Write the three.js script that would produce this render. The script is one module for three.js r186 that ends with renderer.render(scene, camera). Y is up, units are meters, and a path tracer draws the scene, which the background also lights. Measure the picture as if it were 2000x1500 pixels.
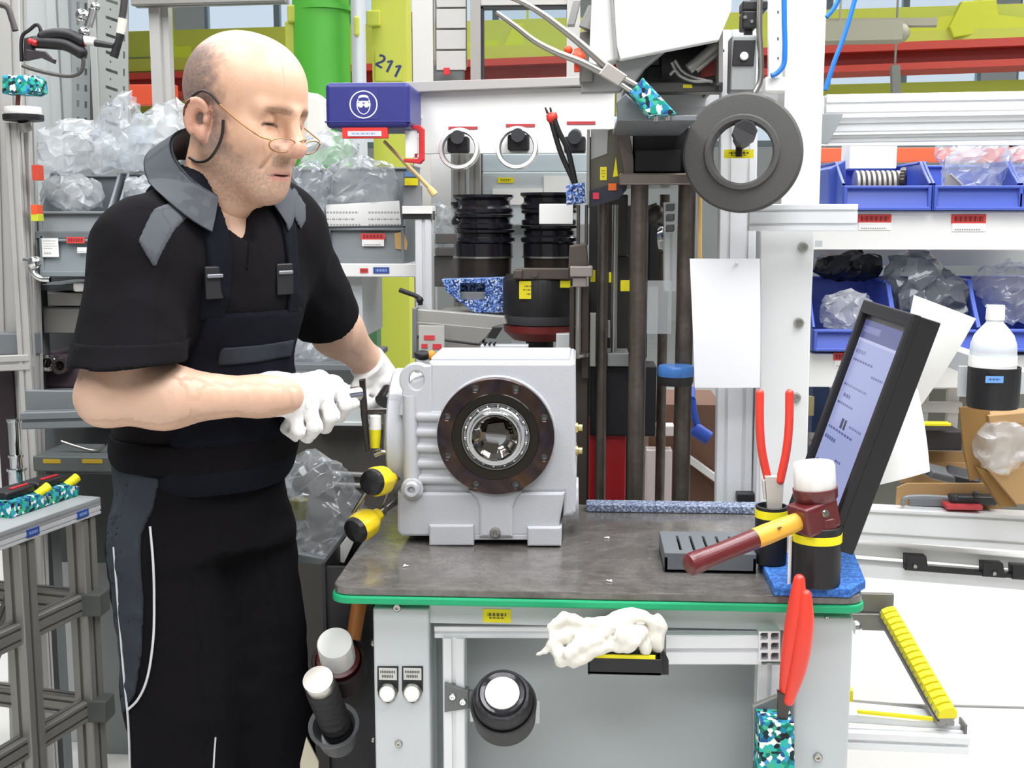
import * as THREE from 'three';
import { RoundedBoxGeometry } from 'three/addons/geometries/RoundedBoxGeometry.js';
import { mergeGeometries, mergeVertices, toCreasedNormals } from 'three/addons/utils/BufferGeometryUtils.js';
import { ImprovedNoise } from 'three/addons/math/ImprovedNoise.js';
import { RectAreaLightUniformsLib } from 'three/addons/lights/RectAreaLightUniformsLib.js';
RectAreaLightUniformsLib.init();

// ---------- camera, sky, lamps, exposure ----------
const PW = 2000, PH = 1500, F = 2300, EYE = 1.52;
const scene = new THREE.Scene();
scene.background = new THREE.Color(0xeef4fb);
scene.backgroundIntensity = 1.1;
const camera = new THREE.PerspectiveCamera(2 * Math.atan(PH / 2 / F) * 180 / Math.PI, PW / PH, 0.05, 80);
camera.position.set(0, EYE, 0);
camera.rotation.order = 'YXZ';
camera.rotation.y = 3.5 * Math.PI / 180;
camera.rotation.x = -Math.atan(320 / F);
scene.add(camera); camera.updateMatrixWorld();
const renderer = new THREE.WebGLRenderer({ antialias: true });
renderer.shadowMap.enabled = true;
renderer.toneMapping = THREE.LinearToneMapping;
renderer.toneMappingExposure = 0.86;
// hanging lamp panels of the hall: [x, y, z, width, length, intensity]
const LAMPS = [
  [0.75, 3.3, -1.5, 1.3, 2.2, 11], [-1.3, 3.4, -1.2, 1.1, 2.2, 8], [-0.3, 3.7, 1.6, 3.0, 1.2, 10], [2.6, 3.6, -2.4, 1.2, 2.4, 10],
  [0.4, 4.2, -4.6, 3.4, 1.0, 9], [-2.6, 4.2, -4.0, 1.0, 2.4, 8], [3.2, 4.4, -6.5, 3.0, 1.0, 9], [-1.5, 5.0, -9.0, 4.0, 1.2, 10], [4.5, 5.4, -8.2, 4.0, 1.2, 10],
];

// ---------- pixel helper: a pixel of the 2000 x 1500 frame seen on the upright plane z (metres) or on the level plane y ----------
const ray = (px, py) => new THREE.Vector3((px - PW / 2) / F, (PH / 2 - py) / F, -1).applyQuaternion(camera.quaternion);
const V = (x, y, z) => new THREE.Vector3(x, y, z);
function at(px, py, z) { const r = ray(px, py); return r.multiplyScalar(z / r.z).add(camera.position); }
function onY(px, py, y) { const r = ray(px, py); return r.multiplyScalar((y - EYE) / r.y).add(camera.position); }
const R = (d) => d * Math.PI / 180;
const lerp = (a, b, t) => a + (b - a) * t;
const clamp = (x, a, b) => Math.min(b, Math.max(a, x));
const smooth = (a, b, x) => { const t = clamp((x - a) / (b - a), 0, 1); return t * t * (3 - 2 * t); };
let seedState = 7;
function rnd() { seedState = (seedState * 1664525 + 1013904223) >>> 0; return seedState / 4294967296; }
function reseed(n) { seedState = (n * 2654435761) >>> 0; rnd(); rnd(); }
const rr = (a, b) => a + (b - a) * rnd();
const PN = new ImprovedNoise();
function fbm(x, y, z, o = 4) { let s = 0, a = 0.5, f = 1; for (let i = 0; i < o; i++) { s += a * PN.noise(x * f, y * f, z * f); a *= 0.5; f *= 2.03; } return s; }

// ---------- naming, tagging ----------
const used = {};
function numbered(name) { if (!(name in used)) { used[name] = 0; return name; } used[name]++; return name + '_' + String(used[name]).padStart(3, '0'); }
function tag(o, label, category, group, kind) { if (label) o.userData.label = label; if (category) o.userData.category = category; if (group) o.userData.group = group; if (kind) o.userData.kind = kind; return o; }
function thing(name, label, category, pos, group) {
  const o = new THREE.Group(); o.name = numbered(name); scene.add(o);
  if (pos) o.position.copy(pos);
  return tag(o, label, category, group);
}
function boxUV(g) {   // metres, by the dominant axis of each face normal
  const p = g.attributes.position, n = g.attributes.normal, uv = new Float32Array(p.count * 2);
  for (let i = 0; i < p.count; i++) {
    const ax = Math.abs(n.getX(i)), ay = Math.abs(n.getY(i)), az = Math.abs(n.getZ(i));
    if (ax >= ay && ax >= az) { uv[2 * i] = p.getZ(i); uv[2 * i + 1] = p.getY(i); }
    else if (ay >= az) { uv[2 * i] = p.getX(i); uv[2 * i + 1] = p.getZ(i); }
    else { uv[2 * i] = p.getX(i); uv[2 * i + 1] = p.getY(i); }
  }
  g.setAttribute('uv', new THREE.BufferAttribute(uv, 2));
  return g;
}
function prep(g, keepUV) {
  if (g.index) g = g.toNonIndexed();
  if (!g.attributes.normal) g.computeVertexNormals();
  if (!keepUV || !g.attributes.uv) boxUV(g);
  for (const k of Object.keys(g.attributes)) if (!['position', 'normal', 'uv'].includes(k)) g.deleteAttribute(k);
  g.morphAttributes = {};
  return g;
}
// one named mesh out of world-space geometries; parent's own position is taken off
function obj(name, geos, material, parent = scene, label, keepUV) {
  const list = (Array.isArray(geos) ? geos : [geos]).flat(3).filter(Boolean).map((g) => prep(g.clone(), keepUV));
  const g = list.length > 1 ? mergeGeometries(list) : list[0];
  if (parent !== scene) {
    let p = parent; const off = V(0, 0, 0);
    while (p && p !== scene) { off.add(p.position); p = p.parent; }
    g.translate(-off.x, -off.y, -off.z);
  }
  const m = new THREE.Mesh(g, material);
  m.castShadow = m.receiveShadow = true;
  m.name = parent === scene ? numbered(name) : name;
  if (label) m.userData.label = label;
  parent.add(m);
  return m;
}
// same but the geometry is already in the parent's own axes
function part(name, geos, material, parent, label, keepUV) {
  const list = (Array.isArray(geos) ? geos : [geos]).flat(3).filter(Boolean).map((g) => prep(g.clone(), keepUV));
  const m = new THREE.Mesh(list.length > 1 ? mergeGeometries(list) : list[0], material);
  m.castShadow = m.receiveShadow = true; m.name = name; if (label) m.userData.label = label;
  parent.add(m); return m;
}
function struct(name, geos, material) { const m = obj(name, geos, material); m.userData.kind = 'structure'; return m; }
// a thing that is one mesh, with its origin at its base
function single(name, label, category, geos, material, group, keepUV) {
  const m = obj(name, geos, material, scene, null, keepUV);
  m.geometry.computeBoundingBox(); const b = m.geometry.boundingBox, c = V((b.min.x + b.max.x) / 2, b.min.y, (b.min.z + b.max.z) / 2);
  m.geometry.translate(-c.x, -c.y, -c.z); m.position.copy(c);
  return tag(m, label, category, group);
}
function copy(o, pos, turn, label, group) {
  const c = o.clone(); c.name = numbered(o.name.replace(/_\d{3}$/, '')); scene.add(c);
  if (pos) c.position.copy(pos); if (turn !== undefined && turn !== null) c.rotation.y = turn;
  if (label) c.userData.label = label; if (group) c.userData.group = group;
  return c;
}

// ---------- geometry helpers (all return geometry in world axes) ----------
function box(cx, cy, cz, w, h, d, r = 0) {
  const g = r > 0 ? new RoundedBoxGeometry(w, h, d, 2, Math.min(r, w / 2.01, h / 2.01, d / 2.01)) : new THREE.BoxGeometry(w, h, d);
  return g.translate(cx, cy, cz);
}
const boxAB = (a, b, r = 0) => box((a.x + b.x) / 2, (a.y + b.y) / 2, (a.z + b.z) / 2, Math.abs(b.x - a.x), Math.abs(b.y - a.y), Math.abs(b.z - a.z), r);
// box whose front face on plane z spans the pixels, reaching depth metres back
function pbox(x0, y0, x1, y1, z, depth, r = 0) {
  const a = at(x0, (y0 + y1) / 2, z), b = at(x1, (y0 + y1) / 2, z), t = at((x0 + x1) / 2, y0, z), u = at((x0 + x1) / 2, y1, z);
  return box((a.x + b.x) / 2, (t.y + u.y) / 2, z - depth / 2, b.x - a.x, t.y - u.y, depth, r);
}
function cyl(a, b, r0, r1 = r0, seg = 20, open = false) {
  const d = b.clone().sub(a), g = new THREE.CylinderGeometry(r1, r0, d.length(), seg, 1, open);
  g.applyQuaternion(new THREE.Quaternion().setFromUnitVectors(V(0, 1, 0), d.clone().normalize()));
  return g.translate((a.x + b.x) / 2, (a.y + b.y) / 2, (a.z + b.z) / 2);
}
function sph(c, r, sx = 1, sy = 1, sz = 1, seg = 20) { return new THREE.SphereGeometry(r, seg, Math.round(seg * 0.7)).scale(sx, sy, sz).translate(c.x, c.y, c.z); }
function tube(pts, r, seg = 0, rad = 8) { return new THREE.TubeGeometry(new THREE.CatmullRomCurve3(pts), seg || pts.length * 6, r, rad, false); }
// lathe profile [[radius, along], ...] set on the axis from a towards b
function lathe(prof, a, dir, seg = 32) {
  const g = new THREE.LatheGeometry(prof.map(([x, y]) => new THREE.Vector2(Math.max(x, 1e-5), y)), seg);
  const c = toCreasedNormals(g, R(35));
  c.applyQuaternion(new THREE.Quaternion().setFromUnitVectors(V(0, 1, 0), dir.clone().normalize()));
  return c.translate(a.x, a.y, a.z);
}
function ring(ri, ro, thick, c, dir, seg = 40, bev = 0.002) {
  return lathe([[ri, -thick / 2], [ro - bev, -thick / 2], [ro, -thick / 2 + bev], [ro, thick / 2 - bev], [ro - bev, thick / 2], [ri + bev, thick / 2], [ri, thick / 2 - bev], [ri, -thick / 2]], c, dir, seg);
}
function shapeOf(pts) { const s = new THREE.Shape(); pts.forEach(([x, y], i) => (i ? s.lineTo(x, y) : s.moveTo(x, y))); s.closePath(); return s; }
function extr(shape, depth, bevel = 0, seg = 2, curve = 12) {
  return new THREE.ExtrudeGeometry(shape, { depth: depth - 2 * bevel, bevelEnabled: bevel > 0, bevelSize: bevel, bevelThickness: bevel, bevelOffset: -bevel, bevelSegments: seg, curveSegments: curve }).translate(0, 0, bevel);
}
// outline given in pixels on plane z, extruded depth metres back (front face on z)
function pextr(pix, z, depth, bevel = 0, holes = []) {
  const s = shapeOf(pix.map(([x, y]) => { const p = at(x, y, z); return [p.x, p.y]; }));
  for (const h of holes) s.holes.push(shapeOf(h.map(([x, y]) => { const p = at(x, y, z); return [p.x, p.y]; })));
  return extr(s, depth, bevel).translate(0, 0, z - depth);
}
const rotTo = (g, q, p) => g.applyQuaternion(q).translate(p.x, p.y, p.z);
function basis(x, y, z) { return new THREE.Quaternion().setFromRotationMatrix(new THREE.Matrix4().makeBasis(x, y, z)); }
// slotted aluminium extrusion from a to b, w x h across; up says which way h goes
function alu(a, b, w, h = w, up = V(0, 0, 1)) {
  const dir = b.clone().sub(a), L = dir.length(); dir.normalize();
  const y = up.clone().sub(dir.clone().multiplyScalar(up.dot(dir))).normalize(), x = y.clone().cross(dir);
  const unit = Math.min(w, h), pts = [], s = unit * 0.1, dp = unit * 0.16, c = unit * 0.05;
  const side = (len, put) => { const n = Math.max(1, Math.round(len / unit)); for (let i = 0; i < n; i++) { const m = -len / 2 + (i + 0.5) * len / n; put(m - s, 0); put(m - s, dp); put(m + s, dp); put(m + s, 0); } };
  pts.push([-w / 2 + c, -h / 2]); side(w, (u, d) => pts.push([u, -h / 2 + d])); pts.push([w / 2 - c, -h / 2], [w / 2, -h / 2 + c]);
  side(h, (u, d) => pts.push([w / 2 - d, u])); pts.push([w / 2, h / 2 - c], [w / 2 - c, h / 2]);
  side(w, (u, d) => pts.push([-u, h / 2 - d])); pts.push([-w / 2 + c, h / 2], [-w / 2, h / 2 - c]);
  side(h, (u, d) => pts.push([-w / 2 + d, -u])); pts.push([-w / 2, -h / 2 + c]);
  return rotTo(extr(shapeOf(pts), L), basis(x, y, dir), a);
}
// end view of an extrusion: solid webs with dark hollow chambers
function crumple(g, amp, freq, seed, flat = 0.5) {
  g = mergeVertices(g.deleteAttribute('uv').deleteAttribute('normal'), 1e-5);
  const p = g.attributes.position; g.computeVertexNormals(); const n = g.attributes.normal;
  for (let i = 0; i < p.count; i++) {
    const x = p.getX(i) * freq + seed * 3.7, y = p.getY(i) * freq + seed, z = p.getZ(i) * freq - seed;
    const d = amp * ((Math.abs(PN.noise(x, y, z)) * 1.5 - 0.4) + 0.6 * (Math.abs(PN.noise(x * 2.3, y * 2.3, z * 2.3)) - 0.25) + 0.35 * PN.noise(x * 5, y * 5, z * 5));
    p.setXYZ(i, p.getX(i) + n.getX(i) * d, p.getY(i) + n.getY(i) * d, p.getZ(i) + n.getZ(i) * d);
  }
  g.computeVertexNormals();
  return flat ? toCreasedNormals(g, flat) : g;
}

// ---------- procedural textures ----------
function tex(n, srgb, fn, repeat = 1) {   // fn(u, v) -> [r, g, b] 0..255 or a single value
  const d = new Uint8Array(n * n * 4);
  for (let j = 0; j < n; j++) for (let i = 0; i < n; i++) { const c = fn(i / n, j / n), k = (j * n + i) * 4; if (typeof c === 'number') d[k] = d[k + 1] = d[k + 2] = clamp(c, 0, 255); else { d[k] = clamp(c[0], 0, 255); d[k + 1] = clamp(c[1], 0, 255); d[k + 2] = clamp(c[2], 0, 255); } d[k + 3] = 255; }
  const t = new THREE.DataTexture(d, n, n); t.wrapS = t.wrapT = THREE.RepeatWrapping; t.magFilter = THREE.LinearFilter; t.minFilter = THREE.LinearMipmapLinearFilter; if (srgb) t.colorSpace = THREE.SRGBColorSpace;
  t.repeat.set(repeat, repeat); t.needsUpdate = true; return t;
}
// tileable noise on a torus
function tn(u, v, f, s = 0) { const a = u * Math.PI * 2, b = v * Math.PI * 2, r = f / 6.2832; return PN.noise(Math.cos(a) * r + s, Math.sin(a) * r + Math.cos(b) * r + s * 2.1, Math.sin(b) * r - s); }
function canvasTex(w, h, draw) { const c = document.createElement('canvas'); c.width = w; c.height = h; draw(c.getContext('2d'), w, h); const t = new THREE.CanvasTexture(c); t.colorSpace = THREE.SRGBColorSpace; return t; }
const hex = (h) => [(h >> 16) & 255, (h >> 8) & 255, h & 255];
function shards(seed, colors, rep = 5.5, n = 256, cells = 26) {   // compressed scrap foam: angular chips of several colours
  reseed(seed); const pts = [];
  for (let j = 0; j < cells; j++) for (let i = 0; i < cells; i++) pts.push([(i + rnd()) / cells, (j + rnd()) / cells, colors[Math.floor(rnd() * colors.length)], rr(0.7, 1.4)]);
  return tex(n, true, (u, v) => {
    let best = 9, col = colors[0]; const ci = Math.floor(u * cells), cj = Math.floor(v * cells);
    for (let dj = -1; dj <= 1; dj++) for (let di = -1; di <= 1; di++) {
      const q = pts[((cj + dj + cells) % cells) * cells + ((ci + di + cells) % cells)];
      let dx = Math.abs(q[0] - u), dy = Math.abs(q[1] - v); dx = Math.min(dx, 1 - dx); dy = Math.min(dy, 1 - dy);
      const d = (Math.abs(dx) * q[3] + Math.abs(dy)) ; if (d < best) { best = d; col = q[2]; }
    }
    return hex(col);
  }, rep);
}
const T = {
  weave: tex(128, false, (u, v) => 128 + 60 * Math.sin(u * 6.2832 * 32) * Math.sin(v * 6.2832 * 32) + 40 * tn(u, v, 40), 25),
  grain: tex(256, false, (u, v) => 128 + 90 * tn(u, v, 60) + 40 * tn(u, v, 120, 3), 6),
  brushed: tex(256, false, (u, v) => 128 + 70 * PN.noise(Math.cos(u * 6.2832) * 1.2, Math.sin(u * 6.2832) * 1.2, v * 70) , 6),
  wear: tex(256, false, (u, v) => 120 + 80 * tn(u, v, 12, 5) + 60 * tn(u, v, 40, 8), 3),
};
reseed(31);
const scratches = []; for (let i = 0; i < 260; i++) scratches.push([rnd(), rnd(), rr(-1, 1), rr(0.02, 0.16), rr(-14, 20)]);
T.steel = tex(512, true, (u, v) => {   // worn table steel: blotches and rub marks
  const b = 12 * tn(u, v, 5, 1) + 14 * tn(u, v, 14, 4) + 10 * tn(u, v, 40, 2) + 8 * tn(u, v, 110, 6), s = 8 * PN.noise(u * 8, v * 60, 3);
  const k = 110 + b + s; return [k + 3, k - 1, k - 5];
}, 1.6);
T.shaft = tex(256, true, (u, v) => { const b = 14 * tn(u, v, 8, 1) + 10 * tn(u, v, 30, 3); return [104 + b, 96 + b, 88 + b]; }, 3);

const std = (c, rough = 0.5, metal = 0, extra = {}) => new THREE.MeshStandardMaterial({ color: c, roughness: rough, metalness: metal, ...extra });
const phys = (c, rough, metal, extra) => new THREE.MeshPhysicalMaterial({ color: c, roughness: rough, metalness: metal, ...extra });
const M = {
  alu: std(0xe6e7e8, 0.42, 0.3, { bumpMap: T.brushed, bumpScale: 0.0001 }),
  aluMid: std(0xbdbbb7, 0.45, 0.35, { bumpMap: T.brushed, bumpScale: 0.0001 }), aluDark: std(0x96948f, 0.5, 0.45, { bumpMap: T.brushed, bumpScale: 0.0001 }),
  chrome: std(0xe0e0e0, 0.14, 1), steel: std(0xb5b2ac, 0.3, 1), darkSteel: std(0x4d4843, 0.42, 0.75, { roughnessMap: T.wear }),
  column: std(0xffffff, 0.4, 0.75, { map: T.shaft }),
  table: std(0xffffff, 0.42, 0.35, { map: T.steel, roughnessMap: T.wear }),
  green: std(0x12a06a, 0.5), greyPaint: std(0xc6c9ca, 0.5, 0, { bumpMap: T.grain, bumpScale: 0.0001 }), greyPanel: std(0xa9aeaf, 0.45, 0.1),
  whitePaint: std(0xe9e8e4, 0.5, 0, { bumpMap: T.grain, bumpScale: 0.0001 }), white: std(0xf4f3ef, 0.6), paper: std(0xf6f5f1, 0.85),
  black: std(0x1b191b, 0.5), blackGloss: std(0x17151a, 0.2), rubber: std(0x2a282a, 0.8, 0, { bumpMap: T.grain, bumpScale: 0.0003 }),
  ringGrey: std(0x4b4a47, 0.72, 0, { bumpMap: T.grain, bumpScale: 0.0004 }),
  red: std(0xc9262a, 0.45), redGrip: phys(0xe4402f, 0.38, 0, { clearcoat: 0.2, clearcoatRoughness: 0.4 }), redLabel: std(0xc43036, 0.6), maroon: phys(0x5f1a1d, 0.4, 0, { clearcoat: 0.4, clearcoatRoughness: 0.3 }), redBeam: std(0xb03a2c, 0.5),
  yellow: std(0xf0e317, 0.55), yellowGrip: std(0xeed21c, 0.4), orangeWood: std(0xe2a83c, 0.45), wood: std(0xa8662c, 0.55),
  lime: std(0xb6be48, 0.55), brightGreen: std(0x4fae34, 0.5), darkGreen: std(0x3f6a46, 0.6),
  blueBin: phys(0x465dba, 0.4, 0, { clearcoat: 0.4, clearcoatRoughness: 0.35 }), navyBox: std(0x2b2d76, 0.42), blueHose: std(0x2273c8, 0.35), blueTape: std(0x2c4f9a, 0.6),
  greyBin: std(0x7d8284, 0.5), greyBinDark: std(0x6f7375, 0.5), cardboard: std(0xa8865a, 0.85, 0, { bumpMap: T.grain, bumpScale: 0.0004 }), cardboardDark: std(0x8d6a3a, 0.85), 
  nylon: std(0xf3f1ec, 0.45), cloth: std(0xeae6da, 0.95, 0, { bumpMap: T.weave, bumpScale: 0.0006 }),
  bag: phys(0xf6f8fa, 0.1, 0, { transmission: 0.86, thickness: 0, ior: 1.4, side: THREE.DoubleSide }),
  bagMilky: phys(0xf4f6f7, 0.14, 0, { transmission: 0.74, thickness: 0, ior: 1.4, side: THREE.DoubleSide }),
  bagDark: phys(0xb2b8c0, 0.12, 0, { transmission: 0.8, thickness: 0, ior: 1.4, side: THREE.DoubleSide }),
  foamBlue: std(0xffffff, 0.85, 0, { map: shards(11, [0x23407c, 0x5b7fc0, 0x8fa9d8, 0x1b2a52, 0xc9d2e2, 0x3e62ae, 0x7693cc], 12) }),
  foamTeal: std(0xffffff, 0.85, 0, { map: shards(12, [0x0f8f7c, 0x2fb3a4, 0x1c4f8c, 0xe8efe8, 0x0b2a33, 0x3f93c8, 0x0f6f5a, 0x167f9a, 0x11151c, 0x46b08a]) }),
  matBlue: std(0xffffff, 0.9, 0, { map: shards(13, [0x2f62ac, 0x3c74c0, 0x2a5698, 0x4a82cc, 0x3468b4], 9) }),
  foamGreyBlue: std(0xffffff, 0.85, 0, { map: shards(14, [0x59657e, 0x8a93a6, 0x49546e, 0xa5acb8, 0x6d7890], 12) }),
};

// ================= THE HALL =================
const mFloor = std(0xdcdad4, 0.35, 0, { roughnessMap: T.wear }), mWall = std(0xdfe2e2, 0.8), mCeil = std(0xcfd4d6, 0.85);
struct('floor', box(1, -0.1, -6, 26, 0.2, 24), mFloor);
for (const [z, dz] of [[-3.62, 0.012], [-6.2, 0.012], [-1.4, 0.012]]) struct('trim', box(1, 0.001, z, 26, 0.004, dz), std(0x8b8a86, 0.7));
struct('ceiling', [box(1, 7.1, -6, 26, 0.2, 24)], mCeil);
struct('wall_left', box(-12.1, 3.5, -6, 0.2, 7.4, 24.4), mWall);
struct('wall_right', box(14.1, 3.5, -6, 0.2, 7.4, 24.4), mWall);
struct('wall_front', box(1, 3.5, 6.1, 26.4, 7.4, 0.2), mWall);
// far wall with a band of windows between y 2.6 and 6.4
struct('wall_back', [box(1, 1.3, -18.1, 26.4, 2.6, 0.2), box(1, 6.8, -18.1, 26.4, 0.8, 0.2), ...[-12, -6, 0, 6, 12.6].map((x) => box(x, 4.5, -18.1, 0.5, 3.9, 0.2))], mWall);
const mPane = phys(0xf2f8fc, 0.05, 0, { transmission: 1, thickness: 0, ior: 1.45 });
for (let k = 0; k < 4; k++) {
  const x0 = -11.75 + k * 6, w = k === 3 ? 6.1 : 5.5, g = new THREE.Group();
  g.name = 'window_' + (k + 1); g.userData.kind = 'structure'; g.position.set(x0 + w / 2, 2.6, -18.1); scene.add(g);
  const fr = []; for (let i = 0; i <= 5; i++) fr.push(box(-w / 2 + i * w / 5, 1.9, 0, 0.09, 3.8, 0.12)); for (const y of [0.05, 1.3, 2.5, 3.75]) fr.push(box(0, y, 0, w, 0.09, 0.1));
  part('window_frame', fr, std(0x9fb0b8, 0.5), g);
  for (let i = 0; i < 5; i++) for (let j = 0; j < 3; j++) part('pane', box(-w / 2 + (i + 0.5) * w / 5, 0.68 + j * 1.23, 0, w / 5 - 0.08, 1.15, 0.01), mPane, g);
}
// hanging lamps: housing, glowing panel and the light in front of it
LAMPS.forEach(([x, y, z, w, l, I], k) => {
  const g = thing('ceiling_lamp', 'flat white lamp panel hanging from the hall ceiling above the work stations', 'lamp', V(x, y, z), 'hanging hall lamps');
  part('housing', [box(0, 0.05, 0, w + 0.06, 0.06, l + 0.06, 0.01), box(-w / 2 - 0.02, 0.01, 0, 0.03, 0.06, l + 0.06), box(w / 2 + 0.02, 0.01, 0, 0.03, 0.06, l + 0.06)], M.whitePaint, g);
  part('diffuser', box(0, 0.012, 0, w, 0.012, l), std(0xffffff, 0.6, 0, { emissive: 0xfafbff, emissiveIntensity: 1.6 }), g);
  for (const s of [-1, 1]) part('hanger', cyl(V(s * w / 3, 0.08, 0), V(s * w / 3, 6.98 - y, 0), 0.006), M.steel, g);
  const L = new THREE.RectAreaLight(0xfafbff, I, w, l); L.position.set(x, y - 0.005, z); L.rotation.x = -Math.PI / 2; L.castShadow = true; scene.add(L);
});

// ================= WORKBENCH =================
const TZ = -1.76, TY = at(1170, 1157, TZ).y, TX0 = at(646, 1157, TZ).x, TX1 = at(1692, 1157, TZ).x, TZB = onY(1145, 985, TY).z;
function roundRect(x0, x1, z0, z1, r) { const s = new THREE.Shape(); s.moveTo(x0 + r, z0); s.lineTo(x1 - r, z0); s.quadraticCurveTo(x1, z0, x1, z0 + r); s.lineTo(x1, z1 - r); s.quadraticCurveTo(x1, z1, x1 - r, z1); s.lineTo(x0 + r, z1); s.quadraticCurveTo(x0, z1, x0, z1 - r); s.lineTo(x0, z0 + r); s.quadraticCurveTo(x0, z0, x0 + r, z0); return s; }
// slab with rounded plan corners, its top on y
function slab(x0, x1, zf, zb, r, y, thick, bev) { return extr(roundRect(x0, x1, -zf, -zb, r), thick, bev, 2, 8).rotateX(-Math.PI / 2).translate(0, y - thick, 0); }
const screwHead = (x, y, z, r, dir = V(0, 0, 1)) => lathe([[0, 0], [r, 0], [r, r * 0.35], [r * 0.75, r * 0.7], [r * 0.35, r * 0.72], [r * 0.3, r * 0.35], [0, r * 0.35]], V(x, y, z), dir, 14);
const bench = thing('workbench', 'grey steel assembly workbench with a worn dark steel top and a green edge strip', 'workbench', V((TX0 + TX1) / 2, 0, (TZ + TZB) / 2));
obj('tabletop', slab(TX0, TX1, TZ, TZB, 0.035, TY, 0.013, 0.0025), M.table, bench, 'worn dark steel top plate');
obj('edge_strip', slab(TX0 - 0.003, TX1 + 0.003, TZ + 0.003, TZB - 0.003, 0.036, TY - 0.0132, 0.013, 0.003), M.green, bench, 'bright green strip below the top');
const legY = at(800, 1192, TZ - 0.02).y, legZ = TZ - 0.03;
const post = (x0, x1, z, d) => { const a = at(x0, 1190, z), b = at(x1, 1190, z); return box((a.x + b.x) / 2, legY / 2, z - d / 2, b.x - a.x, legY, d, 0.004); };
obj('leg', [post(728, 838, legZ, 0.09)], M.greyPaint, bench);
obj('leg', [post(1558, 1668, legZ, 0.09)], M.greyPaint, bench);
obj('leg', [box(TX0 + 0.1, legY / 2, TZB + 0.08, 0.085, legY, 0.09, 0.004)], M.greyPaint, bench);
obj('leg', [box(TX1 - 0.07, legY / 2, TZB + 0.08, 0.085, legY, 0.09, 0.004)], M.greyPaint, bench);
obj('cross_rail', [pbox(838, 1180, 1560, 1225, legZ - 0.008, 0.05, 0.002), box(TX0 + 0.1, legY - 0.04, (TZ + TZB) / 2, 0.05, 0.06, TZ - TZB - 0.2), box(TX1 - 0.07, legY - 0.04, (TZ + TZB) / 2, 0.05, 0.06, TZ - TZB - 0.2)], M.greyPaint, bench);
obj('back_panel', pbox(845, 1222, 1560, 2000, TZ - 0.16, 0.004), M.greyPanel, bench, 'smooth blue-grey panel closing the space below the top');
obj('inner_post', [alu(at(888, 1240, legZ - 0.03).setY(0), at(888, 1240, legZ - 0.03), 0.036, 0.036)], M.alu, bench);
obj('inner_post', [alu(at(1500, 1290, legZ - 0.03).setY(0), at(1500, 1290, legZ - 0.03), 0.036, 0.036)], M.alu, bench);
obj('inner_rail', [alu(at(850, 1231, legZ - 0.03), at(1140, 1231, legZ - 0.03), 0.02, 0.02, V(0, 1, 0))], M.alu, bench);
for (const [px, py, r] of [[779, 1452, 0.0065], [1597, 1478, 0.0075], [1615, 1207, 0.004], [776, 1186, 0.0075]]) { const p = at(px, py, legZ); obj('bolt', screwHead(p.x, p.y, legZ, r), M.steel, bench); }
for (const [px, py, r] of [[725, 1256, 0.006], [725, 1445, 0.005]]) { const p = at(735, py, legZ - 0.04); obj('bolt', screwHead(p.x - 0.004, p.y, p.z, r, V(-1, 0, 0)), M.steel, bench); }
{ const p = at(1668, 1225, legZ - 0.03); obj('bolt', lathe([[0, 0], [0.011, 0], [0.011, 0.005], [0.007, 0.011], [0, 0.012]], V(p.x, p.y, p.z), V(1, 0, 0), 18), M.chrome, bench); }
// two push buttons on the leg
const lines = (w, h, bg, fg, rows) => canvasTex(w, h, (c) => { c.fillStyle = bg; c.fillRect(0, 0, w, h); c.fillStyle = fg; rows.forEach(([x, y, l, t]) => { for (let k = 0; k < l;) { const d = 3 + ((k * 7 + y * 3) % 9); c.fillRect(x + k, y, Math.min(d, l - k), t); k += d + 3; } }); });
function label3d(px0, py0, px1, py1, z, t, material, parent, name = 'label') {   // printed label with its own thickness
  const g = pbox(px0, py0, px1, py1, z + t, t), p = g.attributes.position, n = g.attributes.normal, uv = g.attributes.uv; g.computeBoundingBox(); const b = g.boundingBox;
  for (let i = 0; i < p.count; i++) uv.setXY(i, (p.getX(i) - b.min.x) / (b.max.x - b.min.x), (p.getY(i) - b.min.y) / (b.max.y - b.min.y));
  return obj(name, g, material, parent, null, true);
}
const mBtnLabel = std(0xffffff, 0.6, 0, { map: lines(96, 48, '#c9c8c2', '#4a4844', [[8, 10, 78, 11], [16, 28, 60, 11]]) });
for (const px of [758, 806]) {
  obj('button_plate', pextr([[px - 21, 1302], [px + 20, 1302], [px + 20, 1350], [px + 12, 1368], [px, 1374], [px - 12, 1368], [px - 21, 1350]], legZ + 0.002, 0.003, 0.0006), M.black, bench);
  label3d(px - 18, 1305, px + 17, 1328, legZ + 0.002, 0.0008, mBtnLabel, bench, 'button_label');
  const p = at(px, 1350, legZ);
  const b = obj('push_button', lathe([[0, 0], [0.0155, 0], [0.0155, 0.005], [0.0135, 0.008], [0.0128, 0.0075], [0, 0.008]], V(p.x, p.y, legZ + 0.002), V(0, 0, 1), 26), M.steel, bench);
  obj('push_button_cap', lathe([[0, 0.007], [0.0122, 0.007], [0.0115, 0.0095], [0, 0.0102]], V(p.x, p.y, legZ + 0.002), V(0, 0, 1), 26), M.white, bench);
}
const mYellowPrint = std(0xffffff, 0.6, 0, { map: lines(128, 64, '#f2e313', '#5a520a', [[22, 18, 84, 16], [30, 38, 68, 8]]) });
const mYellow2 = std(0xffffff, 0.6, 0, { map: lines(96, 96, '#eadb1a', '#6d630f', [[20, 24, 50, 8], [16, 44, 60, 6], [30, 66, 34, 8]]) });
label3d(943, 1190, 998, 1216, legZ - 0.008, 0.0008, mYellowPrint, bench, 'yellow_label');
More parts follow.
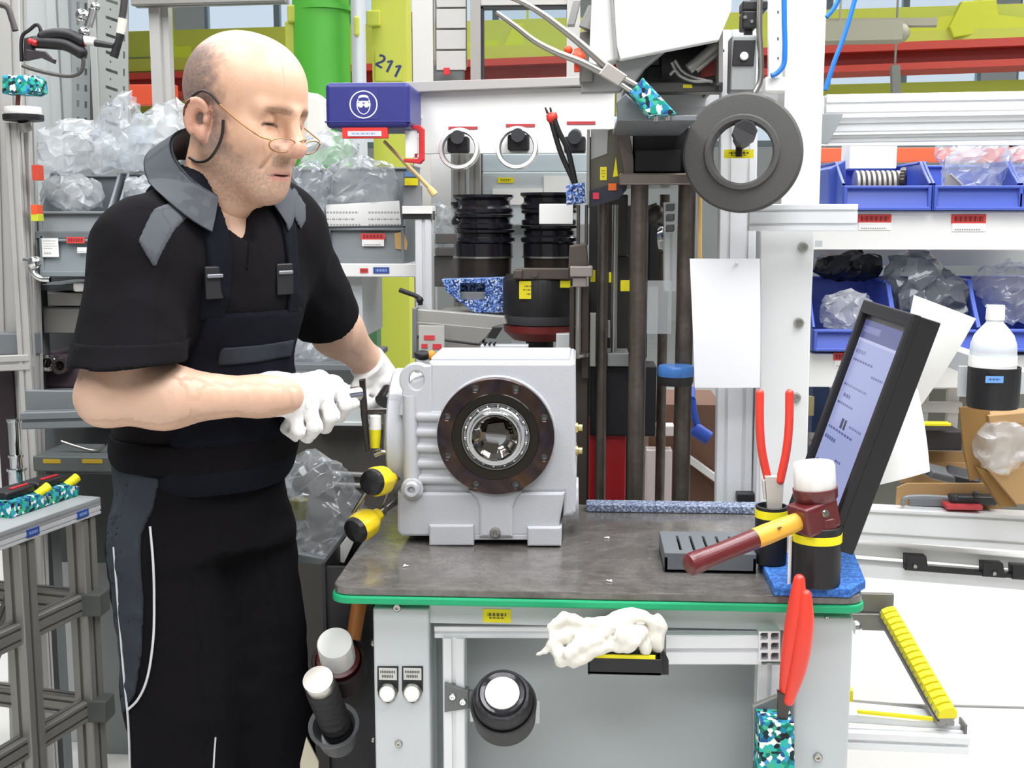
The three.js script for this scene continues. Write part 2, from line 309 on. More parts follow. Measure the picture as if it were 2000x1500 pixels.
// small white chips and scuffs lying in the paint of the top: burrs of metal
// horizontal extrusion with its cut end showing, below the top
const railZ = legZ + 0.012;
obj('front_rail', [alu(at(1300, 1262, railZ - 0.02), at(1484, 1262, railZ - 0.02), 0.036, 0.048, V(0, 1, 0)).scale(1, 1, 1)], M.alu, bench, 'light aluminium extrusion');
function aluEnd(px0, py0, px1, py1, z, cols, rows, parent, dep = 0.035) {   // open cut end of an extrusion: light webs around dark chambers
  const o = [[px0, py0], [px1, py0], [px1, py1], [px0, py1]], holes = [], dark = [];
  const w = (px1 - px0) / cols, h = (py1 - py0) / rows;
  for (let i = 0; i < cols; i++) for (let j = 0; j < rows; j++) { const a = px0 + i * w + w * 0.14, b = px0 + (i + 1) * w - w * 0.14, c = py0 + j * h + h * 0.14, d = py0 + (j + 1) * h - h * 0.14, k = w * 0.14; holes.push([[a + k, c], [b, c], [b, d - k], [b - k, d], [a, d], [a, c + k]]); }
  obj('profile_end', pextr(o, z, dep, 0, holes), M.alu, parent); obj('chamber_floor', pbox(px0 + 1, py0 + 1, px1 - 1, py1 - 1, z - dep, 0.002), M.alu, parent);
}
aluEnd(1482, 1233, 1524, 1292, railZ + 0.004, 2, 3, bench);

// ================= GEARBOX =================
const GZ = onY(962, 1066, TY).z, gb = thing('gearbox', 'light grey cast gearbox housing with a round dark flange standing on the bench top', 'gearbox', V(at(950, 1066, GZ).x, TY, GZ - 0.13));
const mCast = std(0xbbbcbf, 0.5, 0.05, { bumpMap: T.grain, bumpScale: 0.0004 });
const mFlange = std(0xffffff, 0.3, 0.8, { roughnessMap: T.wear, map: tex(256, true, (u, v) => { const b = tn(u, v, 6, 2), c = tn(u, v, 18, 7); return [70 + 26 * b + 12 * c, 56 + 14 * b + 12 * c, 54 - 8 * b + 14 * c]; }, 4) });
const S = (px) => at(px, 850, GZ).x - at(0, 850, GZ).x;   // metres per pixels at the front plane
const mm = (n) => n * (at(1001, 850, GZ).x - at(1000, 850, GZ).x);
const topY = at(980, 704, GZ).y;
// main body: rounded block, tapering at the back; base pan below
obj('housing', [
  pextr([[838, 707], [1118, 707], [1123, 712], [1124, 905], [1126, 925], [1124, 1000], [1118, 1008], [1100, 1009], [1100, 962], [790, 962], [790, 760], [804, 742], [838, 730]], GZ - 0.006, 0.22, 0.006),
  pextr([[776, 962], [1104, 962], [1092, 1026], [1085, 1048], [786, 1048], [779, 1044], [775, 1036]], GZ, 0.24, 0.005),
  pextr([[838, 1026], [925, 1026], [925, 1066], [838, 1066]], GZ + 0.008, 0.25, 0.003),
  pextr([[1030, 1030], [1097, 1030], [1096, 1067], [1030, 1067]], GZ + 0.008, 0.25, 0.003),
  pextr([[922, 1044], [1034, 1044], [1034, 1055], [922, 1055]], GZ, 0.24, 0.002),
  // pedestal below the flange with flared top
  pextr([[914, 958], [1022, 958], [1008, 975], [1002, 992], [1002, 1050], [936, 1050], [936, 992], [930, 975]], GZ + 0.006, 0.05, 0.005),
  // lid joint on top
  pextr([[842, 699], [1112, 699], [1112, 708], [842, 708]], GZ - 0.03, 0.17, 0.002),
  // bulge on the side
  cyl(at(1106, 975, GZ - 0.1), at(1130, 975, GZ - 0.1), 0.045, 0.04, 24),
], mCast, gb);
// lug with an eye
{ const c = at(813, 743, GZ - 0.002), s = new THREE.Shape(), r = mm(34); s.absarc(0, 0, r, R(60), R(215), false); s.lineTo(-mm(36), -mm(70)); s.lineTo(mm(30), -mm(70)); s.lineTo(mm(30), mm(30)); const h = new THREE.Path(); h.absellipse(0, 0, mm(15), mm(18), 0, Math.PI * 2, true); s.holes.push(h);
  obj('lifting_lug', extr(s, 0.02, 0.003, 2, 24).translate(c.x, c.y, c.z - 0.02), mCast, gb); }
// round motor flange on the left face, seen edge on
{ const c = at(786, 850, GZ - 0.125); obj('motor_flange', lathe([[0.03, -0.012], [0.118, -0.012], [0.121, -0.009], [0.121, 0.006], [0.119, 0.01], [0.114, 0.02], [0.11, 0.034], [0.108, 0.06], [0.03, 0.06]], V(c.x, c.y + 0.004, c.z), V(1, 0, 0), 56), mCast, gb); }
// cooling waves between flange and body
{ const g = []; for (let k = 0; k < 5; k++) { const y = 812 + k * 30.5, a = at(820, y, GZ - 0.012), b = at(902, y, GZ - 0.012); g.push(new THREE.CapsuleGeometry(mm(11), b.x - a.x, 6, 14).rotateZ(Math.PI / 2).scale(1, 1, 0.9).translate((a.x + b.x) / 2, a.y, a.z + 0.006)); } obj('cooling_rib', g, mCast, gb); }
{ const a = at(800, 772, GZ - 0.008), b = at(806, 940, GZ - 0.008); obj('corner_web', cyl(a, b, 0.013, 0.016, 18), mCast, gb); }
// output flange
const fc = at(969, 850, GZ), fz = GZ + 0.016;
obj('flange_seat', [cyl(V(fc.x, fc.y, GZ - 0.03), V(fc.x, fc.y, GZ + 0.004), mm(122), mm(116), 56)], mCast, gb);
{ const s = new THREE.Shape(); s.absarc(0, 0, mm(114), 0, Math.PI * 2); const h = new THREE.Path(); h.absarc(0, 0, mm(72), 0, Math.PI * 2, true); s.holes.push(h);
  for (let k = 0; k < 8; k++) { const a = R(22.5 + 45 * k), b = new THREE.Path(); b.absarc(Math.cos(a) * mm(102), Math.sin(a) * mm(102), mm(7.5), 0, Math.PI * 2, true); s.holes.push(b); }
  obj('output_flange', [extr(s, 0.02, 0.0012, 2, 48).translate(fc.x, fc.y, fz - 0.02)], mFlange, gb, 'dark brown steel flange ring with eight bolt holes');
  const st = []; for (let k = 0; k < 8; k++) { const a = R(22.5 + 45 * k); st.push(lathe([[mm(6.4), 0], [mm(7.6), 0], [mm(7.6), 0.017], [mm(6.4), 0.017], [mm(6.4), 0.001], [0, 0.001]], V(fc.x + Math.cos(a) * mm(102), fc.y + Math.sin(a) * mm(102), GZ - 0.002), V(0, 0, 1), 16)); } obj('bolt_hole_sleeve', st, M.darkSteel, gb);
  obj('flange_inner_step', ring(mm(66), mm(86), 0.006, V(fc.x, fc.y, fz - 0.002), V(0, 0, 1), 56, 0.002), std(0x37332f, 0.22, 0.9), gb); }
// bearing: outer race, balls, inner race, hollow shaft
obj('outer_race', ring(mm(63), mm(72), 0.02, V(fc.x, fc.y, fz - 0.014), V(0, 0, 1), 56, 0.0015), M.steel, gb);
for (let k = 0; k < 18; k++) { const a = R(20 * k + 6); obj('ball', sph(V(fc.x + Math.cos(a) * mm(60.5), fc.y + Math.sin(a) * mm(60.5), fz - 0.012), mm(5.4), 1, 1, 1, 12), M.chrome, gb); }
obj('inner_race', ring(mm(50), mm(58), 0.024, V(fc.x, fc.y, fz - 0.01), V(0, 0, 1), 56, 0.0015), M.chrome, gb);
obj('hollow_shaft', [lathe([[mm(50), -0.16], [mm(50), 0.014], [mm(48.5), 0.017], [mm(45.5), 0.017], [mm(43), 0.012], [mm(42), -0.0], [mm(42), -0.16]], V(fc.x, fc.y, fz - 0.006), V(0, 0, 1), 56)], M.chrome, gb);
obj('shaft_key_block', [extr(shapeOf([[-mm(22), -mm(6)], [-mm(17), mm(12)], [mm(14), mm(16)], [mm(17), mm(4)], [mm(26), -mm(2)], [mm(20), -mm(9)]]), 0.02, 0.002).scale(1, 1, 0.3).translate(fc.x + mm(2), fc.y + mm(12), GZ + 0.008), extr(shapeOf([[-mm(24), -mm(40)], [-mm(20), -mm(10)], [mm(10), -mm(14)], [mm(6), -mm(38)]]), 0.03, 0.002).scale(1, 1, 0.2).translate(fc.x - mm(4), fc.y, GZ + 0.005)], M.darkSteel, gb);
obj('shaft_end_disc', lathe([[0, -0.012], [mm(20), -0.009], [mm(34), -0.003], [mm(42.5), 0.006], [mm(42.5), -0.014], [0, -0.014]].reverse(), V(fc.x, fc.y, GZ + 0.013), V(0, 0, 1), 48), std(0x9a958f, 0.1, 1), gb);
// plugs
{ const p = at(806, 953, GZ); obj('oil_plug', [lathe([[0, 0], [mm(22), 0], [mm(22), 0.006], [mm(19), 0.008], [mm(17), 0.008], [mm(16), 0.015], [mm(13), 0.018], [mm(8), 0.018], [mm(6), 0.01], [0, 0.01]], V(p.x, p.y, GZ + 0.001), V(0, 0, 1), 28)], mCast, gb, 'grey screwed oil plug with hexagon socket');
  const q = at(968, 1038, GZ); obj('drain_plug', [lathe([[0, 0], [mm(11), 0], [mm(11), 0.004], [mm(8), 0.009], [mm(4), 0.009], [mm(3.5), 0.004], [0, 0.004]], V(q.x, q.y, GZ + 0.006), V(0, 0, 1), 20)], M.steel, gb); }
for (const y of [835, 880]) { const p = at(1122, y, GZ - 0.05); obj('brass_plug', lathe([[0, 0], [0.009, 0], [0.009, 0.006], [0.006, 0.007], [0.006, 0.014], [0, 0.014]], V(p.x, p.y, p.z), V(1, 0, 0), 12), std(0xcfc18a, 0.3, 1), gb); }

// ================= DISTANCE FIELDS =================
// nets(): meshes the zero level of field f inside lo..hi with cells of h metres
function nets(f, lo, hi, h) {
  const nx = Math.ceil((hi.x - lo.x) / h) + 1, ny = Math.ceil((hi.y - lo.y) / h) + 1, nz = Math.ceil((hi.z - lo.z) / h) + 1, D = new Float32Array(nx * ny * nz);
  const sk = 4;   // coarse skip: where the field is far from zero, fill the block
  for (let k = 0; k < nz; k += sk) for (let j = 0; j < ny; j += sk) for (let i = 0; i < nx; i += sk) {
    const c = f(lo.x + (i + 1.5) * h, lo.y + (j + 1.5) * h, lo.z + (k + 1.5) * h), far = Math.abs(c) > h * 6;
    for (let c2 = k; c2 < Math.min(nz, k + sk); c2++) for (let b = j; b < Math.min(ny, j + sk); b++) for (let a = i; a < Math.min(nx, i + sk); a++) D[(c2 * ny + b) * nx + a] = far ? c : f(lo.x + a * h, lo.y + b * h, lo.z + c2 * h);
  }
  const id = new Int32Array(nx * ny * nz).fill(-1), pos = [], idx = [];
  const off = [0, 1, nx, nx + 1, nx * ny, nx * ny + 1, nx * ny + nx, nx * ny + nx + 1];
  const ed = [[0, 1], [2, 3], [4, 5], [6, 7], [0, 2], [1, 3], [4, 6], [5, 7], [0, 4], [1, 5], [2, 6], [3, 7]];
  for (let k = 0; k < nz - 1; k++) for (let j = 0; j < ny - 1; j++) for (let i = 0; i < nx - 1; i++) {
    const o = (k * ny + j) * nx + i; let m = 0; for (let c = 0; c < 8; c++) if (D[o + off[c]] < 0) m |= 1 << c;
    if (m === 0 || m === 255) continue;
    let x = 0, y = 0, z = 0, n = 0;
    for (const [a, b] of ed) { const da = D[o + off[a]], db = D[o + off[b]]; if ((da < 0) === (db < 0)) continue; const t = da / (da - db); x += (a & 1) + t * ((b & 1) - (a & 1)); y += ((a >> 1) & 1) + t * (((b >> 1) & 1) - ((a >> 1) & 1)); z += (a >> 2) + t * ((b >> 2) - (a >> 2)); n++; }
    id[o] = pos.length / 3; pos.push(lo.x + (i + x / n) * h, lo.y + (j + y / n) * h, lo.z + (k + z / n) * h);
  }
  const quad = (a, b, c, d, flip) => { if (a < 0 || b < 0 || c < 0 || d < 0) return; flip ? idx.push(a, c, b, a, d, c) : idx.push(a, b, c, a, c, d); };
  for (let k = 1; k < nz - 1; k++) for (let j = 1; j < ny - 1; j++) for (let i = 1; i < nx - 1; i++) {
    const o = (k * ny + j) * nx + i, s = D[o] < 0;
    if (s !== (D[o + 1] < 0)) quad(id[o - nx - nx * ny], id[o - nx * ny], id[o], id[o - nx], !s);
    if (s !== (D[o + nx] < 0)) quad(id[o - 1 - nx * ny], id[o - 1], id[o], id[o - nx * ny], !s);
    if (s !== (D[o + nx * ny] < 0)) quad(id[o - 1 - nx], id[o - nx], id[o], id[o - 1], !s);
  }
  const g = new THREE.BufferGeometry(); g.setAttribute('position', new THREE.Float32BufferAttribute(pos, 3)); g.setIndex(idx); g.computeVertexNormals(); return g;
}
const smin = (a, b, k) => { const h = Math.max(k - Math.abs(a - b), 0) / k; return Math.min(a, b) - h * h * k * 0.25; };
const smax = (a, b, k) => -smin(-a, -b, k);
// tapered capsule
function cone(a, b, ra, rb) { const bx = b.x - a.x, by = b.y - a.y, bz = b.z - a.z, L = bx * bx + by * by + bz * bz || 1e-9; return (x, y, z) => { const px = x - a.x, py = y - a.y, pz = z - a.z, t = clamp((px * bx + py * by + pz * bz) / L, 0, 1); return Math.hypot(px - t * bx, py - t * by, pz - t * bz) - (ra + (rb - ra) * t); }; }
// ellipsoid; q turns world into its own axes
function ell(c, rx, ry, rz, q) { const iq = q ? q.clone().invert() : null, v = new THREE.Vector3(); return (x, y, z) => { v.set(x - c.x, y - c.y, z - c.z); if (iq) v.applyQuaternion(iq); const ax = v.x / rx, ay = v.y / ry, az = v.z / rz, k0 = Math.hypot(ax, ay, az), k1 = Math.hypot(ax / rx, ay / ry, az / rz); return k1 < 1e-9 ? -Math.min(rx, ry, rz) : k0 * (k0 - 1) / k1; }; }
// flattened tapered bone: elliptical sections from a to b, wide axis w, given half widths and half depths
function slabBone(a, b, w, wa, da, wb, db) {
  const ax = b.clone().sub(a), L = ax.length(); ax.normalize(); const wx = w.clone().sub(ax.clone().multiplyScalar(w.dot(ax))).normalize(), dx = ax.clone().cross(wx);
  return (x, y, z) => { const px = x - a.x, py = y - a.y, pz = z - a.z; let t = (px * ax.x + py * ax.y + pz * ax.z); const u = px * wx.x + py * wx.y + pz * wx.z, v = px * dx.x + py * dx.y + pz * dx.z, tt = clamp(t / L, 0, 1), ra = wa + (wb - wa) * tt, rb = da + (db - da) * tt, k0 = Math.hypot(u / ra, v / rb), k1 = Math.hypot(u / ra / ra, v / rb / rb) || 1e-6, e = k0 < 1e-6 ? -Math.min(ra, rb) : k0 * (k0 - 1) / k1, over = t < 0 ? -t : t > L ? t - L : 0; return over > 0 ? Math.hypot(Math.max(e, 0), over) + Math.min(e, 0) * 0 - 0 : e; };
}
function union(list, k) { return (x, y, z) => { let d = 1e3; for (const [f, kk] of list) d = d > 900 ? f(x, y, z) : smin(d, f(x, y, z), kk ?? k); return d; }; }
const grow = (f, r) => (x, y, z) => f(x, y, z) - r;
// part of a mesh picked by its triangles' middles, lifted along the normals and given thickness
function peel(g, keep, lift, thick = 0.0015) {
  const p = g.attributes.position, n = g.attributes.normal, ix = g.index.array, map = new Map(), pos = [], nor = [], tri = [];
  const put = (i) => { if (!map.has(i)) { map.set(i, pos.length / 3); pos.push(p.getX(i) + n.getX(i) * lift, p.getY(i) + n.getY(i) * lift, p.getZ(i) + n.getZ(i) * lift); nor.push(n.getX(i), n.getY(i), n.getZ(i)); } return map.get(i); };
  for (let t = 0; t < ix.length; t += 3) { const a = ix[t], b = ix[t + 1], c = ix[t + 2]; const x = (p.getX(a) + p.getX(b) + p.getX(c)) / 3, y = (p.getY(a) + p.getY(b) + p.getY(c)) / 3, z = (p.getZ(a) + p.getZ(b) + p.getZ(c)) / 3; if (keep(x, y, z, n.getX(a), n.getY(a), n.getZ(a))) tri.push(put(a), put(b), put(c)); }
  const N = pos.length / 3, edge = new Map();
  for (let t = 0; t < tri.length; t += 3) for (let e = 0; e < 3; e++) { const a = tri[t + e], b = tri[t + (e + 1) % 3], k = Math.min(a, b) + '_' + Math.max(a, b); edge.set(k, edge.has(k) ? null : [a, b]); }
  for (let i = 0; i < N; i++) pos.push(pos[3 * i] - nor[3 * i] * thick, pos[3 * i + 1] - nor[3 * i + 1] * thick, pos[3 * i + 2] - nor[3 * i + 2] * thick);
  const all = tri.slice(); for (let t = 0; t < tri.length; t += 3) all.push(tri[t] + N, tri[t + 2] + N, tri[t + 1] + N);
  for (const e of edge.values()) if (e) { const [a, b] = e; all.push(a, a + N, b, b, a + N, b + N); }
  const o = new THREE.BufferGeometry(); o.setAttribute('position', new THREE.Float32BufferAttribute(pos, 3)); o.setIndex(all); o.computeVertexNormals(); return o;
}
function skinMesh(name, g, material, parent, colorAt, label) {   // indexed mesh in world axes under parent, optional colours per vertex
  const p = g.attributes.position;
  if (colorAt) { const c = new Float32Array(p.count * 3), q = new THREE.Color(), n = g.attributes.normal; for (let i = 0; i < p.count; i++) { q.set(0xffffff); colorAt(p.getX(i), p.getY(i), p.getZ(i), q, i); c[3 * i] = q.r; c[3 * i + 1] = q.g; c[3 * i + 2] = q.b; } g.setAttribute('color', new THREE.BufferAttribute(c, 3)); }
  boxUV(g); let off = V(0, 0, 0), a = parent; while (a && a !== scene) { off.add(a.position); a = a.parent; }
  g.translate(-off.x, -off.y, -off.z);
  const m = new THREE.Mesh(g, material); m.name = name; m.castShadow = m.receiveShadow = true; if (label) m.userData.label = label; parent.add(m); return m;
}

// ================= THE MAN =================
const J = {   // joints of the skeleton
  pelvis: at(400, 1000, -1.95), waist: at(388, 860, -1.95), chest: at(408, 580, -1.93), neck: at(425, 395, -1.89),
  shR: at(283, 487, -1.78), elR: at(207, 775, -1.7), wrR: at(522, 774, -1.81),
  shL: at(545, 452, -2.02), elL: at(618, 606, -2.16), wrL: at(728, 716, -2.3),
};
const MAZ = R(57), mf = V(Math.sin(MAZ), 0, Math.cos(MAZ)), mr = V(-Math.cos(MAZ), 0, Math.sin(MAZ));   // facing, his own right (towards the camera)
const off3 = (p, f, r, u) => p.clone().addScaledVector(mf, f).addScaledVector(mr, r).add(V(0, u, 0));
J.hipR = off3(J.pelvis, 0, 0.095, -0.06); J.hipL = off3(J.pelvis, 0, -0.095, -0.06);
J.hipR = off3(J.pelvis, 0, 0.08, -0.06); J.hipL = off3(J.pelvis, 0, -0.08, -0.06);
J.knR = off3(J.pelvis, 0.03, 0.085, -0.44).setY(0.52); J.knL = off3(J.pelvis, 0.05, -0.085, 0).setY(0.52);
J.anR = off3(J.pelvis, -0.01, 0.085, 0).setY(0.1); J.anL = off3(J.pelvis, 0.02, -0.095, 0).setY(0.1);
const man = thing('person', 'bald man in glasses, black polo shirt, dark overalls and white gloves working at the gearbox', 'person', V(J.pelvis.x, 0, J.pelvis.z));

// ---- head, in its own axes: z forward, y up, x to his left; origin between the ears ----
const HS = 1.02, hp = at(472, 238, -1.87), hAz = R(66), hTilt = R(16);
const hf0 = V(Math.sin(hAz), 0, Math.cos(hAz)), hl = V(Math.cos(hAz), 0, -Math.sin(hAz));
const hf = hf0.clone().multiplyScalar(Math.cos(hTilt)).add(V(0, -Math.sin(hTilt), 0)), hu = hf.clone().cross(hl).normalize();
const hq = basis(hl, hu, hf);
const toHead = (x, y, z) => V(x, y, z).sub(hp).applyQuaternion(hq.clone().invert()).multiplyScalar(1 / HS);
const fromHead = (x, y, z) => V(x, y, z).multiplyScalar(HS).applyQuaternion(hq).add(hp);
const neckLocal = toHead(J.neck.x, J.neck.y, J.neck.z);
const headParts = [
  [ell(V(0, 0.048, -0.012), 0.077, 0.087, 0.097), 0.02], [ell(V(0, 0.055, 0.03), 0.066, 0.066, 0.062), 0.03], [ell(V(0, -0.01, 0.03), 0.062, 0.075, 0.058), 0.03],
  [cone(V(0.05, -0.04, 0.004), V(0.02, -0.084, 0.066), 0.02, 0.019), 0.035], [cone(V(-0.05, -0.04, 0.004), V(-0.02, -0.084, 0.066), 0.02, 0.019), 0.035], [ell(V(0, -0.089, 0.077), 0.022, 0.016, 0.017), 0.025], [ell(V(0, -0.052, 0.06), 0.042, 0.042, 0.032), 0.03],
  [ell(V(0.043, -0.012, 0.058), 0.024, 0.024, 0.024), 0.03], [ell(V(-0.043, -0.012, 0.058), 0.024, 0.024, 0.024), 0.03],
  [cone(V(0.01, 0.033, 0.091), V(0.046, 0.035, 0.071), 0.0095, 0.0095), 0.016], [cone(V(-0.01, 0.033, 0.091), V(-0.046, 0.035, 0.071), 0.0095, 0.0095), 0.016],
  [cone(V(0, -0.05, -0.02), neckLocal, 0.056, 0.062), 0.03], [cone(V(0, -0.06, 0.012), V(neckLocal.x * 0.8, neckLocal.y + 0.02, neckLocal.z + 0.03), 0.03, 0.03), 0.04],
];
const headAdd = [
  [cone(V(0, 0.034, 0.088), V(0, -0.008, 0.112), 0.0095, 0.0115), 0.012], [ell(V(0, -0.015, 0.1135), 0.0145, 0.0135, 0.0135), 0.01], [ell(V(0.0135, -0.02, 0.1), 0.009, 0.009, 0.012), 0.008], [ell(V(-0.0135, -0.02, 0.1), 0.009, 0.009, 0.012), 0.008],
  [cone(V(0.021, -0.0585, 0.079), V(0.004, -0.052, 0.0925), 0.0055, 0.007), 0.009], [cone(V(-0.021, -0.0585, 0.079), V(-0.004, -0.052, 0.0925), 0.0055, 0.007), 0.009], [cone(V(0.014, -0.0655, 0.083), V(-0.014, -0.0655, 0.083), 0.0075, 0.0075), 0.008], [ell(V(0, -0.065, 0.088), 0.013, 0.0065, 0.0065), 0.007],
];
const eyeBall = [V(0.032, 0.019, 0.069), V(-0.032, 0.019, 0.069)];
const earQ = [1, -1].map((s) => new THREE.Quaternion().setFromEuler(new THREE.Euler(R(-10), s * R(-26), s * R(-8), 'YXZ')).invert()), earC = [V(0.0775, 0.001, -0.008), V(-0.0775, 0.001, -0.008)], ev = new THREE.Vector3();
function fEar(x, y, z, k) {   // outer ear: plate, rolled rim, hollow, tragus, lobe
  const s = k ? -1 : 1; ev.set(x - earC[k].x, y - earC[k].y, z - earC[k].z).applyQuaternion(earQ[k]);
  const a = ev.z + 0.008, b = ev.y, c = ev.x * s, e = Math.hypot(a / 0.019, b / (b > 0 ? 0.0265 : 0.03)), ang = Math.atan2(b, a);
  let d = smax((e - 1) * 0.02, Math.abs(c - 0.002) - 0.0042, 0.004);
  if (!(ang > -1.9 && ang < 0.35)) d = smin(d, Math.hypot((e - 0.93) * 0.021, c - 0.0065) - 0.0038, 0.003);   // helix
  d = smin(d, Math.hypot((Math.hypot((a - 0.001) / 0.012, (b + 0.003) / 0.019) - 1) * 0.013, c - 0.0055) - (ang > 0.2 || ang < -2.2 ? 0.0026 : -0.01), 0.004);   // antihelix
  d = smax(d, -(Math.hypot((a - 0.004) / 0.9, (b + 0.004) / 1.35, (c - 0.007) / 1.1) - 0.0095), 0.003);
  d = smin(d, Math.hypot(a - 0.0135, (b + 0.004) * 0.8, c - 0.005) - 0.0052, 0.004);
  d = smin(d, Math.hypot((a - 0.006) * 0.9, (b + 0.028) * 0.75, c - 0.003) - 0.0082, 0.006);
  return d;
}
const fHeadCore = union(headParts, 0.02), fHeadAdd = headAdd;
function fHead(x, y, z) {
  let d = fHeadCore(x, y, z);
  if (d > 0.06 && Math.abs(x) < 0.06) return d - 0.02;
  for (const s of [1, -1]) { d = smax(d, -(Math.hypot((x - s * 0.031) / 1.25, (y - 0.017) / 0.9, z - 0.102) - 0.0245), 0.013); }
  for (const [f, k] of fHeadAdd) d = smin(d, f(x, y, z), k);
  for (const e of eyeBall) { d = smin(d, Math.hypot(x - e.x, y - e.y, z - e.z) - 0.0148, 0.004); d = smax(d, -(Math.hypot((x - e.x) * 0.09, y - e.y + 0.005 + 9 * (x - e.x) * (x - e.x), (z - e.z - 0.0135) * 0.3) - 0.0016), 0.0015); d = smax(d, -(Math.hypot((x - e.x) * 0.3, y - e.y - 0.0125, (z - e.z - 0.0125) * 0.5) - 0.0014), 0.003); }
  d = smax(d, -(Math.hypot(x * 0.045, y + 0.059 + 3 * x * x, (z - 0.097) * 0.16) - 0.0013), 0.002);   // mouth line
  for (const s of [1, -1]) { d = smax(d, -(Math.hypot((x - s * 0.0075) * 1, (y + 0.0275) * 0.8, (z - 0.104) * 0.7) - 0.0038), 0.003); d = smax(d, -(cone(V(s * 0.022, -0.022, 0.094), V(s * 0.034, -0.052, 0.082), 0.0016, 0.0016)(x, y, z)), 0.008); }
  for (const k of [0, 1]) if (Math.abs(x - earC[k].x) < 0.04) d = smin(d, fEar(x, y, z, k), 0.004);
  return d;
}
const headG0 = nets(fHead, V(-0.1, Math.min(-0.19, neckLocal.y - 0.075), -0.135), V(0.1, 0.145, 0.135), 0.0026);
const hv = new THREE.Vector3();
function headSkin(x, y, z, c) {
  hv.set(x, y, z); const l = toHead(x, y, z), ax = Math.abs(l.x);
  const n1 = fbm(l.x * 60, l.y * 60, l.z * 60, 3), n2 = fbm(l.x * 300, l.y * 300, l.z * 300, 2);
  let r = 0.66, g = 0.39, b = 0.262; r += n1 * 0.05; g += n1 * 0.05; b += n1 * 0.045;
  const mixc = (t, R2, G2, B2) => { t = clamp(t, 0, 1); r = lerp(r, R2, t); g = lerp(g, G2, t); b = lerp(b, B2, t); };
  const onEar = ax > 0.06 && Math.abs(l.x - earC[l.x > 0 ? 0 : 1].x) < 0.04 && fEar(l.x, l.y, l.z, l.x > 0 ? 0 : 1) < 0.003;
  // shaved hair round the back and the sides
  const hair = smooth(0.03, -0.02, l.z + 0.4 * (l.y - 0.05) + n1 * 0.03) * smooth(0.13, 0.085, l.y + n1 * 0.03) * smooth(-0.06, -0.03, l.y) * (onEar ? 0 : 1);
  mixc(hair * (0.85 + 0.5 * n2), 0.15, 0.11, 0.1);
  // beard stubble
  const beard = Math.max(smooth(-0.02, -0.05, l.y + 0.25 * (l.z - 0.03) + n1 * 0.02) * smooth(-0.03, 0.005, l.z) , smooth(0.004, 0, Math.abs(l.y + 0.038) - 0.008) * smooth(0.08, 0.09, l.z) * smooth(0.03, 0.02, ax)) * smooth(-0.135, -0.105, l.y);
  mixc(beard * (0.42 + 0.9 * n2), 0.27, 0.2, 0.165);
  if (l.z > 0.07) { mixc(smooth(0.0035, 0, Math.abs(l.y - 0.037 + ax * 0.03) - 0.003) * smooth(0.008, 0.014, ax) * smooth(0.056, 0.046, ax) * (0.6 + 0.5 * n2), 0.22, 0.15, 0.1); }
  else if (l.z > 0.055) mixc(smooth(0.0035, 0, Math.abs(l.y - 0.0355) - 0.003) * smooth(0.056, 0.046, ax) * smooth(0.03, 0.04, ax) * (0.6 + 0.5 * n2), 0.22, 0.15, 0.1);
  if (l.z > 0.072) { const lip = smooth(0.0095, 0.006, Math.abs(l.y + 0.06)) * smooth(0.026, 0.02, ax); mixc(lip * 0.75, 0.60, 0.26, 0.22); mixc(smooth(0.0025, 0.0008, Math.abs(l.y + 0.059 + 3 * l.x * l.x)) * smooth(0.027, 0.022, ax) * 0.8, 0.25, 0.09, 0.08);
    for (const e of eyeBall) { const dx = l.x - e.x, dy = l.y - e.y; mixc(smooth(0.0034, 0.0014, Math.abs(dy + 0.005 + dx * dx * 9)) * smooth(0.0185, 0.0155, Math.abs(dx)) * 0.9, 0.1, 0.06, 0.05); } }
  mixc(smooth(0.024, 0.008, Math.hypot(l.x, l.y + 0.016, l.z - 0.115)) * 0.5, 0.6, 0.24, 0.19);   // nose tip
  if (onEar) mixc(0.4, 0.6, 0.24, 0.18);   // ears
  c.setRGB(r, g, b);
}
const headG = rotTo(headG0.clone().scale(HS, HS, HS), hq, hp);

// ---- body under the clothes: neck, torso, arms, legs, one field ----
const hand = (w, dir, up, side) => { const x = dir.clone().normalize(), y = up.clone().addScaledVector(x, -up.dot(x)).normalize(), z = x.clone().cross(y).multiplyScalar(side); return (a, b, c) => w.clone().addScaledVector(x, a).addScaledVector(y, b).addScaledVector(z, c); };
const torsoParts = (g) => [
  [slabBone(off3(J.waist, 0, 0, -0.02), off3(J.chest, 0.0, 0, 0.02), mr, 0.142 + g, 0.108 + g, 0.158 + g, 0.116 + g), 0.05], [ell(off3(J.chest, 0.02, 0, 0.02), 0.15 + g, 0.13 + g, 0.112 + g, basis(mr.clone(), V(0, 1, 0), mr.clone().cross(V(0, 1, 0)))), 0.06],
  [ell(off3(J.waist, 0.04, 0, 0.02), 0.138 + g, 0.14 + g, 0.112 + g, basis(mr.clone(), V(0, 1, 0), mr.clone().cross(V(0, 1, 0)))), 0.06],
  [cone(J.shR, J.shL, 0.056 + g, 0.054 + g), 0.08], [cone(off3(J.neck, -0.015, 0.0, 0.0), off3(J.neck, -0.01, 0, -0.08), 0.062 + g, 0.075 + g), 0.07], [cone(off3(J.neck, -0.02, 0.02, -0.02), J.shR.clone().add(V(0, 0.012, 0)), 0.05 + g, 0.052 + g), 0.06], [cone(off3(J.neck, -0.02, -0.02, -0.02), J.shL.clone().add(V(0, 0.012, 0)), 0.05 + g, 0.052 + g), 0.06],
];
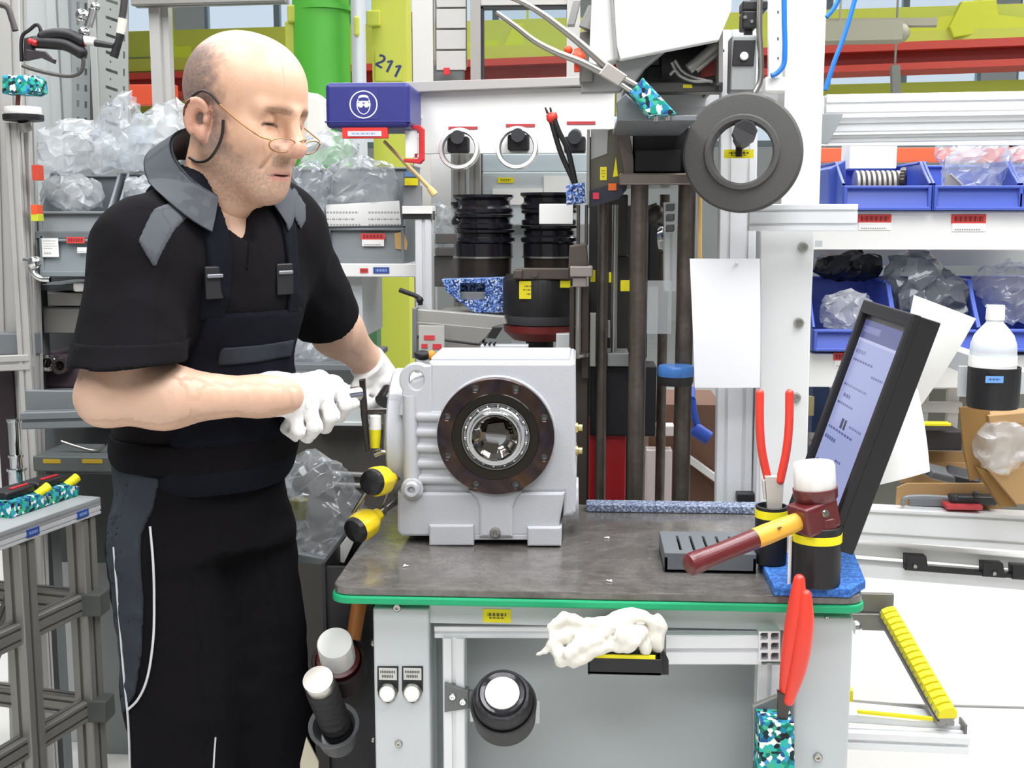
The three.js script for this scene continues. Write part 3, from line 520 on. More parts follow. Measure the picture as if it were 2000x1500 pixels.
const legParts = (g) => [[slabBone(off3(J.pelvis, 0, 0, -0.05), off3(J.waist, 0, 0, 0), mr, 0.146 + g, 0.112 + g, 0.138 + g, 0.106 + g), 0.05], [cone(J.hipR, J.knR, 0.086 + g, 0.068 + g * 1.3), 0.04], [cone(J.knR, J.anR, 0.066 + g * 1.3, 0.052 + g * 1.8), 0.02], [cone(J.hipL, J.knL, 0.086 + g, 0.068 + g * 1.3), 0.04], [cone(J.knL, J.anL, 0.066 + g * 1.3, 0.052 + g * 1.8), 0.02]];
const midF = (a, b, t) => a.clone().lerp(b, t);
const armParts = (s) => { const [sh, el, wr] = s === 'R' ? [J.shR, J.elR, J.wrR] : [J.shL, J.elL, J.wrL]; return [[cone(sh, el, 0.06, 0.043), 0.04], [cone(el, midF(el, wr, 0.35), 0.042, 0.046), 0.02], [cone(midF(el, wr, 0.35), wr, 0.045, 0.027), 0.03], [cone(midF(el, wr, 0.96), midF(el, wr, 1.14), 0.028, 0.026), 0.03]]; };
const fBody = union([...torsoParts(-0.012), ...legParts(-0.012), ...armParts('R'), ...armParts('L'), [cone(J.anR, off3(J.anR, 0.13, 0.02, -0.06), 0.04, 0.035), 0.03], [cone(J.anL, off3(J.anL, 0.13, -0.02, -0.06), 0.04, 0.035), 0.03]], 0.04);

const bodyG0 = nets((x, y, z) => fBody(x, y, z), V(-0.85, 0.03, -2.42), V(-0.05, 1.68, -1.5), 0.0095);
// the head and the body grow together: one continuous surface in one mesh
const bodyG = mergeGeometries([bodyG0, headG]);
const headFrom = bodyG0.attributes.position.count;
const mSkin = phys(0xffffff, 0.46, 0, { vertexColors: true, sheen: 0.15, sheenRoughness: 0.5, sheenColor: new THREE.Color(0xffd8c8), bumpMap: T.grain, bumpScale: 0.00025 });
skinMesh('body', bodyG, mSkin, man, (x, y, z, c, i) => {
  if (i >= headFrom) return headSkin(x, y, z, c);
  const n = fbm(x * 40, y * 40, z * 40, 3), m = fbm(x * 14, y * 14, z * 14, 2); c.setRGB(0.67 + n * 0.05, 0.43 + n * 0.05 - Math.max(m, 0) * 0.07, 0.305 + n * 0.045 - Math.max(m, 0) * 0.07);
});
const hit = (f, px, py, out = 0, from = 1.2) => { const r = ray(px, py); let t = from; for (let k = 0; k < 120; k++) { const p = r.clone().multiplyScalar(t).add(camera.position), d = f(p.x, p.y, p.z); if (d < 0.0008) break; t += Math.min(d * 0.7, 0.05); } return r.multiplyScalar(t - out).add(camera.position); };
const inPoly = (poly, x, y) => { let c = false; for (let i = 0, j = poly.length - 1; i < poly.length; j = i++) { const [a, b] = poly[i], [d, e] = poly[j]; if ((b > y) !== (e > y) && x < (d - a) * (y - b) / (e - b) + a) c = !c; } return c; };
const polyAt = (pix, z) => pix.map(([x, y]) => { const p = at(x, y, z); return [p.x, p.y]; });

const poly2 = (poly) => (x, y) => { let d = 1e9, c = false; for (let i = 0, j = poly.length - 1; i < poly.length; j = i++) { const [ax, ay] = poly[i], [bx, by] = poly[j], ex = bx - ax, ey = by - ay, wx = x - ax, wy = y - ay, t = clamp((wx * ex + wy * ey) / (ex * ex + ey * ey), 0, 1); d = Math.min(d, Math.hypot(wx - ex * t, wy - ey * t)); if ((ay > y) !== (by > y) && x < (bx - ax) * (y - ay) / (by - ay) + ax) c = !c; } return c ? -d : d; };
// a layer of cloth lying on field f, cut out by clip
const shell = (f, out, inn, clip, lo, hi, h = 0.0035) => nets((x, y, z) => { const c = clip(x, y, z), d = f(x, y, z); return smax(smax(d - out, -d - inn, 0.002), c, 0.0025); }, lo, hi, h);
// ---- polo shirt ----
const hemR = at(243, 706, -1.69), hemL = at(636, 622, -2.16), upR = J.shR.clone().sub(hemR).normalize(), upL = J.shL.clone().sub(hemL).normalize();
const hemNR = V(0.02, 1, 0.05).normalize();
const slR = union([[cone(J.shR.clone().add(V(-0.004, -0.01, 0.0)), hemR.clone().add(V(0, -0.05, 0)), 0.074, 0.082), 0.05]], 0.05), slL = union([[cone(J.shL, hemL.clone().addScaledVector(upL, -0.05), 0.078, 0.062), 0.05]], 0.05);

const fold = (x, y, z, amp, s) => amp * (PN.noise(x * 9 + s, y * 5, z * 9) + 0.6 * (Math.abs(PN.noise(x * 16 + y * 8, y * 13 - x * 6 + s, z * 16)) - 0.25));
const fTorso = union(torsoParts(0.004), 0.05);
const collarC = at(418, 345, -1.88);
const fTorsoF = (x, y, z) => fTorso(x, y, z) + fold(x, y, z, 0.0075, 3);
function fShirt(x, y, z) {
  let d = fTorso(x, y, z);
  const cutR = (hemR.x - x) * hemNR.x + (hemR.y - y) * hemNR.y + (hemR.z - z) * hemNR.z, cutL = (hemL.x - x) * upL.x + (hemL.y - y) * upL.y + (hemL.z - z) * upL.z;
  d = smin(d, smax(slR(x, y, z), cutR, 0.004), 0.035); d = smin(d, smax(slL(x, y, z), cutL, 0.004), 0.035);
  d += fold(x, y, z, 0.0075, 3);
  // open neck
  d = smax(d, -(vCut(x, y, z)), 0.006);
  return smax(d, J.waist.y - 0.06 - y, 0.01);
}
const vTip = hit(fTorso, 487, 470, -0.004), vTop = hit(fTorso, 446, 395, -0.004);
const vCut = (() => { const a = cone(vTop.clone(), vTip, 0.05, 0.007), b = cone(collarC.clone().add(V(0, 0.02, 0)), collarC.clone().add(V(-0.01, 0.16, 0)), 0.066, 0.085); return (x, y, z) => Math.min(a(x, y, z), b(x, y, z)); })();
const shirtG = nets(fShirt, V(-0.8, J.waist.y - 0.08, -2.35), V(-0.1, 1.7, -1.5), 0.006);
const mShirt = phys(0x121013, 0.95, 0, { specularIntensity: 0.3, bumpMap: T.weave, bumpScale: 0.0005 }), mGreyCloth = phys(0x54575b, 0.95, 0, { specularIntensity: 0.3, bumpMap: T.weave, bumpScale: 0.0005 });
const shirt = skinMesh('polo_shirt', shirtG, mShirt, man, null, 'black short-sleeved polo shirt');
const manOff = man.position;
function onMan(name, g, m, parent, label) { g.translate(-manOff.x, -manOff.y, -manOff.z); if (!g.attributes.uv) boxUV(g); const o = new THREE.Mesh(g, m); o.castShadow = o.receiveShadow = true; o.name = name; if (label) o.userData.label = label; parent.add(o); return o; }
{ // grey shoulder flashes, hem band, placket
  const P1 = poly2(polyAt([[322, 388], [346, 424], [336, 450], [312, 524], [282, 470], [296, 408]], -1.72)), P2 = poly2(polyAt([[576, 366], [602, 400], [608, 430], [602, 448], [588, 422], [566, 382]], -1.99));
  onMan('shoulder_flash', shell(fShirt, 0.0032, 0.003, (x, y, z) => Math.max(P1(x, y), -1.79 - z), at(250, 560, -1.72).setZ(-1.95), at(370, 360, -1.7).setZ(-1.6).add(V(0.06, 0.02, 0)), 0.003), mGreyCloth, shirt, 'grey shoulder flash');
  onMan('shoulder_flash', shell(fShirt, 0.0032, 0.003, (x, y, z) => Math.max(P2(x, y), z + 1.86, -2.03 - z), at(520, 480, -2.12).setZ(-2.12), at(640, 320, -2.12).setZ(-1.8).add(V(0.08, 0.02, 0)), 0.003), mGreyCloth, shirt, 'grey shoulder flash');
  onMan('sleeve_hem', shell(fShirt, 0.003, 0.004, (x, y, z) => Math.max(Math.hypot(x - hemR.x, z - hemR.z) - 0.115, y - hemR.y - 0.03), V(hemR.x - 0.13, hemR.y - 0.03, hemR.z - 0.13), V(hemR.x + 0.13, hemR.y + 0.05, hemR.z + 0.13), 0.004), mShirt, shirt);
  onMan('placket', tube([[487, 476], [486, 500], [484, 525]].map(([x, y]) => hit(fShirt, x, y, 0.0005)), 0.002, 12, 6), mShirt, shirt);
}
{ // turned-down collar
  const tilt = R(40), e2 = mf.clone().multiplyScalar(Math.cos(tilt)).add(V(0, -Math.sin(tilt), 0)), nn = V(0, Math.cos(tilt), 0).addScaledVector(mf, Math.sin(tilt)), pos = [], idx = [], NU = 48, NV = 9;
  const cc = collarC.clone().addScaledVector(nn, -0.012).addScaledVector(mf, -0.004);
  const pt = (u, v, o) => { const th = lerp(-R(148), R(148), u), back = Math.cos(th), r0 = 0.069 + o, fall = smooth(0.18, 1, v), front = smooth(R(80), R(158), Math.abs(th)), drop = lerp(0.05, 0.06, front);
    const r = v < 0.2 ? r0 + 0.0 : r0 + 0.006 + fall * lerp(0.024, 0.03, front) + o, h = v < 0.2 ? 0.03 + v * 0.02 - (0.2 - v) * 0.25 : 0.036 - fall * drop;
    const p = cc.clone().addScaledVector(mr, Math.sin(th) * r * 1.0).addScaledVector(e2, -back * r * 1.02).addScaledVector(nn, h + 0.01 * back), rd = mr.clone().multiplyScalar(Math.sin(th)).addScaledVector(e2, -back);
    for (let k = 0; k < 30 && v > 0.25 && fTorsoF(p.x, p.y, p.z) < 0.009 + o; k++) p.addScaledVector(rd, 0.0012).addScaledVector(nn, 0.0012); return p; };
  const grid = (o, flip) => { const s = pos.length / 3; for (let j = 0; j <= NV; j++) for (let i = 0; i <= NU; i++) { const p = pt(i / NU, j / NV, o); pos.push(p.x, p.y, p.z); } for (let j = 0; j < NV; j++) for (let i = 0; i < NU; i++) { const a = s + j * (NU + 1) + i, b = a + 1, c = a + NU + 1, d = c + 1; flip ? idx.push(a, b, c, b, d, c) : idx.push(a, c, b, b, c, d); } return s; };
  const A = grid(0, false), B = grid(0.0025, true); const rim = []; for (let i = 0; i <= NU; i++) rim.push(i); for (let j = 1; j <= NV; j++) rim.push(j * (NU + 1) + NU); for (let i = NU - 1; i >= 0; i--) rim.push(NV * (NU + 1) + i); for (let j = NV - 1; j >= 0; j--) rim.push(j * (NU + 1));
  for (let k = 0; k < rim.length - 1; k++) idx.push(A + rim[k], A + rim[k + 1], B + rim[k], B + rim[k], A + rim[k + 1], B + rim[k + 1]);
  const g = new THREE.BufferGeometry(); g.setAttribute('position', new THREE.Float32BufferAttribute(pos, 3)); g.setIndex(idx); g.computeVertexNormals();
  onMan('collar', g, mGreyCloth, shirt, 'grey turned-down collar');
}
// ---- bib overalls ----
const waistTop = at(392, 868, -1.86).y;
const fLegs = union(legParts(0.012), 0.035);
function fTrousers(x, y, z) { let d = fLegs(x, y, z); d += fold(x * 0.9, y * 1.6, z * 0.9, 0.0105, 9); return smax(smax(d, y - waistTop - 0.01, 0.006), 0.09 - y, 0.006); }
const trG = nets(fTrousers, V(-0.8, 0.06, -2.2), V(-0.15, waistTop + 0.04, -1.5), 0.0085);
const mTrouser = phys(0x100e11, 0.95, 0, { specularIntensity: 0.25, bumpMap: T.weave, bumpScale: 0.0006 }), mPanelCloth = phys(0x34383e, 0.95, 0, { specularIntensity: 0.3, bumpMap: T.weave, bumpScale: 0.0006 }), mPiping = std(0xc9c9cb, 0.5), mNavy = phys(0x10121a, 0.95, 0, { specularIntensity: 0.3, bumpMap: T.weave, bumpScale: 0.0006 });
const overalls = new THREE.Group(); overalls.name = 'bib_overalls'; overalls.userData.label = 'dark bib overalls with grey side panels'; man.add(overalls);
const P3 = poly2(polyAt([[196, 900], [325, 925], [312, 985], [296, 1030], [301, 1150], [299, 1250], [285, 1335], [250, 1388], [240, 1330], [226, 1210], [219, 1110], [200, 1000]], -1.83));
onMan('side_panel', shell(fTrousers, 0.0038, 0.003, (x, y, z) => Math.max(P3(x, y), -2.02 - z), V(at(190, 1400, -1.83).x, at(190, 1400, -1.83).y - 0.05, -2.03), V(at(335, 890, -1.83).x, at(190, 890, -1.83).y + 0.02, -1.6), 0.0045), mPanelCloth, overalls, 'dark grey side panel');
onMan('trousers', trG, mTrouser, overalls); 
for (const line of [[[222, 1068], [226, 1120], [233, 1210], [243, 1330], [249, 1390], [252, 1440], [254, 1500]], [[293, 1028], [299, 1100], [301, 1170], [299, 1250], [286, 1330], [268, 1368], [250, 1386]]]) onMan('piping', tube(line.map(([x, y]) => hit(fTrousers, x, y, 0.005)), 0.0021, 60, 6), mPiping, overalls, 'light grey reflective piping');
onMan('piping', tube([[421, 1440], [419, 1465], [417, 1500]].map(([x, y]) => hit(fTrousers, x, y, 0.0015)), 0.0016, 12, 6), mPiping, overalls);
{ // bib: front of the chest, worn over the shirt; straps with buckles
  const bibTop = at(500, 612, -1.8).y, rel = (x, y, z) => (x - J.chest.x) * mr.x + (z - J.chest.z) * mr.z, fr = (x, z) => (x - J.chest.x) * mf.x + (z - J.chest.z) * mf.z;
  const lo = V(J.waist.x - 0.3, waistTop - 0.08, J.waist.z - 0.3), hi = V(J.waist.x + 0.3, J.shR.y + 0.15, J.waist.z + 0.3);
  onMan('bib', shell(fTorsoF, 0.006, 0.006, (x, y, z) => Math.max(0.02 - fr(x, z), y - bibTop, Math.abs(rel(x, y, z)) - lerp(0.1, 0.135, smooth(bibTop, waistTop, y))), lo, hi.clone().setY(bibTop + 0.03), 0.005), mNavy, overalls, 'navy bib');
  onMan('bib_band', shell(fTorsoF, 0.009, 0.003, (x, y, z) => Math.max(0.02 - fr(x, z), y - bibTop + 0.055, bibTop - 0.085 - y, Math.abs(rel(x, y, z) + 0.01) - 0.08), lo, hi.clone().setY(bibTop + 0.03), 0.0045), mPanelCloth, overalls, 'dark grey pocket band');
  onMan('waistband', shell(fTorsoF, 0.0065, 0.01, (x, y, z) => Math.max(y - waistTop - 0.012, waistTop - 0.04 - y), lo, hi.clone().setY(waistTop + 0.06), 0.006), mTrouser, overalls);
  for (const s of [1, -1]) onMan('strap', shell(fTorsoF, 0.006, 0.005, (x, y, z) => Math.max(bibTop - 0.01 - y, Math.abs(rel(x, y, z) - 0.012 - s * lerp(0.08, 0.074, smooth(bibTop, J.shR.y, y))) - 0.018, -0.02 - fr(x, z)), lo.clone().setY(bibTop - 0.03), hi, 0.004), mNavy, overalls);
  for (const [x, y] of [[418, 552], [556, 545]]) { const p = hit(fShirt, x, y, 0.007); onMan('buckle', [box(0, 0, 0, 0.034, 0.05, 0.006, 0.003)][0].applyQuaternion(basis(mr.clone().negate(), V(0, 1, 0), mf)).translate(p.x, p.y, p.z), M.black, overalls); const q = hit(fShirt, x + 2, y - 13, 0.0125); onMan('buckle_bar', box(0, 0, 0, 0.03, 0.006, 0.005, 0.002).applyQuaternion(basis(mr.clone().negate(), V(0, 1, 0), mf)).translate(q.x, q.y, q.z), std(0x8d8f93, 0.4, 0.6), overalls); }
}
for (const [a, s] of [[J.anR, 1], [J.anL, -1]]) { const toe = off3(a, 0.17, s * 0.03, 0).setY(0.045), heel = off3(a, -0.06, 0, 0).setY(0.045); const f = union([[cone(heel, toe, 0.045, 0.042), 0.03], [cone(V(heel.x, 0.06, heel.z).lerp(toe, 0.3), a.clone().setY(0.12), 0.05, 0.048), 0.03]], 0.03); onMan('safety_shoe', nets((x, y, z) => smax(f(x, y, z), 0.004 - y, 0.004), V(a.x - 0.3, -0.02, a.z - 0.3), V(a.x + 0.3, 0.2, a.z + 0.3), 0.008), M.black, man); }

// ---- gloves ----
const px3 = (l) => l.map(([x, y, z]) => at(x, y, z));
function finger(l, r0, r1) { const p = px3(l), o = []; for (let i = 0; i < p.length - 1; i++) o.push([cone(p[i], p[i + 1], lerp(r0, r1, i / (p.length - 1)), lerp(r0, r1, (i + 1) / (p.length - 1))), 0.004]); return union(o, 0.004); }
function gloveMesh(name, wrist, cuff, mcps, fingers, thumb, cutTilt = 0) {
  const m = px3(mcps), w = at(...wrist), parts = [];
  m.forEach((p, i) => parts.push([cone(w, p, 0.025, 0.0145), 0.02])); for (let i = 0; i < m.length - 1; i++) parts.push([cone(m[i], m[i + 1], 0.014, 0.014), 0.01]);
  for (let i = 0; i < m.length - 1; i++) parts.push([cone(w.clone().lerp(m[i], 0.5), w.clone().lerp(m[i + 1], 0.5), 0.02, 0.02), 0.015]);
  const tips = fingers.map((q) => at(...q[q.length - 1])); for (let i = 0; i < m.length - 1; i++) parts.push([cone(m[i].clone().lerp(m[i + 1], 0.5), tips[i].clone().lerp(tips[i + 1], 0.5), 0.017, 0.014), 0.012]);
  const c = px3(cuff); parts.push([cone(c[0], c[1], 0.0385, 0.031), 0.01]);
  const palm = union(parts, 0.012), F2 = fingers.map((f, i) => finger(f, [0.0125, 0.013, 0.0125, 0.0115][i], [0.0108, 0.0112, 0.0108, 0.0098][i])), th = finger(thumb, 0.0145, 0.0108);
  const f = (x, y, z) => { let d = palm(x, y, z); let e = 1; for (const q of F2) e = Math.min(e, q(x, y, z)); d = smin(d, e, 0.009); d = smin(d, th(x, y, z), 0.01); d += 0.0012 * PN.noise(x * 90, y * 90, z * 90) + 0.0016 * PN.noise(x * 35, y * 35, z * 35); return d; };
  const lo = V(9, 9, 9), hi = V(-9, -9, -9); for (const p of [...m, ...c, w, ...px3(fingers.flat()), ...px3(thumb)]) { lo.min(p); hi.max(p); }
  const cn = c[0].clone().sub(c[1]).normalize().add(V(0, cutTilt, 0)).normalize();
  const g = nets((x, y, z) => smax(f(x, y, z), (x - c[0].x) * cn.x + (y - c[0].y) * cn.y + (z - c[0].z) * cn.z, 0.002), lo.clone().addScalar(-0.05), hi.clone().addScalar(0.05), 0.003);
  return onMan(name, g, std(0xf1efec, 0.92, 0, { bumpMap: T.weave, bumpScale: 0.0006 }), man, 'white knitted work glove');
}
gloveMesh('glove', [535, 768, -1.835], [[500, 778, -1.815], [545, 768, -1.84]],
  [[652, 752, -1.915], [628, 764, -1.885], [600, 780, -1.862], [572, 796, -1.845]],
  [[[652, 752, -1.915], [676, 790, -1.905], [662, 812, -1.945], [640, 795, -1.965]], [[628, 764, -1.885], [648, 812, -1.872], [634, 834, -1.91], [612, 815, -1.93]], [[600, 780, -1.862], [616, 834, -1.85], [600, 852, -1.885], [582, 832, -1.905]], [[572, 796, -1.845], [582, 842, -1.838], [570, 856, -1.865], [558, 838, -1.88]]],
  [[565, 748, -1.88], [625, 738, -1.94], [668, 762, -1.965], [690, 788, -1.97]], -0.75);
gloveMesh('glove', [734, 726, -2.3], [[716, 706, -2.275], [736, 728, -2.305]],
  [[714, 750, -2.285], [738, 748, -2.3], [760, 746, -2.325], [776, 748, -2.35]],
  [[[714, 750, -2.285], [706, 776, -2.255], [722, 792, -2.245], [745, 782, -2.25]], [[738, 748, -2.29], [772, 754, -2.255], [784, 776, -2.25], [770, 792, -2.27]], [[760, 746, -2.325], [788, 758, -2.29], [794, 780, -2.285], [780, 794, -2.3]], [[776, 748, -2.35], [798, 762, -2.325], [800, 782, -2.32], [790, 792, -2.335]]],
  [[716, 738, -2.27], [698, 752, -2.25], [700, 776, -2.24], [712, 790, -2.235]]);

// ---- glasses with a cord ----
const glasses = new THREE.Group(); glasses.name = 'eyeglasses'; glasses.userData.label = 'reading glasses worn low on the nose'; man.add(glasses);
const H = (x, y, z) => fromHead(x, y, z), mFrame = std(0xb08a5e, 0.3, 0.8), mTemple = std(0x221d1b, 0.4);
for (const s of [-1, 1]) {
  const rim = []; for (let k = 0; k <= 24; k++) { const a = k / 24 * Math.PI * 2; rim.push(H(s * 0.034 + Math.cos(a) * 0.0255, -0.008 + Math.sin(a) * (Math.sin(a) > 0 ? 0.009 : 0.0135), 0.116 - Math.abs(s * 0.034 + Math.cos(a) * 0.0255) * 0.13 + Math.sin(a) * 0.004)); }
  onMan('rim', tube(rim, 0.0011, 48, 6), mFrame, glasses);
  const ls = [], li = []; const cpt = H(s * 0.034, -0.009, 0.1122); ls.push(cpt.x, cpt.y, cpt.z); rim.slice(0, 24).forEach((p) => ls.push(p.x, p.y, p.z)); for (let k = 0; k < 24; k++) li.push(0, 1 + k, 1 + (k + 1) % 24); const lg = new THREE.BufferGeometry(); lg.setAttribute('position', new THREE.Float32BufferAttribute(ls, 3)); lg.setIndex(li); lg.computeVertexNormals();
  onMan('lens', peel(lg, () => true, 0.0007, 0.0014), phys(0xffffff, 0.02, 0, { transmission: 1, thickness: 0, ior: 1.45 }), glasses);
  onMan('temple', tube([H(s * 0.0595, -0.004, 0.109), H(s * 0.073, -0.002, 0.1), H(s * 0.079, 0.012, 0.055), H(s * 0.082, 0.026, 0.022)], 0.0013, 20, 6), mFrame, glasses);
  onMan('temple_tip', tube([H(s * 0.082, 0.026, 0.022), H(s * 0.083, 0.036, 0.004), H(s * 0.085, 0.037, -0.012), H(s * 0.084, 0.025, -0.03)], 0.0022, 20, 6), mTemple, glasses);
}
onMan('bridge', tube([H(-0.009, -0.004, 0.117), H(0, 0.004, 0.125), H(0.009, -0.004, 0.117)], 0.0012, 12, 6), mFrame, glasses);
onMan('cord', tube([hit(fBodyHead, 436, 234, 0.005), hit(fBodyHead, 434, 262, 0.006), hit(fBodyHead, 424, 290, 0.008), hit(fBodyHead, 406, 312, 0.008), hit(fBodyHead, 388, 316, 0.008), hit(fBodyHead, 370, 308, 0.006)], 0.0024, 40, 6), mTemple, glasses);
function fBodyHead(x, y, z) { const l = toHead(x, y, z); return Math.min(fHead(l.x, l.y, l.z) * HS, fBody(x, y, z)); }

// ================= THINGS ON AND AROUND THE BENCH =================
const TOPC = TY + 0.0005;
function onTop(px, py) { return onY(px, py, TOPC); }
// ---- striped foam bar along the rear edge ----
{ const a = onTop(1145, 1000), b = onTop(1492, 1000); single('foam_bar', 'flat bar of speckled grey-blue foam lying along the rear edge of the bench top', 'foam bar', box((a.x + b.x) / 2, TOPC + 0.008, a.z - 0.02, b.x - a.x, 0.016, 0.04, 0.003), M.foamGreyBlue); }
// ---- pale metal chips on the top ----
[[1185, 1051, 'behind the middle of the bench top beside the gearbox'], [790, 1106, 'near the rounded bench corner'], [1190, 1136, 'near the front edge of the bench top']].forEach(([x, y, l], i) => { const p = onTop(x, y); single('metal_chip', `small pale metal chip lying ${l}`, 'chip', [rotTo(box(0, 0.0012, 0, 0.011, 0.0022, 0.0035, 0.0008), new THREE.Quaternion().setFromAxisAngle(V(0, 1, 0), 0.5 + i), p), rotTo(box(0.003, 0.0012, 0.002, 0.007, 0.002, 0.003, 0.0006), new THREE.Quaternion().setFromAxisAngle(V(0, 1, 0), -0.6 + i), p)], std(0xe2dfd8, 0.4, 0.3)); });
// ---- slotted grey block ----
{ const fl = onTop(1302, 1118), w = onTop(1480, 1118).x - fl.x, y0 = TOPC, h = 0.034, bz = onY(1290, 1036, TOPC + h).z, zc = (fl.z + bz) / 2, d = fl.z - bz, xc = fl.x + w / 2 - 0.004;
  const g = thing('slotted_tray', 'low dark grey block with a row of slots lying behind the mallet handle', 'tool tray', V(xc, y0, zc)), m = std(0x63676a, 0.6, 0.1, { bumpMap: T.grain, bumpScale: 0.0002 });
  part('block', [box(0, 0.003, 0, w, 0.006, d, 0.001), ...[-1, 1].map((s) => box(s * (w / 2 - 0.003), h / 2 - 0.004, 0, 0.006, h - 0.008, d, 0.001)), ...[-1, 1].map((s) => box(0, h / 2 - 0.004, s * (d / 2 - 0.003), w, h - 0.008, 0.006, 0.001))], m, g);
  // top plate with slots
  const s = roundRect(-w / 2, w / 2, -d / 2, d / 2, 0.002); for (let k = 0; k < 5; k++) { const x = -w / 2 + 0.026 + k * 0.022; s.holes.push(new THREE.Path([[x, -d * 0.36], [x + 0.004, -d * 0.36], [x + 0.004, d * 0.3], [x, d * 0.3]].map(([a, b]) => new THREE.Vector2(a, b)))); }
  part('slot_plate', extr(s, 0.008, 0.0012).rotateX(-Math.PI / 2).translate(0, h - 0.009, 0), m, g);
}
// ---- blue mat with the two black cups ----
const matF = onTop(1600, 1166).z, matX0 = onTop(1515, 1166).x, matX1 = onTop(1685, 1150).x, matB = onTop(1480, 1098).z;
{ const a = onTop(1512, 1164), b = onTop(1660, 1168), c = onTop(1690, 1150), d = onTop(1664, 1085), e = onTop(1480, 1100); const s = shapeOf([a, b, c, d, e].map((p) => [p.x, -p.z]));
  single('foam_mat', 'bright blue speckled foam mat under the two black cups on the corner of the bench', 'foam mat', extr(s, 0.014, 0.002).rotateX(-Math.PI / 2).translate(0, TOPC, 0), M.matBlue); }
const MATY = TOPC + 0.0142;
function cup(name, label, px, py, r, h, bandY, bandH) {
  const p = onY(px, py, MATY), z = p.z - r, g = thing(name, label, 'cup', V(p.x, MATY, z));
  part('cup_body', lathe([[0, 0], [r - 0.002, 0], [r, 0.002], [r, h - 0.001], [r - 0.001, h], [r - 0.0035, h], [r - 0.004, h - 0.002], [r - 0.004, 0.008], [0, 0.008]], V(0, 0, 0), V(0, 1, 0), 40), M.black, g);
  part('yellow_band', lathe([[r, bandY], [r + 0.0008, bandY], [r + 0.0008, bandY + bandH], [r, bandY + bandH]], V(0, 0, 0), V(0, 1, 0), 40), M.yellow, g, 'yellow tape band');
  return { p: V(p.x, MATY, z), r, h };
}
const cupB = cup('black_cup', 'wide black cup with a yellow band holding up the mallet head on the blue mat', 1601, 1153, 0.0375, 0.093, 0.068, 0.013);
const cupA = cup('black_cup', 'narrow black cup with a yellow band holding pliers with long red handles', 1509, 1108, 0.026, 0.096, 0.077, 0.013);
{ const a = onY(1541, 1140, MATY); single('white_rod', 'thin white rod standing on the blue mat between the two cups', 'rod', cyl(a, V(a.x, at(1543, 1046, a.z).y, a.z), 0.0028, 0.0028, 12), M.nylon); }
// ---- pliers standing in the narrow cup, red handles up ----
function redPliers(name, label, zc, gripsPix, jawPix, gripR, jawMat = M.steel, fat = false) {
  const all = [...gripsPix.flat(), ...jawPix.flat()], lowest = all.reduce((a, b) => (b[1] > a[1] ? b : a)), o = at(lowest[0], lowest[1], zc), g = thing(name, label, 'pliers', o);
  gripsPix.forEach((l, k) => { const z = zc + (k ? 0.004 : -0.004), pts = l.map(([x, y]) => at(x, y, z)); const cv = new THREE.CatmullRomCurve3(pts), q = []; for (let i = 0; i <= 24; i++) q.push(cv.getPoint(i / 24)); const rad = (i) => gripR * (fat ? 0.72 + 0.5 * Math.sin(Math.PI * clamp(i / 24 * 1.05, 0, 1)) : 1), gp = []; for (let i = 0; i < 24; i++) gp.push([cone(q[i], q[i + 1], rad(i), rad(i + 1)), 0.001]); const fu = union(gp, 0.001), lo = q[0].clone(), hi = q[0].clone(); q.forEach((p) => { lo.min(p); hi.max(p); }); const tg = fat ? nets(fu, lo.addScalar(-gripR * 2), hi.addScalar(gripR * 2), 0.0022) : [tube(pts, gripR, 40, 14), sph(pts[0], gripR), sph(pts[pts.length - 1], gripR)]; obj('red_grip', tg, M.redGrip, g); });
  jawPix.forEach((poly) => obj('jaw', pextr(poly, zc + 0.006, 0.01, 0.0015), jawMat, g));
  return g;
}
redPliers('pliers', 'pliers with red handles standing upright in the narrow black cup', cupA.p.z,
  [[[1484, 768], [1484, 830], [1488, 880], [1500, 938]], [[1542, 768], [1541, 830], [1536, 880], [1524, 938]]], [[[1494, 930], [1532, 930], [1530, 965], [1526, 1010], [1500, 1010], [1497, 965]], [[1489, 938], [1494, 938], [1497, 975], [1492, 975]]], 0.0068, std(0xd6d0c6, 0.35, 0.3));
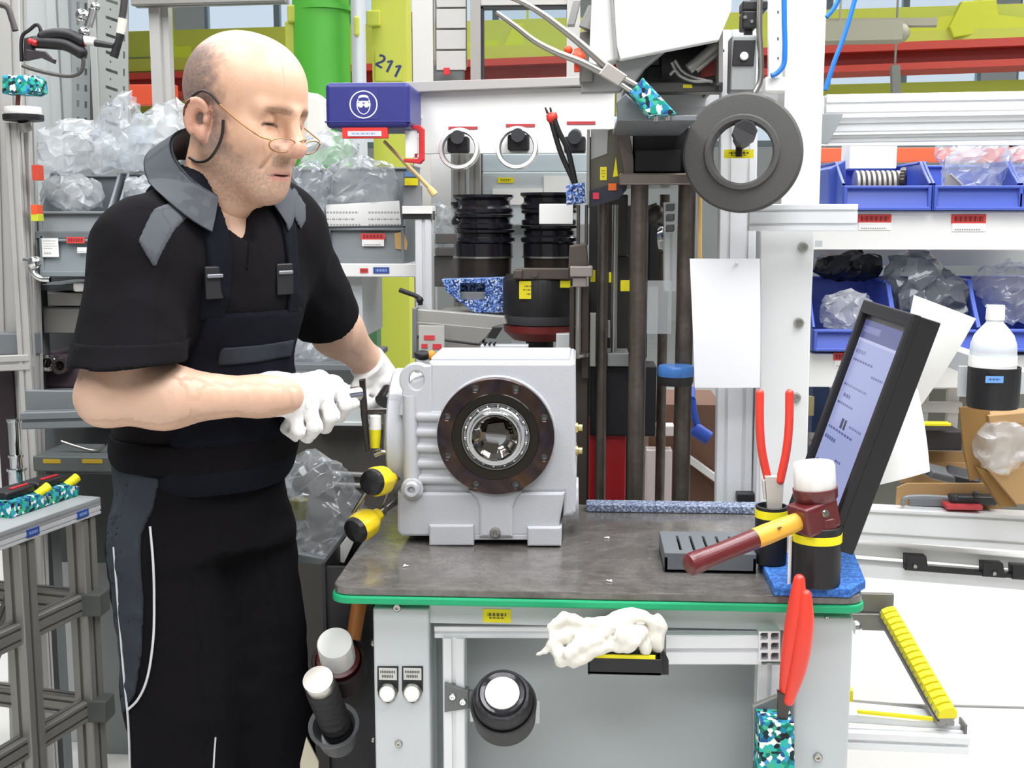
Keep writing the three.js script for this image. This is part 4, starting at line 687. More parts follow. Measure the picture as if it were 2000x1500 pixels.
// ---- mallet lying over the wide cup ----
{ const c = cupB.p, top = V(c.x - 0.007, MATY + cupB.h, c.z), g = thing('mallet', 'mallet with maroon head, white nylon face and yellow handle resting on the wide cup', 'mallet', V(c.x, MATY + cupB.h - 0.02, c.z));
  const hz = c.z + 0.002, U = at(1589, 905, hz), D = at(1598, 1052, hz), ax = U.clone().sub(D), L = ax.length(); ax.normalize();
  const rH = Math.abs(at(1630, 950, hz).x - at(1548, 950, hz).x) / 2;
  obj('nylon_face', lathe([[0, 0], [rH * 0.95, 0], [rH, 0.003], [rH * 1.0, L * 0.33], [rH * 0.93, L * 0.37], [0, L * 0.38]], D.clone().addScaledVector(ax, L * 0.64), ax, 40), M.nylon, g, 'white nylon striking face');
  obj('nylon_face', lathe([[0, 0], [rH * 0.9, 0], [rH * 0.95, 0.004], [rH * 0.95, L * 0.14], [0, L * 0.14]], D.clone().addScaledVector(ax, -L * 0.06), ax, 40), M.nylon, g);
  const head = [lathe([[rH * 0.9, 0], [rH * 1.03, 0.001], [rH * 1.03, L * 0.3], [rH * 0.9, L * 0.34], [rH * 0.86, L * 0.42], [rH * 0.9, L * 0.5], [rH * 1.05, L * 0.56], [rH * 1.07, L * 0.68], [rH * 0.98, L * 0.685]], D.clone(), ax, 40)];
  const E = at(1340, 1106, hz + 0.115), Q = at(1585, 1008, hz + 0.012), hd = Q.clone().sub(E), HL = hd.length(); hd.normalize();
  const side = ax.clone().cross(hd).normalize(), up = hd.clone().cross(side).normalize(), q = basis(hd, up.negate(), hd.clone().cross(up));
  head.push(rotTo(new RoundedBoxGeometry(0.062, 0.046, 0.05, 3, 0.006), q, Q.clone().addScaledVector(hd, 0.004)));
  obj('head', head, M.maroon, g, 'maroon cast head');
  obj('wedge', rotTo(box(0, 0, 0, 0.012, 0.03, 0.014, 0.002), q, Q.clone().addScaledVector(hd, 0.03).add(V(0.004, 0, 0.012))), M.steel, g);
  obj('clamp_screw', screwHead(...at(1612, 1003, hz + 0.045).toArray(), 0.006, V(0.35, 0.2, 1)), M.steel, g);
  const R0 = rH * 0.47; const S2 = E.clone().addScaledVector(hd, HL * 0.53), S3 = E.clone().addScaledVector(hd, HL * 0.88);
  obj('handle', lathe([[R0 * 1.02, 0], [R0 * 1.06, HL * 0.1], [R0 * 0.98, HL * 0.28], [R0 * 0.9, HL * 0.4]], S2, hd, 28), M.orangeWood, g, 'yellow lacquered middle of the handle');
  obj('grip', lathe([[0, 0], [R0 * 0.7, 0.0008], [R0 * 1.08, 0.006], [R0 * 1.14, 0.014], [R0 * 1.08, 0.03], [R0 * 0.98, HL * 0.25], [R0 * 1.0, HL * 0.4], [R0 * 1.04, HL * 0.535], [0, HL * 0.535]], E, hd, 28), M.maroon, g, 'maroon dipped end of the handle');
  obj('handle_mark', rotTo(box(0, 0, 0, 0.006, 0.0008, 0.012), basis(hd, up, hd.clone().cross(up)), E.clone().addScaledVector(hd, HL * 0.72).addScaledVector(V(-0.1, 0.45, 0.8).normalize(), R0 * 1.0)), std(0x5a3a12, 0.6), g);
}
// ---- red pliers in a speckled holder on the front ----
{ const z = TZ + 0.045, p0 = at(1515, 1505, z); const g = thing('foam_holder', 'teal speckled foam block at the bench front holding a pair of red-handled pliers', 'tool holder', V(p0.x, at(1515, 1560, z).y, z - 0.02));
  obj('foam_block', pextr([[1484, 1408], [1552, 1412], [1554, 1600], [1476, 1600]], z + 0.015, 0.05, 0.004), M.foamTeal, g);
  obj('mounting_plate', pextr([[1470, 1380], [1518, 1360], [1516, 1600], [1470, 1600]], z - 0.037, 0.012, 0.002), M.aluDark, g);
  redPliers('pliers', 'closed pliers with thick red handles hanging in the teal foam holder at the bench front', z, [[[1561, 1132], [1556, 1190], [1543, 1275], [1531, 1362]], [[1574, 1162], [1571, 1220], [1559, 1300], [1541, 1368]]], [[[1519, 1350], [1545, 1362], [1538, 1412], [1533, 1420], [1519, 1418]]], 0.0118, M.darkSteel, true); }
// ---- black cup with white inlay on a bracket under the top ----
{ const z = TZ + 0.03, p = at(985, 1340, z), g = thing('socket_cup', 'black round nozzle with a white disc inside a dark cup on the bench front', 'cup', V(p.x, at(985, 1425, z).y, z));
  const ax = V(0.0, 0.74, 0.67).normalize(), c = at(985, 1392, z - 0.03);
  obj('holder_cup', lathe([[0, -0.02], [0.046, -0.02], [0.049, -0.015], [0.052, 0.035], [0.05, 0.037], [0.047, 0.035], [0.046, 0.0], [0, 0]], c, ax, 40), std(0x3c3b3b, 0.6), g);
  obj('nozzle_body', lathe([[0, 0], [0.044, 0], [0.046, 0.03], [0.046, 0.054], [0.042, 0.064], [0.039, 0.066], [0.034, 0.066], [0.03, 0.06], [0, 0.06]], c, ax, 40), M.black, g);
  obj('nozzle_ring', lathe([[0.0265, 0.06], [0.036, 0.062], [0.037, 0.069], [0.034, 0.071], [0.028, 0.069], [0.0265, 0.066]], c, ax, 40), M.blackGloss, g);
  obj('white_disc', lathe([[0, 0.06], [0.0265, 0.06], [0.0265, 0.071], [0.024, 0.0735], [0.008, 0.0735], [0.007, 0.0725], [0.004, 0.0725], [0.0035, 0.0735], [0, 0.0735]], c, ax, 36), M.nylon, g);
  obj('bracket', [pextr([[868, 1334], [915, 1350], [915, 1385], [868, 1392]], legZ - 0.005, 0.02, 0.002), pbox(905, 1352, 960, 1384, legZ - 0.01, 0.012, 0.001)], std(0x6c6f6d, 0.5, 0.2), g);
  obj('clear_plate', pbox(918, 1368, 1054, 1412, legZ + 0.0, 0.004, 0.001), phys(0xf4f6f6, 0.15, 0, { transmission: 0.6, thickness: 0 }), g);
  for (const [x, y] of [[884, 1360], [904, 1370]]) { const b = at(x, y, legZ - 0.005); obj('bolt', screwHead(b.x, b.y, b.z, 0.0065), M.chrome, g); } }
// ---- black tray with the rag ----
{ const z = TZ + 0.07, zb = legZ, p = at(1224, 1318, z), g = thing('wall_tray', 'small black tray with a yellow strip fixed to the bench front, holding a rag', 'tray', V(p.x, p.y, z - 0.03));
  obj('tray_shell', [pbox(1148, 1287, 1292, 1318, z, 0.003, 0.001), pbox(1148, 1312, 1292, 1318, z, z - zb, 0.001), pextr([[1292, 1260], [1306, 1290], [1306, 1318], [1292, 1318]], z - 0.02, 0.004), ...[1149, 1290].map((x) => pbox(x, 1287, x + 3, 1318, z, z - zb, 0.0005)), pbox(1150, 1255, 1290, 1318, zb + 0.004, 0.003)], M.black, g);
  obj('yellow_strip', pbox(1162, 1280, 1280, 1287.5, z - 0.001, 0.004), M.yellow, g); }
{ // rag: crumpled cotton heaped in and hanging over the tray
  const z = TZ + 0.045, P = (x, y, d = 0) => at(x, y, z + d), mmz = (n) => n * 1.72 / F;   // folds: [from, to, radius, radius, depth, depth]
  const folds = [[[1096, 1290], [1140, 1252], 13, 15, 0.012, 0.018], [[1140, 1252], [1200, 1222], 15, 14, 0.018, 0.014], [[1200, 1222], [1246, 1200], 14, 12, 0.014, 0.01], [[1246, 1200], [1276, 1212], 11, 12, 0.01, 0.004], [[1276, 1212], [1284, 1262], 13, 13, 0.004, 0.004], [[1120, 1292], [1165, 1268], 15, 13, 0.02, 0.024], [[1165, 1268], [1206, 1254], 13, 12, 0.024, 0.02], [[1082, 1222], [1102, 1206], 10, 11, 0, -0.002], [[1102, 1206], [1134, 1214], 11, 12, -0.002, 0], [[1080, 1226], [1088, 1268], 11, 12, 0, 0.006], [[1088, 1268], [1098, 1290], 12, 12, 0.006, 0.012], [[1110, 1236], [1150, 1232], 22, 22, -0.006, -0.008], [[1150, 1236], [1260, 1240], 30, 34, -0.012, -0.012], [[1208, 1262], [1216, 1240], 13, 15, 0.022, 0.024], [[1216, 1240], [1250, 1236], 14, 14, 0.024, 0.02], [[1250, 1236], [1262, 1268], 13, 13, 0.02, 0.016], [[1226, 1266], [1240, 1252], 12, 12, 0.026, 0.028], [[1284, 1206], [1297, 1226], 9, 8, -0.002, 0.002], [[1297, 1226], [1288, 1246], 8, 9, 0.002, 0.004], [[1160, 1218], [1232, 1194], 10, 9, 0.004, 0], [[1112, 1276], [1170, 1246], 12, 12, 0.024, 0.024], [[1051, 1277], [1066, 1271], 3.5, 4, 0.006, 0.006], [[1066, 1271], [1076, 1257], 4, 6, 0.006, 0.006], [[1076, 1257], [1090, 1246], 6, 8, 0.006, 0.006]];
  const f0 = union(folds.map(([a, b, ra, rb, da, db]) => [cone(P(...a, da), P(...b, db), mmz(ra), mmz(rb)), 0.005]), 0.005);
  const f = (x, y, zz) => f0(x, y, zz) + 0.0035 * (Math.abs(PN.noise(x * 42 + y * 30, y * 34 - x * 20, zz * 38)) * 1.5 - 0.35);
  const lo = P(1040, 1310).add(V(0, 0, -0.06)), hi = P(1315, 1180).add(V(0, 0, 0.07));
  const g = nets((x, y, zz) => Math.max(f(x, y, zz), legZ + 0.004 - zz), lo, hi, 0.0028); g.translate(0, 0, 0);
  single('rag', 'crumpled off-white cotton rag hanging out of the black tray under the bench top', 'rag', [g], M.cloth); }
// ---- monitor ----
{ const T0 = at(1812, 622, -1.78), B0 = at(1640, 1078, -1.78), h = Math.hypot(T0.x - B0.x, T0.y - B0.y), lean = Math.atan2(T0.x - B0.x, T0.y - B0.y), w = 0.225, th = 0.045, turn = R(6);
  const g = thing('monitor', 'black tilted flat monitor showing a pale blue text screen, standing behind the mallet', 'monitor', V(0, 0, 0)); const up = V(Math.sin(lean), Math.cos(lean), 0), wd = V(Math.sin(turn) * Math.cos(lean), -Math.sin(turn) * Math.sin(lean), Math.cos(turn)).normalize(), nrm = up.clone().cross(wd).negate().normalize();
  const nn = nrm.x < 0 ? nrm : nrm.clone().negate(); const wx = up.clone().cross(nn).normalize(); // right-handed: wx, up, nn
  const q = basis(wx, up, nn), c = B0.clone().addScaledVector(up, h / 2).addScaledVector(wd, -w / 2); g.position.copy(c); g.quaternion.copy(q);
  const fr = new THREE.Shape([[-w / 2, -h / 2], [w / 2, -h / 2], [w / 2, h / 2], [-w / 2, h / 2]].map(([a, b]) => new THREE.Vector2(a, b))); fr.holes.push(new THREE.Path([[-w / 2 + 0.014, -h / 2 + 0.02], [-w / 2 + 0.014, h / 2 - 0.022], [w / 2 - 0.016, h / 2 - 0.022], [w / 2 - 0.016, -h / 2 + 0.02]].map(([a, b]) => new THREE.Vector2(a, b))));
  part('bezel', extr(fr, 0.014, 0.003).translate(0, 0, th / 2 - 0.014), M.black, g); part('case', box(0, 0, -0.0065, w - 0.001, h - 0.001, th - 0.013, 0.002), M.black, g);
  part('screen_border', box(0, 0, th / 2 - 0.012, w - 0.02, h - 0.03, 0.002), std(0x4a4746, 0.3), g);
  const tx = canvasTex(512, 760, (k, W, H) => { k.fillStyle = '#a9b2e2'; k.fillRect(0, 0, W, H); k.fillStyle = '#5d6299'; k.fillRect(0, 0, W, 74); k.fillStyle = '#8087bd'; k.fillRect(20, 22, 200, 26); k.fillStyle = '#c3c9ee'; k.fillRect(0, 74, W, 12); k.fillStyle = '#5f66a0'; let y = 120; [[20, 120], [20, 260], [300, 140], [20, 300], [60, 90], [20, 210], [260, 160], [20, 320], [20, 150], [240, 80], [20, 260], [60, 180], [20, 330], [300, 90]].forEach(([x, l], i) => { for (let d = 0; d < l;) { const s = 8 + ((d * 13 + i * 31) % 26); k.fillRect(x + d, y, Math.min(s, l - d), i % 4 === 0 ? 15 : 9); d += s + 8; } y += i % 3 === 2 ? 66 : 38; }); k.fillStyle = '#2c2f55'; k.fillRect(150, 392, 30, 40); k.fillRect(192, 392, 26, 40); });
  const pg = new THREE.BoxGeometry(w - 0.036, h - 0.06, 0.001).translate(0, 0.0, th / 2 - 0.0105); part('screen', pg, std(0x222222, 0.25, 0, { map: tx, emissive: 0xffffff, emissiveMap: tx, emissiveIntensity: 0.95 }), g, 'pale blue screen with lines of text', true);
    part('stand_arm', [box(0, -h / 2 - 0.02, -0.01, 0.06, 0.06, 0.016, 0.003)], M.black, g); }
// ---- sheets of paper behind the monitor ----
function sheet(pix, zTop, zBot, bend = 0.01) { // curved sheet: corner pixels tl, tr, br, bl
  const [tl, tr, br, bl] = [at(...pix[0], zTop), at(...pix[1], zTop - 0.03), at(...pix[2], zBot - 0.03), at(...pix[3], zBot)], N = 10, pos = [], idx = [];
  for (let j = 0; j <= N; j++) for (let i = 0; i <= N; i++) { const u = i / N, v = j / N, a = tl.clone().lerp(tr, u), b = bl.clone().lerp(br, u), p = a.lerp(b, v); p.z += bend * Math.sin(v * Math.PI) + bend * 0.5 * Math.sin(u * 3.1); pos.push(p.x, p.y, p.z); }
  for (let j = 0; j < N; j++) for (let i = 0; i < N; i++) { const a = j * (N + 1) + i, b = a + 1, c = a + N + 1, d = c + 1; idx.push(a, c, b, b, c, d); }
  const g = new THREE.BufferGeometry(); g.setAttribute('position', new THREE.Float32BufferAttribute(pos, 3)); g.setIndex(idx); g.computeVertexNormals(); return peel(g, () => true, 0.0003, 0.0006);
}
single('paper_sheet', 'white sheet of paper sticking up behind the top of the monitor', 'paper', sheet([[1785, 576], [1906, 622], [1800, 790], [1730, 800]], -2.0, -2.03), M.paper);
single('paper_sheet', 'larger white sheet hanging down behind the lower half of the monitor', 'paper', sheet([[1680, 770], [1792, 760], [1816, 921], [1680, 955]], -1.95, -1.9), M.paper);
// ---- fixture on the motor flange that he is turning ----
{ const z = -2.05, g = thing('clamping_fixture', 'black and chrome clamp with a yellow sleeve bolted to the gearbox flange between his hands', 'clamp', at(735, 890, z));
  obj('bar', pextr([[701, 742], [712, 740], [716, 800], [722, 880], [714, 884], [704, 810]], z, 0.012, 0.002), M.darkSteel, g);
  obj('arm', pextr([[706, 800], [768, 798], [768, 808], [706, 810]], z - 0.004, 0.01, 0.001), M.darkSteel, g);
  { const a = at(733, 838, z + 0.012), b = at(733, 812, z + 0.012); obj('clear_sleeve', cyl(a, b, 0.011, 0.01, 20), M.nylon, g); const c = at(733, 874, z + 0.012); obj('yellow_sleeve', cyl(c, a, 0.0085, 0.0108, 20), M.yellow, g, 'yellow sleeve'); }
  obj('flange_bolt', [cyl(at(738, 883, z), at(764, 883, z), 0.004, 0.004, 12), cyl(at(732, 888, z), at(746, 882, z), 0.007, 0.007, 12)], M.chrome, g);
  obj('chrome_rail', [pbox(748, 806, 756, 880, z - 0.012, 0.008, 0.001)], M.steel, g);
  const a = at(752, 786, -2.22), b = at(764, 764, -2.24); obj('black_knob', [cyl(a, b, 0.021, 0.019, 24)], M.blackGloss, g); }
{ const a = at(548, 812, -1.895), b = at(676, 772, -1.965), c = at(702, 768, -1.985), g = thing('nut_driver', 'hand nut driver with a chrome socket held in his fist', 'hand tool', a); obj('handle', cyl(a, at(650, 781, -1.95), 0.013, 0.011, 16), M.black, g); obj('shaft', cyl(at(648, 781, -1.949), b, 0.005, 0.005, 12), M.chrome, g); obj('socket', [cyl(b, c, 0.0125, 0.0125, 6), cyl(at(672, 773, -1.963), b, 0.01, 0.0125, 16)], M.chrome, g); }

// ================= PRESS AND TOOL WALL BEHIND THE BENCH =================
const yAt = (px, py, z) => at(px, py, z).y;
const vpost = (x0, x1, py0, z, d, yb = 0) => { const a = at(x0, py0, z), b = at(x1, py0, z); return boxAB(V(a.x, a.y, z), V(b.x, yb, z - d)); };
const vcyl = (x0, x1, py0, py1, z, seg = 24, yb) => { const m = (py0 + py1) / 2, a = at(x0, m, z), b = at(x1, m, z), x = (a.x + b.x) / 2; return cyl(V(x, yb ?? yAt((x0 + x1) / 2, py1, z), z), V(x, yAt((x0 + x1) / 2, py0, z), z), (b.x - a.x) / 2, (b.x - a.x) / 2, seg); };
const strokes = (bg, fg, w = 128, h = 48, rows = [[10, 8, 108, 14], [10, 30, 90, 8]]) => std(0xffffff, 0.6, 0, { map: lines(w, h, bg, fg, rows) });
const mRedPrint = strokes('#d8453f', '#7d1c1f', 128, 40, [[12, 8, 106, 24]]), mWhitePrint = strokes('#f1efec', '#8a8785', 128, 48, [[10, 34, 100, 8]]), mBluePrint = strokes('#2b4a92', '#8fa6d8', 96, 40, [[16, 12, 66, 16]]), mOrangeLabel = std(0xe8722c, 0.6), mRedPaint = std(0xc3262b, 0.42, 0.05), mPaperPrint = strokes('#efeeea', '#a8a6a2', 128, 128, [[12, 16, 100, 6], [12, 36, 90, 5], [12, 52, 104, 5], [12, 68, 70, 5], [12, 96, 60, 14]]);
function lab(px0, py0, px1, py1, z, m, parent, name = 'label') { return label3d(px0, py0, px1, py1, z, 0.001, m, parent, name); }
{
  const g = thing('press', 'tall workshop press with dark steel columns and a black head box behind the bench', 'press', V(at(1270, 900, -2.5).x, 0, -2.52));
  for (const [a, b, z, t] of [[1228, 1262, -2.4, 362], [1319, 1353, -2.42, 362], [1165, 1186, -2.5, 395], [1284, 1303, -2.66, 380]]) obj('column', vcyl(a, b, t, 975, z, 28, 0.8), M.column, g, 'brown-grey steel column');
  obj('base', [box(at(1262, 900, -2.54).x, 0.4, -2.54, 0.25, 0.8, 0.34, 0.005)], M.darkSteel, g);
  obj('top_plate', [pbox(1210, 338, 1358, 361, -2.37, 0.31, 0.003)], std(0x8a8078, 0.4, 0.6, { roughnessMap: T.wear }), g);
  obj('head_box', [pbox(1236, 230, 1345, 338, -2.42, 0.2, 0.004), pbox(1240, 292, 1330, 336, -2.385, 0.03, 0.003)], std(0x232224, 0.45, 0.2), g, 'black head box');
  obj('head_upright', [pextr([[1206, 262], [1216, 240], [1228, 250], [1238, 312], [1238, 340], [1222, 340]], -2.385, 0.05, 0.002)], std(0x6f6660, 0.4, 0.5), g); obj('head_upright', [pbox(1338, 300, 1352, 338, -2.385, 0.04, 0.002)], std(0x6f6660, 0.4, 0.5), g);
  obj('side_cheek', [pextr([[1152, 268], [1190, 252], [1212, 250], [1226, 300], [1226, 362], [1212, 384], [1152, 402]], -2.44, 0.04, 0.002)], std(0x5d5a4e, 0.45, 0.3), g); obj('cheek_foot', pextr([[1150, 372], [1224, 352], [1224, 370], [1210, 388], [1150, 406]], -2.436, 0.05, 0.001), std(0x2d2f3a, 0.5), g); obj('cheek_edge', pbox(1146, 252, 1152, 398, -2.43, 0.05, 0.001), M.steel, g);
  obj('cheek_window', pextr([[1154, 252], [1188, 252], [1186, 300], [1154, 312]], -2.438, 0.004, 0.0005), std(0x9a9a98, 0.4, 0.2), g);
  lab(1172, 326, 1185, 352, -2.4395, mYellow2, g, 'yellow_sticker'); obj('yellow_sticker', pextr([[1197, 346], [1203, 306], [1207, 344]], -2.4385, 0.001), M.yellow, g); lab(1188, 358, 1204, 372, -2.4345, mOrangeLabel, g, 'orange_label'); lab(1158, 376, 1170, 389, -2.4345, std(0xd83550, 0.6), g, 'red_label');
  // ram, guide and lower blocks
  obj('ram_block', [pbox(1152, 715, 1282, 852, -2.53, 0.1, 0.004)], std(0x28272a, 0.5, 0.3), g); obj('ram_plate', pbox(1186, 690, 1228, 716, -2.5, 0.1, 0.002), std(0x8f9290, 0.4, 0.5), g);
  obj('ram_rod', vcyl(1194, 1206, 400, 700, -2.52, 20), M.steel, g); obj('ram_housing', [pbox(1186, 380, 1226, 500, -2.6, 0.06, 0.003), pbox(1206, 500, 1228, 690, -2.62, 0.03, 0.002)], std(0x3a3936, 0.5, 0.4), g);
  obj('guide_plate', pbox(1152, 612, 1164, 716, -2.52, 0.03, 0.001), M.steel, g); obj('guide_plate', pbox(1187, 626, 1192, 660, -2.54, 0.02, 0.001), M.steel, g);
  for (const [x0, x1, y0, y1] of [[1153, 1163, 528, 551], [1189, 1194, 532, 552], [1212, 1230, 548, 569]]) obj('yellow_tape', pbox(x0, y0, x1, y1, -2.5, 0.012, 0.001), M.yellow, g);
  obj('cutter', [lathe([[0.004, 0], [0.03, 0], [0.034, 0.01], [0.02, 0.02], [0.034, 0.03], [0.03, 0.04], [0.004, 0.04]], at(1290, 470, -2.6), V(1, 0.1, 0.3), 30)], M.chrome, g);
  obj('clear_guard', [pbox(1264, 548, 1312, 652, -2.46, 0.003, 0.0005)], phys(0xf6f8f8, 0.1, 0, { transmission: 0.7, thickness: 0 }), g); obj('guard_rail', alu(at(1310, 568, -2.52), at(1310, 455, -2.52), 0.03, 0.03), M.alu, g);
  aluEnd(1297, 395, 1321, 456, -2.5, 1, 3, g);
  obj('hose_fitting', [sph(at(1280, 420, -2.56), 0.022), sph(at(1300, 428, -2.57), 0.018), cyl(at(1270, 400, -2.56), at(1285, 440, -2.56), 0.014)], std(0x55524c, 0.4, 0.6), g);
  obj('rear_housing', [pbox(1150, 400, 1266, 700, -2.78, 0.06, 0.004), pbox(1266, 430, 1300, 560, -2.8, 0.04, 0.004), vpost(1118, 1262, 690, -2.76, 0.04)], std(0x2d2b2b, 0.55, 0.3), g);
  obj('plate_bolt', [[1240, 336], [1330, 336]].map(([x, y]) => cyl(at(x, y + 4, -2.45), at(x, y - 2, -2.45), 0.008)), M.steel, g);
}
{ const g = thing('toggle_clamp_stand', 'slim dark stand with a grey clamp head and bright guide rod beside the press', 'stand', V(at(1131, 700, -2.46).x, 0.8, -2.47));
  obj('mast', [pbox(1112, 560, 1122, 740, -2.47, 0.03, 0.002), pbox(1136, 560, 1150, 740, -2.47, 0.03, 0.002), vpost(1114, 1148, 640, -2.49, 0.03, 0)], std(0x4a423b, 0.45, 0.5), g); obj('guide_rod', vcyl(1124, 1135, 556, 700, -2.45, 18), M.steel, g); obj('clamp_head', [pbox(1113, 520, 1158, 541, -2.43, 0.05, 0.003), pbox(1118, 541, 1146, 561, -2.44, 0.04, 0.003)], std(0xa39a92, 0.4, 0.5), g, 'grey clamp head');
  obj('joint_block', [pextr([[1112, 480], [1146, 474], [1150, 520], [1110, 526]], -2.45, 0.04, 0.004)], std(0x5a5148, 0.6, 0.3), g); for (const x of [1126, 1142]) obj('rod', vcyl(x, x + 7, 400, 478, -2.46, 14), M.column, g); obj('collar', lathe([[0.008, 0], [0.022, 0], [0.022, 0.006], [0.008, 0.006]], at(1130, 696, -2.45), V(0, 1, 0), 20), M.steel, g); }
single('steel_block', 'tall bright red painted steel block standing in the foot of the press', 'block', [pbox(1150, 818, 1222, 1010, -2.55, 0.05, 0.003), cyl(at(1203, 833, -2.552), at(1203, 833, -2.548), 0.006)], mRedPaint);
{ const g = thing('blue_disc', 'flat disc with a blue top and black underside beside the press column', 'disc', at(1320, 750, -2.36)); const c = at(1320, 734, -2.37), r = Math.abs(at(1356, 734, -2.37).x - at(1285, 734, -2.37).x) / 2; obj('blue_top', lathe([[0, 0], [r * 0.97, 0], [r, 0.004], [r, 0.016], [r * 0.94, 0.021], [0, 0.021]], c, V(0, 1, 0), 36), std(0x3f74b8, 0.3), g, 'blue top'); obj('black_base', lathe([[0, -0.018], [r * 0.9, -0.018], [r * 0.97, -0.01], [r * 0.97, 0], [0, 0]], c, V(0, 1, 0), 36), M.black, g); }
single('plastic_sheet', 'blank white plastic sheet hanging at the side of the press', 'sheet', [cyl(at(1440, 512, -2.24), at(1440, 512, -2.4), 0.003).toNonIndexed(), sheet([[1347, 505], [1484, 505], [1484, 757], [1357, 757]], -2.24, -2.24, 0.006)], phys(0xf3f3f5, 0.35, 0, { transmission: 0.12, thickness: 0 }));
{ const g = thing('machine_column', 'white-grey sheet metal column with round bolts between the press and the shelf rack', 'column', V(at(1540, 900, -2.42).x, 0, -2.42));
  obj('front_sheet', [pextr([[1484, 438], [1592, 438], [1584, 620], [1574, 1010], [1572, 1300], [1484, 1300]], -2.32, 0.02, 0.003), vpost(1488, 1570, 600, -2.33, 0.1)], std(0xdadbda, 0.45, 0, { bumpMap: T.grain, bumpScale: 0.0001 }), g);
  for (const [x, y] of [[1568, 482], [1560, 630], [1554, 776]]) { const p = at(x, y, -2.318); obj('bolt', screwHead(p.x, p.y, p.z, 0.01), M.steel, g); } lab(1592, 470, 1606, 482, -2.33, M.greyPaint, g, 'clip'); }
{ const g = thing('aluminium_post', 'light aluminium post between the press and the white column', 'post', V(at(1440, 700, -2.42).x, 0, -2.4)); obj('extrusion', alu(at(1444, 900, -2.4).setY(0), at(1444, 60, -2.4), 0.072, 0.036), M.alu, g); obj('extrusion', alu(at(1420, 900, -2.44).setY(0), at(1420, 380, -2.44), 0.03, 0.03), M.aluDark, g); obj('foot_bracket', [pbox(1440, 965, 1496, 982, -2.35, 0.03, 0.002)], M.black, g); }
single('wooden_stick', 'thin tan wooden stick standing beside the press column above the plastic sheet', 'stick', [cyl(at(1367, 560, -2.3), at(1367, 350, -2.3), 0.004)], std(0xd9b26c, 0.6));
single('machine_post', 'big white upright post rising out of the picture top behind the rubber ring', 'post', [vpost(1541, 1617, -80, -2.44, 0.08, 1.5)], M.whitePaint);
single('cross_beam', 'short white aluminium beam running across in front of the shelf rack', 'beam', [alu(at(1462, 425, -2.26), at(1672, 425, -2.26), 0.05, 0.026, V(0, 0, 1))], M.alu);
single('cross_beam', 'white aluminium beam behind the black head box of the press', 'beam', [alu(at(1205, 196, -2.55), at(1560, 198, -2.55), 0.062, 0.03, V(0, 0, 1))], M.alu);
{ // big rubber ring on its peg
  const z = -2.18, c = at(1450, 299, z), k = z / -F, g = thing('rubber_ring', 'big dark grey rubber ring hanging on a black peg with a yellow tag behind it', 'ring', V(c.x, c.y - 113 * k, c.z)), ax = V(-0.22, 0.02, 1).normalize();
  obj('ring_body', lathe([[57 * k, -0.02], [110 * k, -0.02], [112.5 * k, -0.017], [112.5 * k, 0.006], [108 * k, 0.011], [72 * k, 0.014], [69 * k, 0.02], [61 * k, 0.02], [57 * k, 0.016], [57 * k, -0.02]], c, ax, 72), M.ringGrey, g);
  const h = thing('peg', 'black knurled peg carrying the rubber ring', 'peg', at(1452, 259, z - 0.1)); const a = at(1449, 274, z - 0.1), b = at(1455, 257, z + 0.05); obj('shaft', cyl(a, b, 0.017, 0.019, 8), M.black, h); obj('head', [cyl(at(1453, 262, z + 0.02), b, 0.022, 0.022, 8)], std(0x2c2b2d, 0.5), h); obj('neck', cyl(at(1443, 278, z - 0.1), at(1443, 306, z - 0.1), 0.006), M.black, h);
  const t = lab(1414, 292, 1472, 309, z - 0.11, mYellowPrint, scene, 'tag_label'); tag(t, 'yellow tag with print seen through the hole of the rubber ring', 'label'); }
